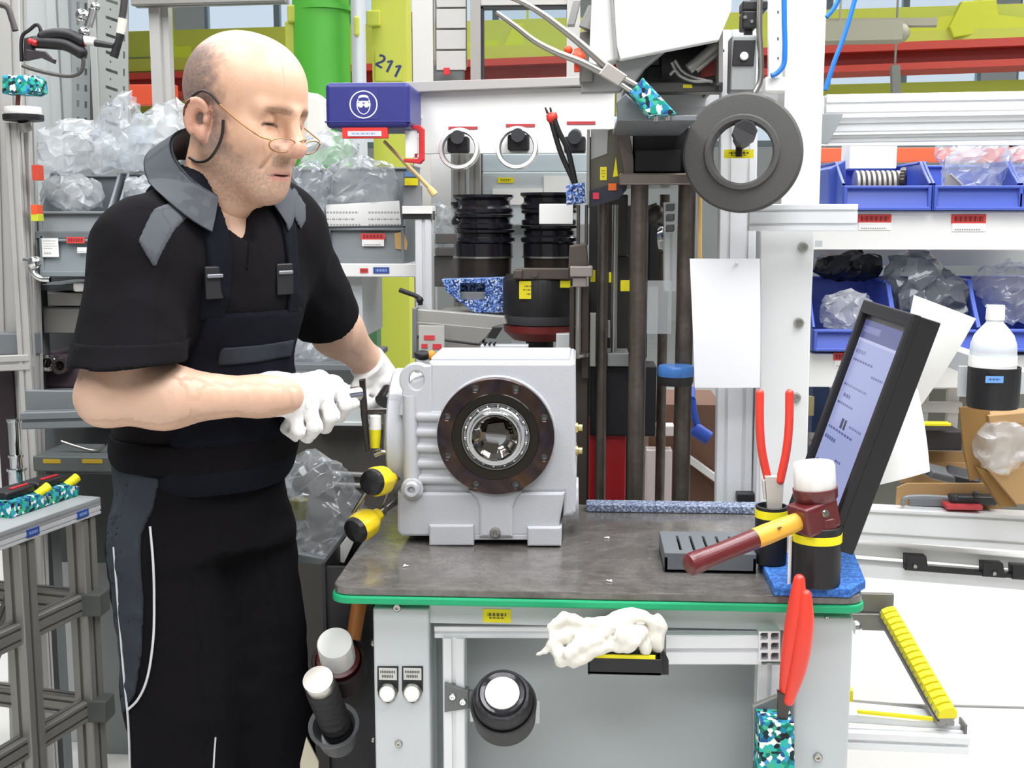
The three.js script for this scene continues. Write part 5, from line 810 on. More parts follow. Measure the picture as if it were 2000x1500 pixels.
{ // enclosure leaning over the press: white front, dark open underside with cables
  const g = thing('machine_hood', 'big white tilted machine hood above the press with dark open underside and cables', 'hood', at(1310, 160, -2.4));
  obj('front_panel', [pextr([[1196, -60], [1432, -60], [1428, 20], [1404, 78], [1212, 116], [1204, 90]], -2.2, 0.03, 0.003)], M.white, g, 'white front panel'); obj('side_panel', [pextr([[1158, -60], [1194, -60], [1208, 112], [1196, 118], [1150, 130]], -2.21, 0.08, 0.003)], M.whitePaint, g);
  obj('corner_strip', [pextr([[1186, -60], [1190, -60], [1206, 110], [1200, 118]], -2.198, 0.006, 0.0005)], std(0x8e8e8c, 0.5), g);
  obj('lower_shell', [pextr([[1204, 118], [1300, 98], [1262, 130], [1240, 160], [1214, 160]], -2.24, 0.05, 0.004)], std(0x9b9d9b, 0.4, 0.3), g); obj('hollow_body', [pbox(1214, -10, 1410, 6, -2.23, 0.45, 0.001), pbox(1206, 10, 1412, 185, -2.66, 0.01, 0.001), pextr([[1404, 0], [1412, 0], [1412, 160], [1404, 160]], -2.24, 0.42), pextr([[1214, 0], [1222, 0], [1230, 165], [1222, 165]], -2.28, 0.38)], std(0x84827d, 0.6), g); obj('motor', [cyl(at(1290, 120, -2.5), at(1375, 118, -2.5), 0.05, 0.05, 28), pbox(1260, 126, 1330, 158, -2.48, 0.08, 0.006)], std(0x2f2f31, 0.5), g, 'black motor inside the hood');
  obj('strut', [cyl(at(1345, 135, -2.27), at(1402, 88, -2.27), 0.01), cyl(at(1360, 138, -2.27), at(1412, 96, -2.27), 0.005)], M.aluDark, g); obj('inner_plate', pextr([[1372, 128], [1412, 104], [1410, 146], [1366, 152]], -2.3, 0.01, 0.001), std(0x9d3a32, 0.5), g);
  obj('lower_frame', [pbox(1270, 160, 1412, 180, -2.3, 0.05, 0.002)], std(0x565551, 0.5, 0.3), g); lab(1334, 165, 1352, 172, -2.3, M.yellow, g, 'yellow_label');
  for (const l of [[[1312, 122], [1325, 145], [1352, 158], [1388, 158]], [[1318, 118], [1334, 140], [1360, 152], [1392, 160]], [[1308, 146], [1318, 138], [1330, 150]]]) obj('cable', tube(l.map(([x, y]) => at(x, y, -2.29)), 0.0032, 24, 8), std(0xb5b3ae, 0.4, 0.5), g);
  obj('side_gear', [pbox(1132, 60, 1160, 160, -2.26, 0.06, 0.004), cyl(at(1150, 60, -2.24), at(1168, 20, -2.24), 0.02)], std(0x7d7d79, 0.4, 0.4), g);
  obj('side_frame', [pextr([[1120, 0], [1134, 0], [1122, 48], [1108, 48]], -2.3, 0.03, 0.001)], std(0x9a9a97, 0.4, 0.4), g); obj('side_frame', [pextr([[1136, 130], [1240, 150], [1210, 178], [1135, 180]], -2.28, 0.04, 0.002)], std(0x9a9a97, 0.4, 0.4), g); }
single('red_fitting', 'small orange-red pipe fitting beside the hood above the white tool wall', 'fitting', [cyl(at(1124, 108, -2.24), at(1136, 104, -2.24), 0.012), sph(at(1130, 112, -2.23), 0.013), sph(at(1110, 98, -2.24), 0.008), pbox(1121, 122, 1132, 140, -2.24, 0.012, 0.002)], std(0xd8481f, 0.4));
{ const z = -2.0, mTong = std(0x98948e, 0.3, 0.85), g = thing('long_tongs', 'long bright steel tongs with curved jaws stuck into a teal foam block', 'tongs', at(1215, 160, z)); const P = (l) => l.map(([x, y], i) => at(x, y, z - 0.0 + (l.length - 1 - i) * 0.004));
  const rod = (l, r) => { const pts = P(l), cv = new THREE.CatmullRomCurve3(pts); const q = []; for (let i = 0; i <= 30; i++) q.push(cv.getPoint(i / 30)); const out = []; for (let i = 0; i < 30; i++) out.push(cyl(q[i], q[i + 1], r * (0.55 + 0.45 * i / 30), r * (0.55 + 0.45 * (i + 1) / 30), 12)); return out; };
  obj('jaw', rod([[969, 24], [1005, 50], [1044, 80], [1086, 102], [1132, 120], [1176, 142]], 0.0068), mTong, g); obj('jaw', rod([[975, -12], [1015, 2], [1057, 26], [1096, 55], [1132, 84], [1182, 128]], 0.0068), mTong, g);
  obj('joint_block', pextr([[1187, 121], [1225, 147], [1208, 168], [1169, 144]], z + 0.01, 0.02, 0.002), std(0xb2aca4, 0.4, 0.5), g); obj('pin', [cyl(at(1214, 150, z), at(1246, 168, z), 0.004), cyl(at(1206, 160, z), at(1236, 180, z), 0.004)], M.steel, g);
  const f = thing('foam_block', 'teal speckled foam block holding the long steel tongs', 'tool holder', at(1280, 228, z - 0.02)); obj('foam', pextr([[1256, 151], [1322, 222], [1268, 226], [1229, 180]], z + 0.016, 0.05, 0.004), M.foamTeal, f); obj('bracket', [pextr([[1222, 182], [1268, 226], [1300, 226], [1300, 236], [1206, 236], [1204, 200]], z - 0.04, 0.02, 0.002), pbox(1206, 226, 1360, 236, z - 0.045, 0.36, 0.001)], std(0x74787a, 0.45, 0.3), f);
  obj('screw', [cyl(at(1283, 228, z), at(1283, 238, z), 0.006), cyl(at(1306, 226, z), at(1306, 236, z), 0.006)], M.chrome, f); }
{ const z = -2.24, g = thing('switch_box', 'grey control box with a black face and white round button above the rubber ring', 'switch box', at(1450, 180, z)); obj('box', pbox(1428, 68, 1478, 178, z, 0.06, 0.004), std(0x9d9f9e, 0.5, 0.1), g); obj('face', pextr([[1434, 78], [1476, 78], [1472, 128], [1430, 128]], z + 0.004, 0.006, 0.001), M.black, g); const p = at(1453, 110, z + 0.004); obj('button', lathe([[0, 0], [0.0075, 0], [0.0075, 0.004], [0.005, 0.006], [0, 0.006]], p, V(0, 0, 1), 18), M.nylon, g); obj('stem', [cyl(at(1447, 180, z - 0.03), at(1447, 192, z - 0.03), 0.005), pbox(1455, 55, 1470, 68, z - 0.01, 0.02)], M.black, g);
  const h = thing('valve_block', 'black valve block with screws hanging over the grey control box', 'valve', at(1475, 56, z)); obj('valve_body', [pbox(1450, 0, 1500, 20, z, 0.05, 0.004), pbox(1450, 20, 1478, 56, z, 0.05, 0.004)], M.black, h); obj('screw', [[1456, 34], [1468, 42]].map(([x, y]) => screwHead(...at(x, y, z).toArray(), 0.004)), M.chrome, h);
  single('bent_pipe', 'thin bent steel pipe running down beside the grey control box', 'pipe', tube([[1484, -20], [1483, 60], [1486, 120], [1484, 160], [1474, 182]].map(([x, y]) => at(x, y, z + 0.01)), 0.0055, 40, 10), M.steel); }
{ const z = -2.4, g = thing('slotted_upright', 'white slotted upright with small dark holes beside the blue hose', 'upright', V(at(1510, 150, z).x, yAt(1510, 180, z), z)); obj('plate', pextr([[1502, -60], [1528, -60], [1528, 150], [1502, 150]], z, 0.02, 0.001, [20, 72, 110].map((y) => [[1517, y], [1522, y], [1522, y + 8], [1517, y + 8]])), M.whitePaint, g); obj('foot_box', pbox(1495, 150, 1536, 178, z + 0.01, 0.05, 0.002), M.whitePaint, g); obj('rear_plate', pbox(1504, -60, 1527, 148, z - 0.05, 0.002), M.whitePaint, g);
  single('blue_hose', 'blue air hose hanging down the slotted upright', 'hose', tube([[1531, -30], [1532, 40], [1533, 100], [1530, 128], [1516, 144], [1506, 148]].map(([x, y]) => at(x, y, z + 0.018)), 0.0052, 40, 10), M.blueHose);
  single('blue_hose', 'long blue air hose slanting down to the white post in front of the girders', 'hose', [tube([[1678, -30], [1650, 66], [1628, 125], [1612, 176]].map(([x, y]) => at(x, y, -2.36)), 0.0045, 40, 10)], M.blueHose);
  single('blue_hose', 'short blue air hose ending high at the white post', 'hose', [tube([[1646, -20], [1630, 14], [1614, 34]].map(([x, y]) => at(x, y, -2.37)), 0.0045, 20, 10)], M.blueHose); }
// ---- white tool wall ----
{ const z = -2.95, g = thing('tool_wall', 'white sheet metal tool wall with a folded upper edge behind the press', 'panel', at(990, 300, z));
  obj('sheet', pbox(805, 172, 1200, 300, z, 0.02, 0.002), M.whitePaint, g); obj('folded_edge', [pextr([[792, 160], [1210, 147], [1210, 164], [805, 180]], z + 0.03, 0.05, 0.002)], std(0xa7a4a0, 0.5), g); for (const y of [190, 230]) obj('rivet', screwHead(...at(821, y, z).toArray(), 0.006), M.whitePaint, g);
  [[876, 247, 933, 252.5], [988, 242, 1045, 248], [1107, 237, 1163, 243]].forEach(([a, b, c, d], i) => { const s = lab(a, b, c, d, z + 0.001, std(0xb3393f, 0.6), g, 'red_strip'); });
  [[895, 262, 'first'], [1013, 258, 'second'], [1124, 262, 'third']].forEach(([x, y, nth]) => { const p = thing('peg', `black rubber peg under the ${nth} red strip counted from the blue box`, 'peg', at(x, y + 36, z)); obj('peg_block', [pbox(x - 22, y + 4, x + 20, y + 36, z + 0.04, 0.04, 0.006)], M.rubber, p); obj('peg_head', cyl(at(x, y + 2, z + 0.02), at(x - 2, y + 6, z + 0.075), 0.016, 0.0165, 12), std(0x3a3b3e, 0.55), p); });
  [[897, 291, 40, 'nearer the blue box'], [1010, 289, 41, 'nearer the red-tipped pliers']].forEach(([x, y, r, w]) => { const k = (z + 0.07) / -F, c = at(x, y, z + 0.062); const s = single('steel_ring', `polished steel ring hanging on a black peg, the one ${w}`, 'ring', lathe([[(r - 8) * k, -0.009], [r * k, -0.009], [(r + 0.5) * k, -0.005], [(r + 0.5) * k, 0.005], [(r - 1) * k, 0.009], [(r - 7) * k, 0.009], [(r - 9) * k, 0.004], [(r - 9) * k, -0.004]], c, V(-0.12, 0.12, 1).normalize(), 56), std(0xe6e6e4, 0.3, 0.8)); });
}
{ const z = -2.72, g = thing('goggle_box', 'dark blue box for safety goggles with a white pictogram of a head', 'box', at(716, 250, z)); obj('box_body', pbox(635, 160, 800, 250, z, 0.2, 0.012), M.navyBox, g); obj('lid_edge', [pbox(634, 236, 801, 239, z + 0.001, 0.1, 0.001)], M.navyBox, g);
  const t = canvasTex(256, 256, (k) => { k.fillStyle = '#2b2d76'; k.fillRect(0, 0, 256, 256); k.strokeStyle = '#e8e8f6'; k.lineWidth = 10; k.beginPath(); k.arc(128, 128, 116, 0, 7); k.stroke(); const E = (c, x, y, rx, ry, r = 0) => { k.fillStyle = c; k.beginPath(); k.ellipse(x, y, rx, ry, r, 0, 7); k.fill(); }; E('#e8e8f6', 128, 130, 60, 84); E('#2b2d76', 128, 132, 51, 75); E('#e8e8f6', 128, 66, 44, 22); E('#2b2d76', 128, 84, 46, 18); E('#e8e8f6', 128, 104, 50, 7); E('#f1f1fb', 102, 132, 26, 21, 0.2); E('#f1f1fb', 154, 132, 26, 21, -0.2); E('#2b2d76', 128, 148, 9, 12); });
  label3d(681, 175, 739, 233, z, 0.0008, std(0xffffff, 0.5, 0, { map: t }), g, 'pictogram');
  const h = thing('label_holder', 'red label holder with a pale insert under the dark blue goggle box', 'label holder', at(712, 270, z)); obj('frame', [pbox(668, 249, 757, 270, z - 0.005, 0.015, 0.001), pbox(676, 246, 690, 252, z - 0.012, 0.01), pbox(706, 246, 722, 252, z - 0.012, 0.01)], std(0xd9322c, 0.5), h); lab(679, 256, 745, 266, z - 0.004, strokes('#c9cbe4', '#8d90b4', 128, 24, [[16, 8, 90, 8]]), h);
  const b = thing('card_frame', 'red bracket frame holding a small white card beside the goggle box', 'frame', at(810, 320, z)); obj('frame', pextr([[788, 244], [820, 244], [828, 252], [828, 312], [820, 320], [788, 316], [788, 310], [815, 310], [818, 306], [818, 258], [812, 252], [788, 252]], z - 0.06, 0.02, 0.002), std(0xcc2b2f, 0.5), b); obj('mount', pbox(790, 252, 800, 262, z - 0.08, 0.2), M.greyPaint, b); obj('card', pbox(792, 255, 815, 308, z - 0.065, 0.002), M.paper, b); obj('red_mark', pbox(810, 300, 815, 308, z - 0.062, 0.003), std(0x9c1c22, 0.6), b); }
// red-tipped pliers in a blue foam block
{ const z = -2.55, g = thing('circlip_pliers', 'thin pliers with red joint and black handles standing beside the white tool wall', 'pliers', at(1120, 365, z)); obj('handle', tube([[1076, 234], [1084, 262], [1096, 300], [1112, 336], [1122, 358]].map(([x, y]) => at(x, y, z)), 0.006, 30, 10), M.black, g); obj('handle', tube([[1082, 232], [1092, 258], [1108, 290], [1118, 330], [1124, 358]].map(([x, y]) => at(x, y, z + 0.004)), 0.006, 30, 10), M.black, g); obj('joint', [sph(at(1078, 230, z), 0.012), cyl(at(1072, 222, z), at(1084, 240, z), 0.008), cyl(at(1070, 230, z), at(1088, 224, z), 0.006)], std(0xdb3a2c, 0.4), g, 'red joint'); for (const d of [-3, 4]) obj('tip', cyl(at(1073 + d, 222, z), at(1069 + d * 1.4, 210, z), 0.003, 0.0018, 8), M.darkSteel, g);
  single('foam_block', 'blue speckled foam block holding the red-jointed pliers', 'tool holder', [pextr([[1105, 362], [1142, 356], [1144, 396], [1106, 400]], z + 0.012, 0.05, 0.003)], M.foamBlue); }

// ================= STORAGE BINS =================
// open-fronted stacking bin: w wide, h tall, d deep; origin at the middle of the bottom front edge
function makeBin(name, w, h, d, mat, matFront, frontH = 0.42, matRim = mat) {
  const g = new THREE.Group(); g.name = numbered(name); scene.add(g); const t = 0.004, fh = h * frontH;
  const sideP = [[0, 0], [0, fh], [-0.012, fh + 0.004], [-d * 0.3, h], [-d, h], [-d, 0]];   // (z, y)
  for (const s of [-1, 1]) part('side_wall', extr(shapeOf(sideP.map(([z, y]) => [-z, y])), t, 0.0008).rotateY(Math.PI / 2).translate(s * (w / 2 - t / 2) - t / 2, 0, 0), mat, g);
  part('floor_panel', box(0, t / 2, -d / 2, w - 2 * t, t, d), mat, g); part('back_wall', box(0, h / 2, -d + t / 2, w - 2 * t, h, t), mat, g);
  part('front_lip', [extr(shapeOf([[-0.002, 0], [0.006, 0], [-0.008, fh], [-0.014, fh]]), w - 2 * t, 0.0008).rotateY(-Math.PI / 2).scale(1, 1, 1).applyMatrix4(new THREE.Matrix4().makeScale(1, 1, 1)).translate((w - 2 * t) / 2, 0, 0), box(0, fh - 0.003, 0.001, w - 0.004, 0.006, 0.012, 0.002)], matFront, g);
  part('front_rib', [box(0, fh * 0.07, 0.004, w - 0.01, fh * 0.14, 0.012, 0.002), box(-w / 2 + 0.006, fh * 0.5, 0.003, 0.008, fh, 0.009, 0.002), box(w / 2 - 0.006, fh * 0.5, 0.003, 0.008, fh, 0.009, 0.002)], matRim, g);
  part('rim', [...[-1, 1].map((s) => box(s * (w / 2 - 0.004), h, -d * 0.65, 0.012, 0.006, d * 0.7, 0.002)), box(0, h, -d + 0.005, w, 0.006, 0.012, 0.002), ...[-1, 1].map((s) => tube([V(s * (w / 2 - 0.003), fh + 0.003, -0.004), V(s * (w / 2 - 0.003), (fh + h) / 2, -d * 0.16), V(s * (w / 2 - 0.003), h, -d * 0.3)], 0.004, 8, 6))], matFront, g);
  return g;
}
function placeBin(proto, first, px, py, z, label, group) { const p = at(px, py, z); if (first) { proto.position.copy(p); tag(proto, label, 'bin', group); return proto; } return tag(copy(proto, p), label, 'bin', group); }
// ---- crumpled plastic bags ----
function bag(label, pts, mat, seed, group, amp = 0.02, freq = 14, cat = 'bag') {   // pts: [[px, py, z, r], ...] lumps joined into one crumpled skin
  const ps = pts.map(([x, y, z, r]) => [at(x, y, z), r]), f0 = union(ps.map(([p, r]) => [(x, y, z) => Math.hypot(x - p.x, y - p.y, z - p.z) - r, 0.05]), 0.05);
  const f = (x, y, z) => f0(x, y, z) + amp * ((Math.abs(PN.noise(x * freq + seed, y * freq, z * freq)) * 1.6 - 0.35) + 0.5 * (Math.abs(PN.noise(x * freq * 2.2, y * freq * 2.2 + seed, z * freq * 2.2)) * 1.6 - 0.35));
  const lo = V(99, 99, 99), hi = V(-99, -99, -99); for (const [p, r] of ps) { lo.min(p.clone().addScalar(-r - 0.03)); hi.max(p.clone().addScalar(r + 0.03)); }
  const size = hi.clone().sub(lo), h = clamp(Math.cbrt(size.x * size.y * size.z) / 11, 0.011, 0.02); let g = nets(f, lo, hi, h); reseed(seed);
  { const p = g.attributes.position; for (let i = 0; i < p.count; i++) p.setXYZ(i, p.getX(i) + rr(-0.42, 0.42) * h, p.getY(i) + rr(-0.42, 0.42) * h, p.getZ(i) + rr(-0.42, 0.42) * h); g = toCreasedNormals(g, 0.75); }
  return single('plastic_bag', label, cat, g, mat, group);
}

// ================= LEFT SIDE =================
single('aluminium_upright', 'tall double aluminium upright at the edge of the picture beside the hand riveter', 'upright', [alu(at(14, 900, -2.75).setY(0), at(14, -100, -2.75), 0.07, 0.04), alu(at(44, 900, -2.71).setY(0), at(44, 210, -2.71), 0.046, 0.04)], M.aluMid);
single('aluminium_upright', 'light aluminium upright between the tall double one and the grey bins', 'upright', [alu(at(64, 900, -2.66).setY(0), at(48, 240, -2.66).setX(at(64, 900, -2.66).x), 0.03, 0.03)], M.aluMid);
single('aluminium_rail', 'short aluminium rail crossing the uprights at elbow height', 'rail', [alu(at(-40, 710, -2.66), at(64, 706, -2.66), 0.036, 0.036, V(0, 1, 0))], M.aluMid);
single('rail_bracket', 'dark grey bracket block above the short rail on the upright', 'bracket', [pbox(-20, 652, 62, 694, -2.66, 0.05, 0.003)], M.greyBinDark);
single('aluminium_rail', 'grey aluminium rail behind his elbow with a bolt at its end', 'rail', [alu(at(48, 820, -2.42), at(330, 812, -2.42), 0.036, 0.036, V(0, 1, 0)), pbox(50, 764, 230, 804, -2.44, 0.02, 0.002)], M.greyBinDark);
{ const z = -3.2, g = thing('grey_cabinet', 'tall pale grey sheet metal cabinet wall behind the hand riveter', 'cabinet', V(at(90, 900, z).x, 0, z - 0.1)); obj('wall_sheet', [vpost(24, 128, -80, z, 0.2), vpost(86, 104, -80, z + 0.012, 0.01)], std(0xbcc0bf, 0.55), g); obj('corner_post', vpost(128, 150, -80, z + 0.004, 0.2), std(0x878d8f, 0.5), g); }
{ const z = -3.12, g = thing('perforated_upright', 'grey perforated rack upright with rows of slots beside the cabinet', 'upright', V(at(200, 900, z).x, 0, z)); const holes = []; for (let k = 0; k < 8; k++) { const y = 4 + k * 32; holes.push([[150, y], [155, y], [155, y + 13], [150, y + 13]], [[165, y + 2], [170, y + 2], [170, y + 15], [165, y + 15]]); }
  obj('slotted_face', pextr([[140, -60], [176, -60], [176, 300], [140, 300]], z, 0.004, 0, holes.map((h) => h)), std(0x8f9492, 0.5, 0.1), g); obj('fold', [pbox(176, -60, 190, 300, z + 0.02, 0.03, 0.002)], std(0xa8aaa6, 0.5, 0.1), g);
  const h2 = []; for (let k = 0; k < 9; k++) { const y = -4 + k * 34; h2.push([[206, y], [230, y + 8], [230, y + 14], [206, y + 6]], [[214, y + 20], [217, y + 21], [217, y + 25], [214, y + 24]], [[240, y + 2], [244, y + 3], [244, y + 17], [240, y + 16]]); }
  obj('slotted_face', pextr([[190, -60], [250, -60], [250, 300], [190, 300]], z + 0.012, 0.004, 0, h2), std(0x9ea19d, 0.5, 0.1), g); obj('backing', pbox(142, -60, 248, 300, z - 0.05, 0.01), std(0x8f9492, 0.5, 0.1), g); obj('foot', vpost(150, 240, 300, z - 0.01, 0.04), std(0x8f9492, 0.5), g); }
{ const z = -2.2, g = thing('hand_riveter', 'black hand riveting tool with a wire guard and red and white fittings', 'tool', at(100, 150, z)); const P = (l) => l.map(([x, y]) => at(x, y, z));
  obj('tool_body', [tube(P([[82, 72], [105, 66], [135, 68], [160, 80]]), 0.0105, 24, 14), tube(P([[70, 82], [100, 84], [130, 88], [158, 102]]), 0.0115, 24, 14), sph(at(84, 72, z), 0.0105), sph(at(160, 80, z), 0.011), sph(at(158, 102, z), 0.012), sph(at(70, 82, z), 0.0115)], M.black, g);
  obj('trigger', pextr([[50, 96], [88, 100], [106, 116], [104, 124], [78, 112], [50, 118]], z + 0.008, 0.012, 0.002), std(0x3a3436, 0.4), g); obj('nose', pextr([[46, 74], [62, 70], [64, 112], [44, 118]], z + 0.006, 0.016, 0.003), std(0x2c2a2c, 0.45), g);
  obj('wire_guard', tube(P([[42, 120], [44, 70], [58, 58], [72, 48], [78, 54], [80, 72]]), 0.0035, 40, 8), M.black, g); obj('wire_guard', tube(P([[160, 104], [163, 120], [158, 140], [140, 148], [100, 144], [60, 134], [44, 128]]), 0.0038, 40, 8), std(0x5a5856, 0.4, 0.4), g);
  obj('red_marker', [cyl(at(58, 80, z + 0.012), at(72, 85, z + 0.012), 0.0055), sph(at(60, 81, z + 0.014), 0.006)], mRedPaint, g); obj('coupling', [cyl(at(157, 78, z), at(186, 82, z), 0.009, 0.008)], M.nylon, g); obj('red_collar', cyl(at(158, 72, z), at(168, 88, z), 0.006), mRedPaint, g); obj('hose_nozzle', [cyl(at(186, 84, z), at(222, 90, z), 0.0065, 0.005), cyl(at(222, 112, z), at(238, 62, z), 0.008, 0.006)], M.black, g); obj('hose', tube(P([[232, 84], [236, 50], [242, 10], [244, -30]]), 0.0065, 20, 10), std(0x3d3a3a, 0.5), g); obj('hose_sleeve', cyl(at(235, 66, z), at(240, 36, z), 0.008, 0.008), std(0xd9d6c8, 0.5), g); obj('air_regulator', [cyl(at(172, 52, z - 0.03), at(182, 18, z - 0.03), 0.008), sph(at(160, 30, z - 0.03), 0.012), sph(at(164, 64, z - 0.03), 0.011), sph(at(186, 14, z - 0.03), 0.009)], M.chrome, g); obj('grip_ring', [tube(P([[0, 8], [14, 14], [24, 40], [30, 60]]), 0.006, 16, 8)], std(0x45403e, 0.5), g); }
{ const z = -2.62, g = thing('foam_holder', 'teal speckled foam block on a dark stem above a white disc', 'tool holder', at(38, 212, z)); obj('foam', pextr([[2, 146], [62, 146], [70, 154], [72, 178], [60, 184], [2, 182]], z + 0.01, 0.06, 0.006), M.foamTeal, g); obj('stem', cyl(at(36, 182, z - 0.02), at(34, 214, z - 0.02), 0.005), std(0x6a2a24, 0.5), g); const c = at(46, 236, z - 0.02); obj('disc', lathe([[0, 0], [0.043, 0], [0.044, 0.004], [0.044, 0.013], [0, 0.013]], c, V(0, 1, 0), 36), M.black, g, 'black disc'); obj('disc_top', lathe([[0, 0.013], [0.039, 0.013], [0.04, 0.015], [0.039, 0.03], [0, 0.031]], c, V(0, 1, 0), 36), M.nylon, g, 'white disc'); obj('support', cyl(c, V(c.x, c.y - 0.02, c.z - 0.01), 0.014), M.aluDark, g); }
single('steel_beam', 'aluminium beam across the top of the picture over the left rack post', 'beam', [alu(at(262, -6, -3.1), at(560, -14, -3.1), 0.05, 0.05, V(0, 1, 0))], M.aluDark);
single('rack_post', 'grey aluminium rack post standing against the lime beams and windows', 'post', [vpost(288, 308, -30, -3.12, 0.05), vpost(309, 326, -30, -3.14, 0.03)], M.aluMid);
// bins of the left shelf
const zL = -2.72, gbL = makeBin('grey_bin', 0.172, 0.14, 0.26, M.greyBin, M.greyBin, 0.36);
placeBin(gbL, true, 146, 455, zL, 'grey open storage bin full of clear bags on the upper row behind his shoulder', 'grey storage bins'); placeBin(gbL, false, 299, 455, zL, 'grey open storage bin half hidden behind his collar', 'grey storage bins');
single('shelf_rail', 'aluminium shelf rail carrying the upper row of grey bins', 'rail', [pbox(66, 452, 380, 466, zL + 0.01, 0.28, 0.002)], M.greyBinDark);
{ const b = makeBin('grey_bin', 0.17, 0.095, 0.26, std(0x7e8689, 0.5), std(0x7e8689, 0.5), 0.92); placeBin(b, true, 150, 540, zL + 0.02, 'grey bin with a white label and a red strip below the upper row', 'grey storage bins'); const z = zL + 0.028; lab(82, 465, 114, 502, z, mPaperPrint, b, 'white_label'); lab(130, 463, 165, 475, z, mRedPrint, b, 'red_label'); lab(151, 483, 170, 494, z, mWhitePrint, b, 'white_label'); b.children.slice(-3).forEach((c) => { c.castShadow = true; }); }
bag('clear crumpled plastic bag standing up in a point above the grey bins', [[248, 190, -2.8, 0.008], [244, 215, -2.8, 0.025], [238, 250, -2.8, 0.045], [235, 285, -2.8, 0.06]], M.bag, 3, 'clear plastic bags', 0.016, 18);
bag('clear plastic bag heaped over the first grey bin of the upper row', [[120, 280, -2.82, 0.05], [165, 285, -2.84, 0.055], [200, 300, -2.8, 0.045], [100, 310, -2.78, 0.04]], M.bagMilky, 5, 'clear plastic bags', 0.018, 16);
bag('milky plastic bag bulging up behind his collar', [[290, 260, -2.84, 0.05], [320, 280, -2.86, 0.06], [345, 240, -2.86, 0.05], [265, 300, -2.84, 0.045]], M.bagMilky, 8, 'clear plastic bags', 0.018, 16);
bag('clear plastic bag lying inside the first grey bin of the upper row', [[105, 376, -2.78, 0.03], [140, 370, -2.78, 0.034], [180, 378, -2.78, 0.03], [150, 392, -2.76, 0.025]], M.bagMilky, 12, 'clear plastic bags', 0.012, 24);
bag('milky plastic bag inside the grey bin hidden behind his collar', [[265, 372, -2.78, 0.03], [310, 372, -2.78, 0.034]], M.bagMilky, 15, 'clear plastic bags', 0.012, 24);
{ const m = [['red', 0xc9432c, 62, 74, 322, 352], ['orange', 0xe0552c, 60, 72, 400, 420], ['lime', 0xc3c832, 60, 74, 418, 432]]; m.forEach(([n, c, a, b, y0, y1]) => single('file_tab', `small ${n} tab sticking out between the uprights and the grey bins`, 'tab', [pbox(a, y0, b, y1, -2.645, 0.03, 0.001)], std(c, 0.6))); }
// dark shelf contents beside his elbow
{ const z = -2.8, g = thing('parts_shelf', 'dark open shelf unit with steel boards behind his elbow', 'shelf', V(at(150, 900, z).x, 0, z - 0.12)); for (const [y, h] of [[556, 12], [600, 14], [760, 10], [915, 12]]) obj('shelf_board', pbox(60, y, 420, y + h, z + 0.02, 0.26, 0.002), M.greyBinDark, g); obj('rear_sheet', pbox(50, 540, 440, 1100, z - 0.24, 0.01), std(0x4f5152, 0.7), g); obj('drawer_front', pbox(84, 604, 420, 652, z + 0.03, 0.2, 0.003), std(0x7d7b76, 0.5, 0.2), g); obj('drawer_front', pbox(92, 572, 300, 598, z + 0.03, 0.2, 0.003), std(0x8e8c86, 0.5, 0.2), g); obj('side_post', vpost(58, 72, 540, z + 0.03, 0.05), M.greyBinDark, g); }  // rear sheet kept dark, painting in the shade of the shelf cavity
{ const z = -2.76; [[98, 710, 'dull chrome'], [122, 716, 'dark']].forEach(([x, y, n], i) => single('steel_bush', `${n} steel bush lying with its bore forward on the dark shelf`, 'bush', [lathe([[0.009, -0.02], [0.02, -0.02], [0.021, 0.02], [0.019, 0.022], [0.012, 0.022], [0.009, 0.014]], at(x, y, z), V(0.1, 0.2, 1).normalize(), 28)], i ? M.darkSteel : M.chrome)); single('white_plug', 'small white plastic plug in front of the shelf drawers', 'plug', [pbox(142, 552, 164, 570, z + 0.03, 0.02, 0.005)], M.nylon); single('ball_joint', 'chrome ball joint with a curved pipe fixed to the upright', 'fitting', [sph(at(68, 513, -2.62), 0.016), tube([[60, 520], [66, 534], [80, 544], [98, 546]].map(([x, y]) => at(x, y, -2.62)), 0.007, 20, 10), cyl(at(48, 508, -2.64), at(70, 512, -2.62), 0.006)], M.chrome); }
single('dark_bin', 'dark violet-grey bin on the shelf behind his elbow', 'bin', [pbox(74, 692, 200, 757, -2.79, 0.2, 0.004)], std(0x4a3b44, 0.6));
{ const z = -2.62, g = thing('tool_box', 'low grey box with yellow smeared marks on the shelf behind his hip', 'box', at(140, 922, z)); obj('box_shell', [pbox(64, 892, 230, 922, z, 0.16, 0.004)], std(0x555a58, 0.6), g); for (const [a, b] of [[84, 118], [160, 200]]) obj('yellow_mark', pbox(a, 897, b, 905, z + 0.001, 0.002), std(0xb99a22, 0.7), g); obj('lid_rod', tube([[120, 862], [150, 872], [190, 880], [206, 868]].map(([x, y]) => at(x, y, z - 0.05)), 0.004, 20, 8), M.steel, g); }
// shiny stepped shaft
{ const a = onY(35, 962, 0.93); single('stepped_shaft', 'polished stepped steel shaft standing upright at the edge of the trolley', 'shaft', lathe([[0, 0], [0.017, 0], [0.017, 0.05], [0.0205, 0.051], [0.0205, 0.056], [0.013, 0.057], [0.013, 0.08], [0.016, 0.081], [0.016, 0.086], [0.012, 0.087], [0.0125, 0.158], [0.015, 0.16], [0.015, 0.166], [0, 0.167]], V(a.x, 0.928, a.z), V(0, 1, 0), 32), M.chrome); }
single('dark_post', 'dark red-brown post behind the polished stepped shaft', 'post', [vpost(-10, 24, 725, -2.72, 0.05)], std(0x2e2228, 0.6));
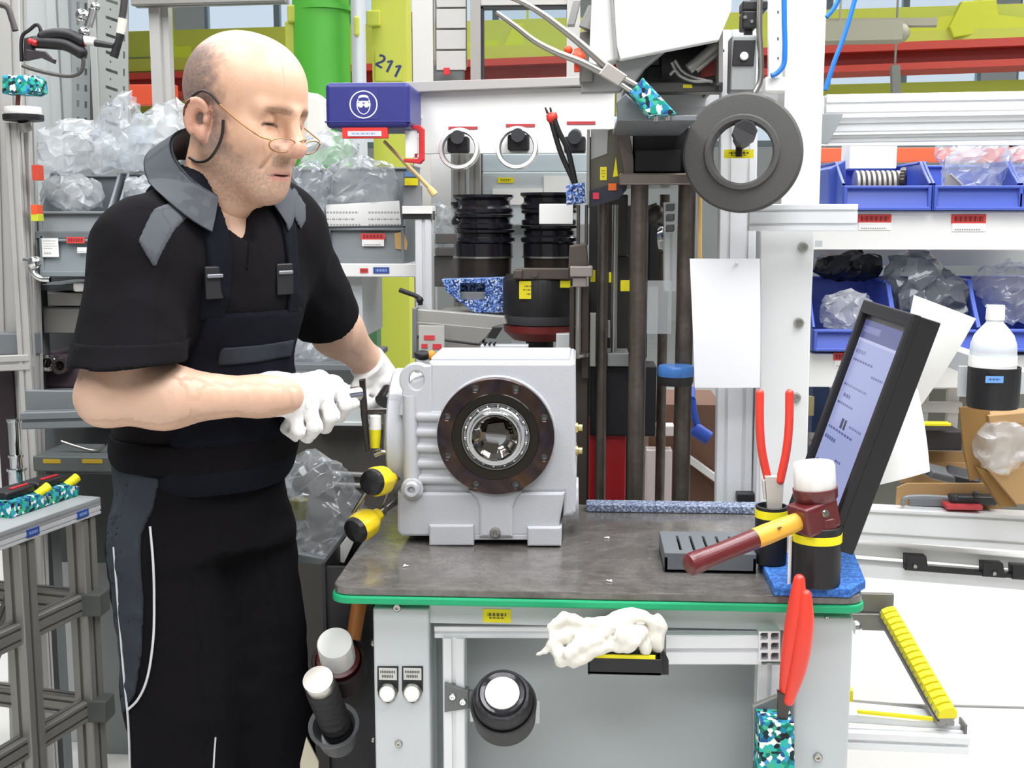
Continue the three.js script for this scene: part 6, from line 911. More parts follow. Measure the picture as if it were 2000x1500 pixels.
// ---- trolley of aluminium extrusions ----
{ const Y = 0.925, a = onY(-60, 1062, Y), b = onY(196, 972, Y), d = b.clone().sub(a).setY(0).normalize(), n = V(-d.z, 0, d.x).negate(), g = thing('trolley', 'aluminium profile trolley with a grey board and blue shelf labels on its edge', 'trolley', V(a.x, 0, a.z)); const U = V(0, 1, 0), P = (s, y, off = 0) => a.clone().lerp(b, s).setY(y).addScaledVector(n, off), nIn = n.dot(V(-1, 0, -0.3)) > 0 ? 1 : -1;
  const inn = (k) => k * nIn, w = 0.045;
  obj('board', [extr(shapeOf([P(-0.3, 0, 0), P(1, 0, 0), P(1, 0, inn(0.34)), P(-0.3, 0, inn(0.34))].map((p) => [p.x, -p.z])), 0.02, 0.002).rotateX(-Math.PI / 2).translate(0, Y - 0.018, 0)], std(0x9da0a0, 0.5), g); obj('edge_rail', alu(P(-0.3, Y - 0.02, inn(0.01)), P(1, Y - 0.02, inn(0.01)), 0.02, 0.03, U), M.alu, g);
  for (const s of [0.42, 0.92]) obj('post', alu(P(s, 0, inn(0.03)), P(s, Y - 0.04, inn(0.03)), w, w, d), M.aluDark, g); for (const s of [0.3, 0.9]) obj('post', alu(P(s, 0, inn(0.33)), P(s, Y - 0.04, inn(0.33)), w, w, d), M.aluDark, g);
  for (const y of [0.7, 0.46]) { obj('side_rail', alu(P(-0.3, y, inn(0.03)), P(0.92, y, inn(0.03)), 0.03, w, U), M.aluDark, g); obj('side_rail', alu(P(-0.3, y, inn(0.33)), P(0.92, y, inn(0.33)), 0.03, w, U), M.aluDark, g); obj('cross_rail', alu(P(0.92, y, inn(0.03)), P(0.9, y, inn(0.33)), 0.03, w, U), M.aluDark, g); }
  obj('brace', alu(P(0.45, 0.88, inn(0.33)), P(0.86, 0.72, inn(0.33)), 0.03, 0.03, U), M.aluDark, g); obj('brace', alu(P(0.5, 0.55, inn(0.18)), P(0.88, 0.74, inn(0.18)), 0.03, 0.03, U), M.aluDark, g);
  for (const y of [0.7, 0.46]) obj('corner_cap', box(...P(0.92, y, inn(0.005)).toArray(), 0.05, 0.05, 0.05, 0.004), std(0x4d504c, 0.6), g);
  for (const s of [0.44, 0.84]) { const p = P(s, Y - 0.021, -nIn * 0.001), q = basis(d.clone().multiplyScalar(d.x > 0 ? 1 : -1), U, d.clone().multiplyScalar(d.x > 0 ? 1 : -1).cross(U)); const bx = new THREE.BoxGeometry(0.036, 0.016, 0.002); obj('blue_label', rotTo(bx, q, p), mBluePrint, g, null, true); }
  // holders on the board
  [[0.6, 'teal foam holder with a black and red tool, nearer the polished shaft'], [0.84, 'teal foam holder with a black and red tool, nearer his hip']].forEach(([s, l], i) => { const h = thing('foam_holder', l, 'tool holder', P(s, Y + 0.002, inn(0.09))); const q = basis(d.clone().multiplyScalar(d.x > 0 ? 1 : -1), U, d.clone().multiplyScalar(d.x > 0 ? 1 : -1).cross(U)); const add = (nm, gs, m) => { const o = part(nm, gs, m, h); o.quaternion.copy(q); return o; };
    add('foam', extr(shapeOf([[-0.06, 0], [0.055, 0], [0.06, 0.02], [0.03, 0.032], [-0.06, 0.034]]), 0.08, 0.003).translate(0, 0, -0.04), M.foamTeal); add('tool_body', [box(-0.01, 0.042, 0, 0.085, 0.016, 0.05, 0.006)], M.black); add('red_stripe', box(0.0, 0.051, 0.01, 0.05, 0.003, 0.008, 0.001), mRedPaint); add('yellow_cap', [cyl(V(0.045, 0.032, 0.03), V(0.06, 0.04, 0.034), 0.01), cyl(V(0.028, 0.028, 0.03), V(0.04, 0.036, 0.036), 0.009)], M.yellow); });
}

// ================= BETWEEN THE MAN AND THE TABLE =================
single('dark_cabinet', 'dark brown-grey cabinet side in the gap between his hands and the gearbox', 'cabinet', [vpost(540, 790, 838, -2.62, 0.3), pbox(545, 826, 792, 840, -2.61, 0.31, 0.003)], std(0x4a4642, 0.6));
single('grey_box', 'pale grey sheet metal box standing behind his gloved fist', 'box', [pbox(612, 775, 716, 826, -2.58, 0.2, 0.003), pbox(610, 824, 718, 832, -2.575, 0.21, 0.002)], std(0xc4c9c8, 0.5));
single('shelf_tube', 'thin steel tube along the dark cabinet, the upper one above its twin', 'tube', [cyl(at(650, 924, -2.616), at(760, 930, -2.616), 0.006)], M.aluDark);
single('shelf_tube', 'thin steel tube along the dark cabinet, the lower one under its twin', 'tube', [cyl(at(650, 946, -2.616), at(760, 950, -2.616), 0.006)], M.aluDark);
bag('clear plastic bag standing in the crate beside the two yellow-and-black handles', [[606, 905, -2.2, 0.008], [612, 940, -2.2, 0.05], [630, 990, -2.2, 0.065], [620, 1040, -2.2, 0.055], [655, 1010, -2.2, 0.04]], M.bag, 21, 'clear plastic bags', 0.02, 15);
single('small_tin', 'small olive tin seen inside the clear bag in the crate', 'tin', [cyl(at(582, 1012, -2.2), at(584, 975, -2.2), 0.018, 0.018, 24)], std(0x8e8a48, 0.4, 0.4));
{ const z = -2.13, g = thing('crate', 'grey crate rim holding the clear bag beside the bench', 'crate', at(640, 1090, z)); obj('front_wall', pextr([[572, 1080], [660, 1096], [664, 1106], [572, 1100]], z, 0.02, 0.002), M.greyBin, g); obj('rail_with_label', [pextr([[655, 1078], [690, 1030], [702, 1036], [672, 1100], [655, 1096]], z + 0.02, 0.012, 0.001)], M.whitePaint, g); }
function yellowHandle(label, c, e, z) { const a = at(...c, z + 0.02), b = at(...e, z - 0.05), d = b.clone().sub(a).normalize(), g = thing('clamping_tool', label, 'tool', a); obj('black_cap', lathe([[0, -0.01], [0.014, -0.009], [0.021, -0.005], [0.0235, 0.001], [0.0235, 0.004], [0, 0.004]], a, d, 32), M.black, g, 'black end cap'); obj('grip', lathe([[0, 0.004], [0.0235, 0.004], [0.026, 0.012], [0.0255, 0.034], [0.018, 0.048], [0.012, 0.054], [0.012, 0.064], [0, 0.064]], a, d, 32), M.yellowGrip, g, 'yellow grip'); obj('shaft', cyl(a.clone().addScaledVector(d, 0.064), a.clone().addScaledVector(d, 0.17), 0.005), M.steel, g); }
yellowHandle('yellow handle with black cap, the upper one touching the gearbox', [726, 942], [772, 934], -1.98);
yellowHandle('yellow handle with black cap, the lower one at the bench corner', [694, 1036], [752, 996], -1.98);
single('link_rod', 'thin bright rod between the black caps of the two yellow handles', 'rod', [cyl(at(714, 962, -2.0), at(690, 1002, -2.0), 0.0035)], M.steel);
single('link_rod', 'thin bright rod with a small foot beside the gearbox between the yellow handles', 'rod', [cyl(at(757, 964, -2.04), at(739, 1004, -2.04), 0.0035), pbox(734, 1000, 752, 1008, -2.03, 0.02)], M.steel);
{ const z = -1.98, g = thing('dark_container', 'big black open container beside the bench leg', 'container', V(at(660, 1300, z).x, 0, z - 0.14)); const a = at(628, 1100, z), b = at(726, 1100, z); obj('container_shell', [boxAB(V(a.x, 0, z - 0.25), V(a.x + 0.006, a.y, z)), boxAB(V(b.x - 0.006, 0, z - 0.25), V(b.x, a.y, z)), boxAB(V(a.x, 0, z - 0.25), V(b.x, a.y, z - 0.24)), boxAB(V(a.x, 0, z - 0.02), V(b.x, a.y - 0.01, z - 0.01))], std(0x2b2829, 0.6), g); }
{ const z = -1.9, g = thing('mallet', 'white-faced mallet with a brown wooden handle in a holder under the bench corner', 'mallet', at(660, 1290, z)); const c = at(660, 1285, z), ax = V(0.05, 0.75, 0.66).normalize(); obj('nylon_face', lathe([[0, 0], [0.03, 0], [0.03, 0.05], [0.0285, 0.053], [0, 0.054]], c, ax, 36), M.nylon, g, 'white nylon face'); obj('head_collar', lathe([[0, -0.03], [0.036, -0.03], [0.037, -0.002], [0.03, 0.001], [0, 0.001]], c, ax, 36), M.maroon, g); obj('handle', cyl(at(690, 1250, z - 0.02), at(703, 1170, z - 0.05), 0.0125, 0.0135, 20), M.wood, g, 'brown wooden handle'); obj('holder', lathe([[0.038, -0.05], [0.045, -0.05], [0.046, 0.004], [0.044, 0.006], [0.04, 0.004]], c.clone().addScaledVector(ax, -0.012), ax, 36), std(0x2b1c1d, 0.5), g); }
{ const z = -1.84, g = thing('grip_tool', 'black ribbed grip with a bright metal cap standing in a grey cup', 'tool', at(655, 1465, z)); const c = at(664, 1436, z - 0.06), t = at(622, 1330, z + 0.05), d = t.clone().sub(c), L = d.length(); d.normalize(); const pr = [[0, 0], [0.024, 0]]; for (let k = 0; k < 8; k++) { const y = L * (0.1 + k * 0.1); pr.push([0.0245, y], [0.0265, y + 0.004], [0.0265, y + L * 0.06], [0.0245, y + L * 0.08]); } pr.push([0.0235, L * 0.94], [0, L * 0.94]); obj('ribbed_grip', lathe(pr, c, d, 36), M.rubber, g, 'black ribbed grip'); obj('metal_cap', lathe([[0, L * 0.92], [0.025, L * 0.92], [0.026, L + 0.002], [0.0245, L + 0.005], [0, L + 0.0055]], c, d, 32), M.steel, g, 'bright metal cap'); const k = at(653, 1420, z - 0.03), ax = V(0, 0.8, 0.6).normalize(); obj('cup', lathe([[0, -0.05], [0.03, -0.05], [0.038, 0.0], [0.043, 0.006], [0.043, 0.009], [0.036, 0.006], [0.026, -0.03], [0, -0.03]], k, ax, 40), std(0x8e8f90, 0.35, 0.5), g, 'grey cup'); }
single('paper_corner', 'beige folded card corner between his leg and the grey cup', 'card', [pextr([[598, 1440], [622, 1488], [622, 1520], [586, 1520], [586, 1490]], -1.9, 0.004, 0.0005)], std(0xcfc6ae, 0.8));

// ================= MIDDLE SHELF BEHIND HIM =================
single('rear_sheet', 'pale grey rear sheet under the shelf rail between his arm and the green columns', 'sheet', [pbox(540, 520, 703, 860, -3.24, 0.01, 0.001)], std(0xb5b9ba, 0.55));
bag('clear plastic bag with metal parts seen between his forearm and chest', [[608, 660, -2.95, 0.03], [600, 690, -2.95, 0.035], [632, 690, -2.95, 0.03], [590, 640, -2.95, 0.025]], M.bag, 44, 'clear plastic bags', 0.016, 18);
single('tag_plate', 'small pale tag plate beside his forearm under the shelf rail', 'plate', [pbox(676, 530, 708, 660, -3.0, 0.3, 0.002)], M.greyPaint);
single('lower_shelf', 'dark shelf board under the clear bag of metal parts', 'shelf', [pbox(540, 712, 700, 724, -2.86, 0.44, 0.002)], M.greyBinDark);
const zC = -2.98;
{ const b = makeBin('grey_bin', 0.2, 0.25, 0.28, M.greyBin, M.greyBin, 0.36); placeBin(b, true, 716, 515, zC, 'tall grey bin filled with clear bags under the goggle box, with a red label', 'grey storage bins'); const z = zC + 0.006; lab(705, 456, 752, 468, z, mRedPrint, b, 'red_label'); lab(707, 468, 750, 481, z, mWhitePrint, b, 'white_label'); obj('tan_stain', pextr([[770, 456], [788, 452], [796, 474], [794, 488], [772, 486]], z, 0.002, 0.0005), std(0xc9a468, 0.8), b); }
{ const b = makeBin('grey_bin', 0.13, 0.25, 0.28, M.greyBin, M.greyBin, 0.36); placeBin(b, true, 590, 515, zC - 0.02, 'tall grey bin partly hidden behind his face and chest', 'grey storage bins'); }
bag('clear bag crammed into the tall grey bin under the goggle box', [[665, 350, zC - 0.06, 0.035], [700, 345, zC - 0.06, 0.045], [745, 350, zC - 0.06, 0.04], [690, 400, zC - 0.07, 0.05], [745, 400, zC - 0.07, 0.05], [650, 400, zC - 0.04, 0.03]], M.bagMilky, 31, 'clear plastic bags', 0.018, 16);
bag('pale plastic bag spilling over the top between his glasses and the goggle box', [[640, 285, zC - 0.08, 0.035], [672, 290, zC - 0.08, 0.03], [615, 300, zC - 0.08, 0.04], [690, 280, zC - 0.08, 0.012]], M.bagMilky, 35, 'clear plastic bags', 0.016, 18);
bag('clear glossy bag hanging beside his chest in front of the grey bin', [[620, 350, zC + 0.02, 0.025], [612, 400, zC + 0.02, 0.03], [625, 440, zC + 0.02, 0.02], [596, 340, zC + 0.02, 0.03]], M.bag, 39, 'clear plastic bags', 0.014, 24);
single('packing_slip', 'printed white slip lying on the bags in the tall grey bin', 'paper', sheet([[636, 400], [780, 392], [784, 440], [640, 442]], zC + 0.012, zC + 0.018, 0.004), (() => { const m = mPaperPrint.clone(); m.map = mPaperPrint.map.clone(); m.map.wrapS = m.map.wrapT = THREE.RepeatWrapping; m.map.repeat.set(9, 9); m.map.needsUpdate = true; return m; })());
single('white_card', 'grey-white padded shape behind his face beside the goggle box', 'cushion', [pextr([[592, 178], [618, 182], [634, 196], [638, 282], [590, 300]], -3.2, 0.08, 0.015)], std(0xd8d5cb, 0.7));
{ const g = thing('shelf_rail', 'white shelf rail with a red and a blue label under the tall grey bin', 'rail', at(720, 540, zC)); obj('rail', pbox(560, 515, 812, 541, zC + 0.03, 0.3, 0.003), M.whitePaint, g); lab(703, 524, 719, 533, zC + 0.031, mRedPrint, g, 'red_label'); lab(729, 522, 760, 534, zC + 0.031, mBluePrint, g, 'blue_label'); }
{ const z = -2.9, g = thing('aluminium_post', 'light aluminium post with a white cap plate and clamp lever beside the black cups', 'post', V(at(829, 600, z).x, 0, z)); obj('extrusion', alu(at(829, 700, z).setY(0), at(829, 428, z), 0.042, 0.042), M.alu, g); obj('cap_plate', [pbox(785, 402, 844, 418, z + 0.03, 0.07, 0.002)], M.nylon, g, 'white cap plate'); obj('cap_shadow_plate', pbox(786, 418, 842, 428, z + 0.025, 0.06, 0.002), M.black, g); obj('clamp_lever', [tube([[780, 566], [796, 572], [812, 578], [820, 584], [821, 596]].map(([x, y]) => at(x, y, z + 0.05)), 0.006, 20, 10), sph(at(820, 586, z + 0.05), 0.009)], M.black, g); obj('sensor', [pbox(788, 336, 815, 362, z, 0.03, 0.003), pbox(786, 362, 822, 402, z - 0.01, 0.03, 0.003)], std(0x85888a, 0.5), g); obj('yellow_label', pbox(790, 348, 816, 362, z + 0.003, 0.003), M.yellow, g); obj('blue_label', pbox(790, 336, 814, 345, z + 0.003, 0.003), std(0x6b93c4, 0.5), g); obj('link', cyl(at(845, 412, z + 0.02), at(845, 430, z + 0.02), 0.006), M.steel, g); }  // the black plate paints the shadow under the white cap plate
{ const z = -2.86, g = thing('brush', 'wooden stick brush with a pale bristle tip leaning by the card frame', 'brush', at(852, 384, z)); obj('stick', cyl(at(750, 276, z - 0.02), at(838, 366, z), 0.0042, 0.0055, 12), std(0xe3c48c, 0.6), g); obj('bristles', lathe([[0.004, 0], [0.0075, 0.006], [0.0095, 0.02], [0.009, 0.026], [0, 0.027]], at(836, 364, z), V(0.6, -0.75, 0).normalize(), 14), std(0xecd08e, 0.9), g); }
{ const z = -2.82; // black ring stacks
  const ringProf = (r, h) => [[r - 0.02, 0], [r, 0], [r + 0.003, 0.004], [r + 0.003, 0.012], [r - 0.004, h * 0.45], [r - 0.004, h * 0.7], [r + 0.004, h - 0.006], [r + 0.004, h], [r - 0.02, h]];
  const stack = (label, x, rows) => rows.forEach(([px, y0, y1, r, l], i) => { const a = at(px, y1, z), h = yAt(px, y0, z) - yAt(px, y1, z) - 0.0008; single('black_ring', `${l} of the black glossy rings stacked ${label}`, 'ring', lathe(ringProf(r, h), V(a.x, a.y, z), V(0, 1, 0), 48), M.blackGloss, 'black ring stacks'); });
  stack('behind the speckled blue bracket', 946, [[944, 380, 418, 0.068, 'topmost'], [946, 418, 448, 0.066, 'second from the top'], [948, 448, 474, 0.068, 'third from the top']]);
  stack('behind the blank white plate', 1072, [[1072, 376, 410, 0.064, 'topmost'], [1072, 410, 440, 0.062, 'second from the top'], [1072, 440, 474, 0.064, 'third from the top']]);
  stack('half hidden behind the others', 908, [[902, 394, 440, 0.022, 'outer']]);
  for (const [px, r, l] of [[944, 0.07, 'speckled blue bracket'], [1072, 0.062, 'blank white plate']]) { const a = at(px, 545, z), g = thing('black_pot', `black steel pot with bright turned edge below the rings at the ${l}`, 'pot', a); const y1 = yAt(px, 474, z) - a.y, y2 = yAt(px, 500, z) - a.y; obj('upper_body', lathe([[0, y2], [r, y2], [r, y1 - 0.002], [r - 0.004, y1 - 0.001], [0, y1 - 0.001]], a, V(0, 1, 0), 48), M.blackGloss, g); obj('turned_edge', lathe([[r - 0.004, y2 - 0.004], [r + 0.002, y2 - 0.004], [r + 0.002, y2], [r - 0.004, y2]], a, V(0, 1, 0), 48), M.steel, g); obj('lower_body', lathe([[0, 0], [r - 0.003, 0], [r - 0.002, y2 - 0.004], [0, y2 - 0.004]], a, V(0, 1, 0), 48), std(0x453e38, 0.35, 0.8), g, 'brown-grey steel lower body'); }
  const b = thing('foam_bracket', 'blue speckled foam bracket with a cut-out carrying the black pots', 'bracket', at(930, 612, z + 0.08)); obj('foam', pextr([[862, 546], [985, 542], [985, 611], [926, 611], [872, 570]], z + 0.11, 0.05, 0.002, [[[897, 551], [949, 551], [949, 587], [897, 587]]]), M.foamBlue, b); obj('rear_plate', pbox(890, 548, 955, 590, z + 0.07, 0.004), M.foamBlue, b); obj('side_face', pextr([[985, 544], [997, 552], [997, 604], [985, 611]], z + 0.1, 0.06, 0.002), M.foamBlue, b); obj('grey_insert', pbox(897, 570, 949, 586, z + 0.095, 0.04, 0.002), std(0x8b8d8e, 0.4, 0.4), b); obj('shelf_plate', pbox(855, 611, 1000, 620, z + 0.09, 0.2, 0.001), M.aluDark, b);
  single('blank_plate', 'blank white plate in front of the black rings beside the press', 'plate', [pbox(1053, 398, 1119, 438, z + 0.12, 0.006, 0.002)], M.paper); }
{ const z = -2.7, p = at(1060, 630, z), g = thing('gluing_pot', 'round black machine pot with yellow stickers and a dark red base on a black stem', 'machine', p); const k = z / -F, R1 = 78 * k; const yy = (py) => yAt(1060, py, z) - p.y;
  obj('pot_body', lathe([[0, yy(632)], [R1 * 0.9, yy(632)], [R1, yy(612)], [R1, yy(545)], [R1 * 0.92, yy(536)], [0, yy(532)]], p, V(0, 1, 0), 56), M.black, g); obj('belly_ring', lathe([[R1 * 0.9, yy(632)], [R1 * 1.02, yy(630)], [R1 * 1.02, yy(618)], [R1 * 0.98, yy(612)]], p, V(0, 1, 0), 56), M.rubber, g); obj('red_base', lathe([[0, yy(662)], [R1 * 0.75, yy(662)], [R1 * 0.97, yy(646)], [R1 * 0.99, yy(632)], [0, yy(634)]], p, V(0, 1, 0), 56), std(0x6e1f1c, 0.5), g, 'dark red base'); obj('stem', cyl(V(p.x - 6 * k, 0, z), V(p.x - 6 * k, p.y + yy(660), z), 27 * k), M.black, g, 'black stem'); 
  const q = z + R1 + 0.002; obj('clamp_arm', [pbox(1008, 524, 1112, 546, q, 0.04, 0.003), pbox(1002, 528, 1020, 544, q + 0.005, 0.04, 0.002), cyl(at(1044, 534, q - 0.01), at(1044, 534, q + 0.006), 0.008)], std(0x5f5750, 0.4, 0.5), g); lab(1014, 549, 1060, 584, q - 0.006, mYellow2, g, 'yellow_sticker'); lab(1094, 548, 1114, 562, q - 0.01, M.yellow, g, 'yellow_sticker'); obj('top_boss', [pbox(1008, 535, 1110, 548, q - 0.03, 0.08, 0.004)], M.black, g); }
{ const z = -2.58, g = thing('inclined_slide', 'grey inclined aluminium slide with a printed card and cut profile end above the gearbox', 'slide', at(900, 690, z)); const P = (l, dz = 0, d = 0.05, b = 0.002) => pextr(l, z + dz, d, b); obj('slide_panel', P([[812, 604], [985, 618], [990, 632], [962, 640], [960, 646], [812, 628]], 0, 0.03), std(0xa2a19c, 0.45, 0.3), g); obj('slide_rail', P([[812, 628], [965, 642], [935, 672], [812, 656]], 0.006, 0.03), M.aluDark, g); obj('slide_rail', P([[812, 660], [945, 676], [938, 696], [812, 690]], 0.0, 0.06), M.aluDark, g); obj('dark_end_piece', P([[962, 640], [982, 640], [968, 662], [950, 660]], 0.008, 0.01, 0.001), M.black, g); obj('white_profile', [alu(at(940, 686, z + 0.02), at(1032, 686, z + 0.02), 0.03, 0.03, V(0, 1, 0))], M.alu, g); for (let i = 0; i < 3; i++) obj('chamber_shade', P([[944 + i * 9, 672], [949 + i * 9, 668], [952 + i * 9, 668], [947 + i * 9, 677]], 0.036, 0.004, 0), M.black, g); obj('frame_edge', P([[805, 602], [814, 602], [814, 700], [805, 700]], 0.01, 0.04), M.greyBinDark, g); obj('stacked_rail', [pbox(1086, 652, 1114, 696, z - 0.02, 0.05, 0.002)], M.alu, g);  // the black end and chamber pieces paint the shade of open cut profiles
  const c = thing('printed_card', 'grey card with three red stamps standing behind the gearbox', 'card', at(842, 690, z + 0.05)); obj('card', pbox(818, 636, 868, 692, z + 0.05, 0.004, 0.001), std(0xb4b3ae, 0.7), c); for (const [a, b, e, f] of [[828, 655, 849, 664], [823, 672, 835, 680], [845, 672, 862, 682]]) obj('red_stamp', pbox(a, b, e, f, z + 0.0515, 0.002), std(0xc83a3e, 0.7), c); single('rotary_control', 'black knob with an orange tip in front of the red-stamped card', 'knob', [sph(at(826, 694, z + 0.09), 0.014, 1.3, 0.8, 1), cyl(at(812, 690, z + 0.08), at(826, 694, z + 0.09), 0.006)], M.black); single('orange_tip', 'small orange button beside the black knob behind the gearbox lug', 'button', [sph(at(843, 694, z + 0.09), 0.01, 1, 1.1, 1)], std(0xe2952c, 0.5)); }
{ const z = -3.1, g = thing('rear_box', 'pale grey-blue box with a yellow label behind the steel rings', 'box', at(1030, 400, z)); obj('box_front', pbox(942, 336, 1180, 440, z, 0.2, 0.004), std(0xc3cbcb, 0.5), g); obj('box_top', pbox(942, 300, 1180, 336, z - 0.02, 0.2, 0.004), std(0xaeb9bd, 0.5), g); lab(972, 347, 1003, 357, z + 0.001, mYellowPrint, g, 'yellow_label'); obj('stand', vpost(1000, 1060, 438, z - 0.06, 0.05), std(0xb9bcbc, 0.5), g); obj('paper_insert', [pbox(962, 368, 1060, 400, z + 0.004, 0.003), pbox(1062, 344, 1112, 400, z + 0.003, 0.003)], M.paper, g); }
bag('frosted plastic wrap behind the brush and the black cups', [[862, 420, -3.05, 0.03], [868, 460, -3.05, 0.035], [858, 490, -3.05, 0.03]], M.bagMilky, 51, 'clear plastic bags', 0.016, 18);
single('rear_board', 'white rear board between the aluminium post and the black cups', 'board', [pbox(842, 300, 880, 420, -3.12, 0.01, 0.001)], M.whitePaint);
single('rear_post', 'ribbed grey aluminium post directly under the first steel ring', 'post', [alu(at(898, 800, -3.06).setY(0), at(898, 300, -3.06), 0.03, 0.03)], M.aluDark);
single('rear_post', 'slimmer grey aluminium post close beside the ribbed one under the steel rings', 'post', [alu(at(928, 800, -3.06).setY(0), at(928, 300, -3.06), 0.026, 0.03)], M.aluDark);
single('rear_post', 'dark shelf plates stacked beside the black rings', 'plate', [pbox(850, 456, 890, 476, -2.98, 0.04, 0.002), pbox(850, 484, 886, 500, -2.98, 0.04, 0.002), pbox(848, 500, 886, 560, -3.0, 0.02, 0.002)], std(0x6d6a66, 0.5, 0.3));

// ================= SHELF RACK WITH BLUE BINS =================
const zR = -2.75;
const shelfFront = (name, label, y0, y1, x0, x1, z, d, labels) => { const g = thing(name, label, 'shelf', at((x0 + x1) / 2, y1, z)); obj('front_beam', pbox(x0, y0, x1, y1, z, 0.02, 0.002), M.whitePaint, g); obj('board', pbox(x0, y0, x1, y0 + 6, z - 0.02, d, 0.001), M.whitePaint, g); labels.forEach(([a, b, c, e]) => { lab(a, b, c, b + (e - b) * 0.52, z + 0.001, mRedPrint, g, 'red_label'); lab(a + 2, b + (e - b) * 0.52, c - 1, e, z + 0.001, mWhitePrint, g, 'white_label'); }); return g; };
shelfFront('shelf_beam', 'white shelf beam with red labels under the upper row of blue bins', 414, 488, 1560, 2080, zR, 0.4, [[1675, 419, 1741, 449], [1858, 419, 1926, 452]]);
shelfFront('shelf_beam', 'white shelf beam with red labels under the lower row of blue bins', 692, 758, 1580, 2080, zR, 0.4, [[1628, 689, 1672, 718], [1790, 692, 1846, 722]]);
const kR = -zR / F, bb = makeBin('blue_bin', 166 * kR, 92 * kR, 0.3, M.blueBin, M.blueBin, 0.5, M.blueBin);
placeBin(bb, true, 1731, 411, zR + 0.015, 'blue bin of the upper row with stacked metal discs', 'blue storage bins'); placeBin(bb, false, 1908, 411, zR + 0.015, 'blue bin of the upper row with a puffed plastic bag', 'blue storage bins'); placeBin(bb, false, 2074, 411, zR + 0.015, 'blue bin of the upper row cut by the picture edge', 'blue storage bins');
single('blue_bin', 'dark blue bin standing sideways beside the white post on the upper shelf', 'bin', [pextr([[1618, 330], [1652, 312], [1654, 408], [1618, 408]], zR - 0.06, 0.2, 0.004)], M.blueBin);
const bb2 = makeBin('blue_bin', 158 * kR, 130 * kR, 0.3, M.blueBin, M.blueBin, 0.32, M.blueBin);
placeBin(bb2, true, 1667, 686, zR + 0.015, 'blue bin of the lower row with silvery film bags, beside the white column', 'blue storage bins'); placeBin(bb2, false, 1829, 686, zR + 0.015, 'blue bin of the lower row behind the white paper sheet', 'blue storage bins'); placeBin(bb2, false, 1992, 686, zR + 0.015, 'blue bin of the lower row behind the plastic bottle', 'blue storage bins');
for (let i = 0; i < 9; i++) { const p = at(1672 + i * 10, 352, zR - 0.05); single('metal_disc', 'thin pale metal disc in the tight row of discs standing on edge', 'disc', cyl(V(p.x - 0.003, p.y - 0.012, p.z), V(p.x + 0.003, p.y - 0.012, p.z), 0.034, 0.034, 28), std(0xcfcac0, 0.35, 0.6), 'metal discs in the upper blue bin'); }
single('dark_disc', 'dark bearing ring leaning in the upper blue bin beside the metal discs', 'disc', [ring(0.018, 0.034, 0.012, at(1764, 356, zR - 0.04), V(1, 0, 0.35).normalize(), 32)], M.darkSteel);
single('white_box', 'plain white box standing behind the bin of metal discs', 'box', [pbox(1660, 276, 1752, 330, zR - 0.2, 0.1, 0.003)], M.white);
bag('puffed clear plastic bag in the upper blue bin', [[1885, 330, zR - 0.1, 0.05], [1920, 325, zR - 0.1, 0.055], [1895, 360, zR - 0.08, 0.045], [1930, 300, zR - 0.1, 0.03]], M.bagMilky, 61, 'clear plastic bags', 0.016, 18);
bag('clear plastic bag tied in a tail above the second upper blue bin', [[1895, 290, zR - 0.14, 0.03], [1850, 300, zR - 0.14, 0.03], [1908, 268, zR - 0.14, 0.012]], M.bag, 64, 'clear plastic bags', 0.014, 22);
bag('clear plastic bag at the picture edge of the upper row of blue bins', [[1985, 310, zR - 0.1, 0.03], [1998, 340, zR - 0.1, 0.03]], M.bagMilky, 66, 'clear plastic bags', 0.014, 22);
single('flat_card', 'pale flat card standing in the second upper blue bin', 'card', [pextr([[1846, 335], [1878, 362], [1846, 364]], zR - 0.03, 0.004), cyl(at(1856, 340, zR - 0.025), at(1880, 362, zR - 0.025), 0.003)], std(0xd6cfbe, 0.7));
bag('silvery film bag in the lower blue bin beside the white column', [[1625, 610, zR - 0.06, 0.028], [1655, 600, zR - 0.06, 0.034], [1685, 605, zR - 0.06, 0.028], [1650, 625, zR - 0.05, 0.026]], M.bagMilky, 71, 'clear plastic bags', 0.016, 26);
bag('big dark film bag bulging out of the lower row of blue bins', [[1770, 540, zR - 0.1, 0.05], [1810, 560, zR - 0.08, 0.06], [1850, 590, zR - 0.08, 0.05], [1790, 520, zR - 0.12, 0.03], [1780, 600, zR - 0.06, 0.04]], M.bagDark, 74, 'clear plastic bags', 0.02, 14);
bag('clear plastic bag behind the plastic bottle in the lower row', [[1960, 560, zR - 0.1, 0.04], [1990, 590, zR - 0.08, 0.05], [1985, 540, zR - 0.1, 0.03], [1920, 545, zR - 0.1, 0.025]], M.bag, 78, 'clear plastic bags', 0.018, 18);
bag('black film lying over the back of the first lower blue bin', [[1610, 520, zR - 0.2, 0.03], [1660, 518, zR - 0.2, 0.035], [1700, 522, zR - 0.2, 0.03]], std(0x2a2b30, 0.25), 81, null, 0.012, 20, 'film');
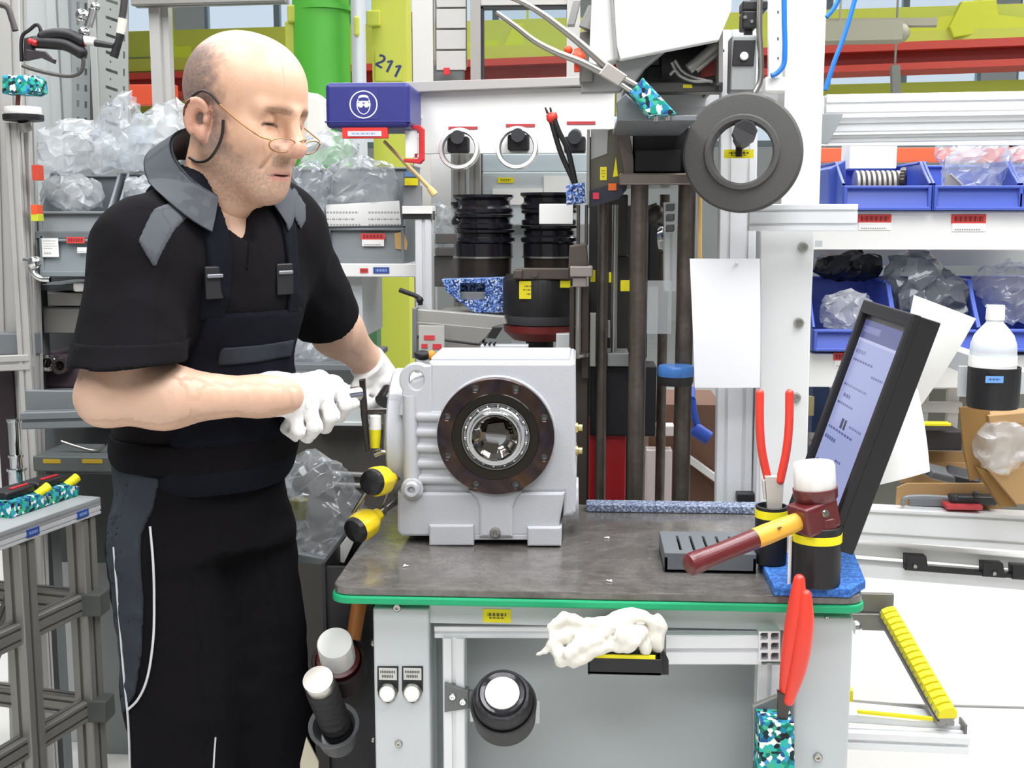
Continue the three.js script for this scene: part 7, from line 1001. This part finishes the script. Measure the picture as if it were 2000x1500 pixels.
// rear wall pieces of the rack
single('rear_sheet', 'grey-white back sheet behind the lower row of blue bins', 'sheet', [pbox(1580, 488, 2080, 520, zR - 0.36, 0.01, 0.001)], std(0xcfd0c8, 0.6));
for (const [y, h, l, z] of [[202, 34, 'top', -2.62], [243, 26, 'middle', -2.64], [270, 14, 'lowest', -2.66]]) single('rack_beam', `${l} of the three white aluminium beams above the upper blue bins`, 'beam', [alu(at(1612, y + 2, z), at(2080, y - 6, z), h * -z / F, 0.03, V(0, 0, 1))], M.alu);
single('rack_sheet', 'white sheet closing the rack behind the three aluminium beams', 'sheet', [pbox(1606, 186, 2080, 284, -2.72, 0.01, 0.001)], M.whitePaint);
single('grey_gusset', 'grey triangular gusset plate beside the big white post', 'bracket', [pextr([[1606, 222], [1648, 222], [1618, 282], [1604, 280]], -2.58, 0.01, 0.001)], std(0x8f9394, 0.5, 0.2));
single('navy_column', 'navy blue column seen under the lower shelf beam', 'column', [vpost(1588, 1620, 755, -2.95, 0.06)], std(0x27406e, 0.55)); single('yellow_sheet', 'pale yellow strip beside the navy blue column', 'strip', [pbox(1578, 775, 1590, 812, -2.94, 0.02)], std(0xdfd2a0, 0.7));
single('rail_stub', 'grey rail stub beside the monitor under the navy column', 'rail', [alu(at(1580, 858, -2.88), at(1680, 856, -2.88), 0.026, 0.03, V(0, 1, 0))], M.aluDark); single('grey_sheet', 'dark grey sheet under the rail stub beside the monitor', 'sheet', [vpost(1588, 1640, 862, -2.9, 0.02)], M.aluDark);
// ---- bottle in its cup ----
{ const z = -2.1, p = at(1938, 720, z), k = -z / F, g = thing('spray_bottle', 'translucent white plastic bottle with a screw cap standing in a black cup', 'bottle', p); const y = (py) => (720 - py) * k; obj('bottle_body', lathe([[0, 0], [42 * k, 0], [43 * k, y(705)], [43 * k, y(690)], [42.4 * k, y(688)], [43 * k, y(686)], [42 * k, y(672)], [36 * k, y(655)], [24 * k, y(640)], [17 * k, y(632)], [15 * k, y(626)], [15 * k, y(622)], [0, y(622)]], p, V(0, 1, 0), 44), phys(0xeef2f4, 0.3, 0, { transmission: 0.35, thickness: 0 }), g); obj('cap', lathe([[0, y(626)], [17 * k, y(626)], [17.5 * k, y(624)], [16.5 * k, y(598)], [0, y(597)]], p, V(0, 1, 0), 32), M.nylon, g, 'white screw cap'); obj('label_band', lathe([[43.2 * k, y(718)], [43.8 * k, y(718)], [43.8 * k, y(694)], [43.2 * k, y(694)]], p, V(0, 1, 0), 44), M.paper, g, 'white label band'); obj('red_print', lathe([[43.9 * k, y(712)], [44 * k, y(712)], [44 * k, y(706)], [43.9 * k, y(706)]], p, V(0, 1, 0), 44), M.paper, g);
  const c = at(1938, 795, z), h = thing('bottle_cup', 'black cup with a small blue label holding the plastic bottle', 'cup', c), yc = (py) => (795 - py) * k; obj('cup', lathe([[0, 0], [46 * k, 0], [48 * k, yc(785)], [48.5 * k, yc(716)], [46 * k, yc(716)], [45 * k, yc(722)], [45 * k, yc(726)], [0, yc(726)]], c, V(0, 1, 0), 44), M.black, h); lab(1925, 735, 1960, 748, z + 48.6 * k, strokes('#6f9fd8', '#2c4a86', 96, 36, [[16, 12, 62, 10]]), h, 'blue_label'); single('cup_bracket', 'light grey bracket plate behind the black bottle cup', 'bracket', [pbox(1872, 715, 1896, 775, z - 0.05, 0.006, 0.001), pbox(1982, 725, 2020, 770, z - 0.03, 0.62, 0.002)], M.greyPaint); }
// ---- cardboard ----
{ const z = -2.45, g = thing('cardboard_box', 'open brown cardboard box tilted at the picture edge with a plastic roll in it', 'cardboard box', at(1960, 985, z)); obj('front_flap', pextr([[1874, 796], [1930, 790], [1948, 860], [1925, 930], [1895, 940], [1882, 880]], z - 0.03, 0.008, 0.002), M.cardboardDark, g); obj('top_edge', pextr([[1930, 812], [2060, 800], [2060, 826], [1934, 830]], z - 0.02, 0.05, 0.002), M.cardboard, g); obj('inner_wall', pbox(1930, 820, 2060, 985, z - 0.16, 0.01), M.cardboard, g); obj('lower_side', pextr([[1932, 920], [1985, 985], [2060, 990], [2060, 880], [1960, 930]], z - 0.0, 0.06, 0.002), M.cardboard, g); obj('side_wall', pextr([[1905, 912], [1934, 922], [1988, 990], [1956, 990]], z - 0.02, 0.03, 0.002), M.cardboardDark, g);
  const c = at(1962, 876, z), r = thing('plastic_roll', 'round white roll of crumpled plastic film in the brown cardboard box', 'roll', c); const f = (x, y, zz) => { const a = Math.hypot(x - c.x, y - c.y) - 0.056, b = Math.abs(zz - c.z + 0.04) - 0.05; return smax(a, b, 0.02) + 0.01 * (Math.abs(PN.noise(x * 30, y * 30, zz * 22)) * 1.6 - 0.35); }; obj('film', toCreasedNormals(nets(f, V(c.x - 0.09, c.y - 0.09, c.z - 0.12), V(c.x + 0.09, c.y + 0.09, c.z + 0.05), 0.005), 0.5), M.bagMilky, r); }
{ const z = -2.6, tray = (label, pix, inner) => { const g = thing('cardboard_tray', label, 'cardboard tray', at(pix[0], pix[3], z)); const [x0, x1, y0, y1] = pix; obj('front_wall', pextr([[x0, y0 + 8], [x0 + 20, y0], [x1 - 14, y0], [x1, y0 + 18], [x1 + 6, y1], [x0 - 4, y1]], z, 0.006, 0.001), M.cardboard, g); obj('side_wall', pextr([[x1 - 14, y0 - 34], [x1, y0 - 20], [x1 + 6, y1], [x1 - 4, y0 + 8]], z - 0.06, 0.12, 0.001), M.cardboard, g); obj('back_wall', pbox(x0 + 6, y0 - 40, x1 - 10, y0, z - 0.2, 0.006), M.cardboard, g); return g; };
  tray('low open cardboard tray with grey scrap pieces behind the conveyor', [1752, 1952, 944, 1002]); 
  [['dark', 1800, 914, 0x4c4c4e, 0.5], ['long grey', 1842, 926, 0x6a6d6e, 0.2], ['black', 1880, 930, 0x3a3a3c, -0.3]].forEach(([n, x, y, c, a], i) => single('scrap_piece', `${n} plastic scrap piece lying in the cardboard tray`, 'scrap', [rotTo(new RoundedBoxGeometry(0.1 - i * 0.012, 0.02, 0.05, 2, 0.006), new THREE.Quaternion().setFromEuler(new THREE.Euler(0.3, a, -0.5 * a - 0.25)), at(x, y, z - 0.09))], std(c, 0.45)));
  single('flat_tool', 'grey flat tool frame lying on the conveyor in front of the cardboard tray', 'tool', [tube([[1762, 988], [1766, 974], [1790, 970], [1850, 972]].map(([x, y]) => at(x, y, z + 0.03)), 0.005, 24, 8), pbox(1776, 972, 1862, 990, z + 0.01, 0.03, 0.004)], std(0x84878a, 0.5, 0.3)); single('black_tool', 'black tool with chrome studs lying beside the grey frame on the conveyor', 'tool', [pbox(1858, 970, 1950, 988, z + 0.03, 0.05, 0.006), sph(at(1906, 966, z + 0.04), 0.008), sph(at(1866, 972, z + 0.05), 0.006)], std(0x2e3033, 0.4)); single('red_strip', 'thin red strip lying on the conveyor edge', 'strip', [pbox(1850, 988, 1920, 996, z + 0.05, 0.04, 0.001)], std(0xc9444a, 0.5));
  single('dark_parts_bin', 'dark bin with mixed small parts below the lower shelf beam', 'bin', [pbox(1796, 842, 1880, 880, z - 0.12, 0.1, 0.004)], std(0x2f2a2c, 0.6)); single('yellow_bar', 'yellow bar above the dark bin of mixed parts', 'bar', [pbox(1796, 827, 1858, 832, z - 0.1, 0.03, 0.001)], M.yellow); single('cardboard_sheet', 'flat brown cardboard back sheet behind the cardboard tray', 'cardboard', [pbox(1770, 882, 1915, 935, z - 0.24, 0.006)], M.cardboard);
  single('open_shelf', 'white-grey frame of the shelf seen between the paper and the cardboard box', 'frame', [pbox(1796, 756, 1812, 900, z - 0.26, 0.02, 0.002), pbox(1850, 756, 1872, 860, z - 0.27, 0.02, 0.002), pbox(1790, 786, 1880, 806, z - 0.25, 0.02, 0.002)], M.whitePaint); single('recess_sheet', 'grey rear panel under the lower shelf beam', 'panel', [pbox(1600, 760, 2060, 1000, z - 0.5, 0.01)], std(0x77786f, 0.7)); }
// ---- conveyor ----
{ const z = -2.55, g = thing('conveyor', 'broad white aluminium conveyor side beam with black roller brackets at the picture edge', 'conveyor', at(1850, 1150, z)); const line = (y0, y1, yr, zz, w, d, m, nm) => obj(nm, [alu(at(1560, y0, zz), at(2080, yr, zz), w * -zz / F, d, V(0, 0, 1))], m, g);
  obj('side_beam', [extr(shapeOf([[1640, 991], [2080, 1010], [2080, 1082], [1640, 1052]].map(([x, y]) => { const p = at(x, y, z); return [p.x, p.y]; })), 0.05, 0.002).translate(0, 0, z - 0.05)], M.alu, g); for (const [a, b, t] of [[1004, 1020, 4], [1044, 1066, 4]]) obj('groove', [pextr([[1640, a - 8], [2080, b], [2080, b + 4], [1640, a - 4]], z + 0.002, 0.004, 0.0005)], std(0xa9a9a6, 0.5, 0.3), g);
  obj('lower_beam', [pextr([[1640, 1058], [2080, 1096], [2080, 1120], [1640, 1082]], z - 0.06, 0.04, 0.002)], M.whitePaint, g); obj('foot_beam', [pextr([[1640, 1100], [2080, 1132], [2080, 1160], [1640, 1124]], z - 0.03, 0.05, 0.002)], M.alu, g);
  for (const x of [1792, 1942, 2000]) obj('bracket', [pextr([[x - 22, 1086 + (x - 1792) * 0.09], [x + 18, 1088 + (x - 1792) * 0.09], [x + 22, 1116 + (x - 1792) * 0.09], [x - 22, 1113 + (x - 1792) * 0.09]], z, 0.03, 0.002)], M.black, g); obj('shaft_strip', pextr([[1768, 1106], [2040, 1126], [2040, 1134], [1768, 1114]], z - 0.004, 0.02, 0.001), M.black, g); for (const x of [1787, 1942]) obj('bolt', screwHead(...at(x, 1106 + (x - 1787) * 0.09, z + 0.001).toArray(), 0.005), M.steel, g); obj('leg', [vpost(2040, 2076, 1140, z - 0.03, 0.05)], M.alu, g); }
// ---- yellow roller track ----
{ const a = at(1733, 1190, -2.32), b = at(1850, 1392, -1.98), d = b.clone().sub(a), L = d.length(); d.normalize(); const side = V(1, 0, 0).addScaledVector(d, -d.x).normalize(), up = side.clone().cross(d).negate(); const u = up.y > 0 ? up : up.clone().negate(); const g = thing('roller_track', 'yellow toothed roller track in an aluminium frame beside the bench leg', 'roller track', at(1760, 1450, -2.0));
  obj('track_rail', [alu(a.clone().addScaledVector(u, -0.016), b.clone().addScaledVector(u, -0.016), 0.03, 0.022, u)], M.aluDark, g);
  for (let k = 0; k < 17; k++) { const c = a.clone().addScaledVector(d, L * (k + 0.5) / 17), w = 0.016; obj('yellow_roller', [extr(shapeOf([[-w, -0.009], [w, -0.009], [w, 0.004], [w * 0.5, 0.011], [-w * 0.3, 0.009], [-w, 0.006]].map(([p, q]) => [p, q > 0.008 ? q + 0.003 : q])), L / 17 * 0.74, 0.0015).applyQuaternion(basis(side, u, side.clone().cross(u))).translate(c.x, c.y, c.z)], M.yellow, g); }
  obj('rear_bracket', [pbox(1662, 1160, 1746, 1196, -2.34, 0.012, 0.002), pbox(1662, 1200, 1742, 1232, -2.33, 0.03, 0.002)], std(0x7d7c76, 0.45, 0.4), g);
  obj('front_beam', [alu(at(1590, 1437, -1.98), at(1888, 1450, -1.98), 0.032, 0.03, V(0, 0, 1)), pextr([[1656, 1395], [1830, 1412], [1884, 1418], [1884, 1428], [1656, 1412]], -2.0, 0.06, 0.002)], M.alu, g); obj('inner_rail', [pextr([[1662, 1374], [1836, 1388], [1836, 1398], [1662, 1384]], -2.08, 0.02, 0.001)], M.aluDark, g); obj('yellow_strip', [pextr([[1674, 1388], [1822, 1402], [1824, 1409], [1676, 1394]], -1.995, 0.006, 0.0005)], M.yellow, g); obj('dark_end_piece', pbox(1884, 1416, 1889, 1452, -1.978, 0.034, 0.001), std(0x6b6b68, 0.5), g); obj('thin_rail', [cyl(at(1757, 1262, -2.28), at(1834, 1386, -2.04), 0.003), cyl(at(1745, 1240, -2.28), at(1826, 1388, -2.04), 0.003)], M.steel, g); obj('stop', pbox(1656, 1350, 1666, 1378, -2.08, 0.02), M.yellow, g);
  obj('support_leg', [vpost(1590, 1630, 1460, -2.0, 0.03)], M.aluDark, g); }

// clutter seen between the press columns
single('brown_crate', 'dark brown crate with a slanting white rail seen between the press columns', 'crate', [vpost(1268, 1410, 790, -3.3, 0.3), pextr([[1330, 868], [1400, 930], [1400, 952], [1330, 890]], -3.28, 0.03, 0.002)], std(0x6a4a38, 0.7));
single('white_rail', 'white rail slanting across the dark brown crate', 'rail', [pextr([[1322, 872], [1402, 930], [1402, 946], [1322, 888]], -3.24, 0.03, 0.002)], M.whitePaint);
single('pink_box', 'pale pinkish box at the foot of the brown crate', 'box', [pbox(1262, 880, 1312, 1010, -3.2, 0.06, 0.002), pbox(1262, 832, 1318, 852, -3.2, 0.06, 0.004)], std(0xd9ccc8, 0.7));
single('blue_cable', 'short blue cable with a black plug hanging in front of the brown crate', 'cable', [tube([[1352, 780], [1356, 810], [1366, 840], [1378, 850]].map(([x, y]) => at(x, y, -3.2)), 0.01, 20, 8), cyl(at(1354, 836, -3.2), at(1384, 856, -3.2), 0.02), cyl(at(1352, 780, -3.2), at(1352, 760, -3.32), 0.008), cyl(at(1352, 760, -3.32), at(1352, 800, -3.32), 0.008)], std(0x2c4fae, 0.4));
// ================= FAR HALL =================
const beamAB = (ax, ay, az, bx, by, bz, h, d) => { const a = at(ax, ay, az), b = at(bx, by, bz); return rotTo(box(0, 0, 0, a.distanceTo(b), h, d), new THREE.Quaternion().setFromUnitVectors(V(1, 0, 0), b.clone().sub(a).normalize()), a.clone().lerp(b, 0.5)); };
single('crane_girder', 'long rust-red crane girder crossing the hall behind the racks', 'girder', [beamAB(-200, 190, -13, 2300, 96, -9.2, 0.2, 0.3), beamAB(-200, 172, -12.9, 2300, 76, -9.1, 0.06, 0.4), beamAB(-200, 208, -12.9, 2300, 116, -9.1, 0.05, 0.4)], M.redBeam);
for (const [y0, y1, z0, z1, h, l] of [[105, 34, -13.5, -10, 0.26, 'upper lime green roof girder behind the crane girder'], [150, 60, -13.2, -9.8, 0.12, 'thin lime green girder just above the crane girder'], [236, 176, -13.4, -10.4, 0.22, 'lower lime green girder under the crane girder']]) single('roof_girder', l, 'girder', [beamAB(-300, y0, z0, 2350, y1, z1, h, 0.25)], M.lime);
[[1905, 40, 'above the racks of blue bins', -10.1], [340, 130, 'seen over his head', -12.2], [1030, 84, 'seen through the tall window frame', -11.3]].forEach(([x, y, l, gz]) => { const s = 42; single('gusset_plate', `lime green gusset plate and braces ${l}`, 'gusset', [cyl(at(x, y, gz - 0.05), at(x, y, gz - 0.05).setY(6.99), 0.01), pextr([[x - s * 0.6, y - s * 0.9], [x + s, y - s], [x + s * 1.1, y - s * 0.2], [x + s * 0.3, y + s * 0.6], [x - s, y + s * 0.8], [x - s * 1.2, y + s * 0.3]], gz, 0.1, 0.01), beamAB(x - 260, y + 34, gz - 0.3, x, y, gz - 0.05, 0.12, 0.08), beamAB(x, y, gz - 0.05, x + 240, y + 30, gz + 0.2, 0.12, 0.08)], std(0xbcc62e, 0.55)); });
single('light_duct', 'grey ventilation duct under the lime girders beyond the blue hoses', 'duct', [beamAB(1560, 66, -8.5, 1760, 62, -8.4, 0.13, 0.2), beamAB(1560, 46, -8.6, 1830, 44, -8.4, 0.05, 0.1), sph(at(1758, 64, -8.4), 0.065), cyl(at(1640, 60, -8.45), at(1640, 60, -8.45).setY(6.99), 0.008)], std(0x9c9a86, 0.5));
single('crane_hanger', 'grey hanger post under the crane girder', 'hanger', [beamAB(1748, 128, -9.0, 1750, 186, -9.0, 0.06, 0.06), cyl(at(1748, 128, -9.02), at(1748, 128, -9.02).setY(6.99), 0.008)], std(0x777b72, 0.5));
single('hall_column', 'bright green round hall column behind his head', 'column', [vcyl(578, 686, -200, 700, -5.0, 48, 0), lathe([[0.118, 0], [0.124, 0], [0.124, 0.02], [0.118, 0.02]], at(632, 24, -5.0), V(0, 1, 0), 48)], M.brightGreen);
single('drain_pipe', 'pale grey pipe running up beside the bright green column', 'pipe', [vcyl(689, 717, -200, 700, -4.9, 28, 0)], std(0xc9cccd, 0.4, 0.2));
{ const z = -5.1, g = thing('lime_column', 'yellow-green square hall column with the dark number 211', 'column', V(at(750, 300, z).x, 0, z)); obj('column_shaft', [vpost(722, 790, -200, z, 0.16)], std(0xc2c54a, 0.5), g); obj('bracket', [pbox(715, 20, 742, 50, z + 0.03, 0.04, 0.005)], std(0xc2c54a, 0.5), g); const t = canvasTex(128, 128, (k) => { k.fillStyle = '#c2c54a'; k.fillRect(0, 0, 128, 128); k.fillStyle = '#2b3468'; k.font = 'bold 80px sans-serif'; k.translate(64, 64); k.rotate(0.5); k.textAlign = 'center'; k.textBaseline = 'middle'; k.fillText('211', 0, 0); }); label3d(733, 100, 786, 158, z, 0.004, std(0xffffff, 0.5, 0, { map: t }), g, 'number_plate'); }
single('lime_bracket', 'lime green flange and bracket on the green column over his forehead', 'bracket', [pbox(556, 40, 580, 112, -4.95, 0.1, 0.01), pbox(560, 8, 590, 44, -4.93, 0.1, 0.01), pbox(690, 30, 700, 70, -4.85, 0.08, 0.01)], M.lime);
single('dark_green_column', 'dark green lower column segment seen between the shelf rail and his arm', 'column', [vpost(704, 732, 420, -4.6, 0.1)], M.darkGreen); 
{ const z = -3.4, g = thing('window_enclosure', 'grey aluminium enclosure frame with a louvred panel above the white tool wall', 'enclosure', V(at(960, 300, z).x, 0, z)); obj('frame_post', vpost(804, 844, -80, z, 0.05), std(0xc9c6c0, 0.45, 0.3), g); obj('frame_post', vpost(918, 938, -80, z + 0.01, 0.05), std(0x9a9691, 0.45, 0.3), g); obj('frame_post', vpost(1108, 1134, -80, z + 0.01, 0.05), std(0xb4b1ab, 0.45, 0.3), g); obj('dark_seal', [vpost(938, 944, 14, z, 0.03), pbox(938, 10, 1110, 16, z, 0.03)], M.black, g); obj('top_rail', [pbox(938, -60, 1112, 10, z + 0.005, 0.05, 0.002)], std(0xb5b2ac, 0.45, 0.3), g);
  for (let k = 0; k < 5; k++) obj('louvre_plank', pbox(852, -62 + k * 41 - 3, 910, -23 + k * 41 - 4, z - 0.005 - (k % 2) * 0.004, 0.012, 0.002), std(0xb9b6b1, 0.5, 0.1), g); obj('louvre_backing', pbox(850, -70, 912, 132, z - 0.03, 0.004), std(0xb9b6b1, 0.6), g); obj('control_strip', [pbox(846, 128, 906, 160, z - 0.01, 0.03, 0.002)], std(0x5b5d5a, 0.6), g); obj('red_lamp', pbox(866, 132, 878, 146, z + 0.02, 0.01, 0.001), mRedPaint, g); obj('glass', pbox(944, 16, 1108, 160, z - 0.02, 0.004), phys(0xf4f8fa, 0.04, 0, { transmission: 1, thickness: 0, ior: 1.45 }), g); }
single('dark_machine', 'dark machine housing far behind the lime column', 'machine', [vpost(784, 818, 88, -6.5, 0.3), pbox(782, 22, 820, 60, -6.5, 0.3, 0.02), vpost(798, 806, 40, -6.52, 0.05)], std(0x5f6060, 0.6));
[['second', 1110, 230, -7.5, 0xb5bec6, 700], ['third', 360, 300, -7, 0x9aa7ae, 900]].forEach(([n, x, y, z, c, w]) => {});
single('orange_rack_beam', 'orange-red rack beam glimpsed behind the blue bins', 'beam', [pbox(1560, 288, 2080, 316, -4.2, 0.06, 0.004)], std(0xe0613a, 0.5)); single('orange_rack_beam', 'orange-red rack beam glimpsed behind the pointed plastic bag', 'beam', [pbox(180, 165, 340, 205, -5.4, 0.06, 0.004)], std(0xd8502e, 0.5));

renderer.render(scene, camera);
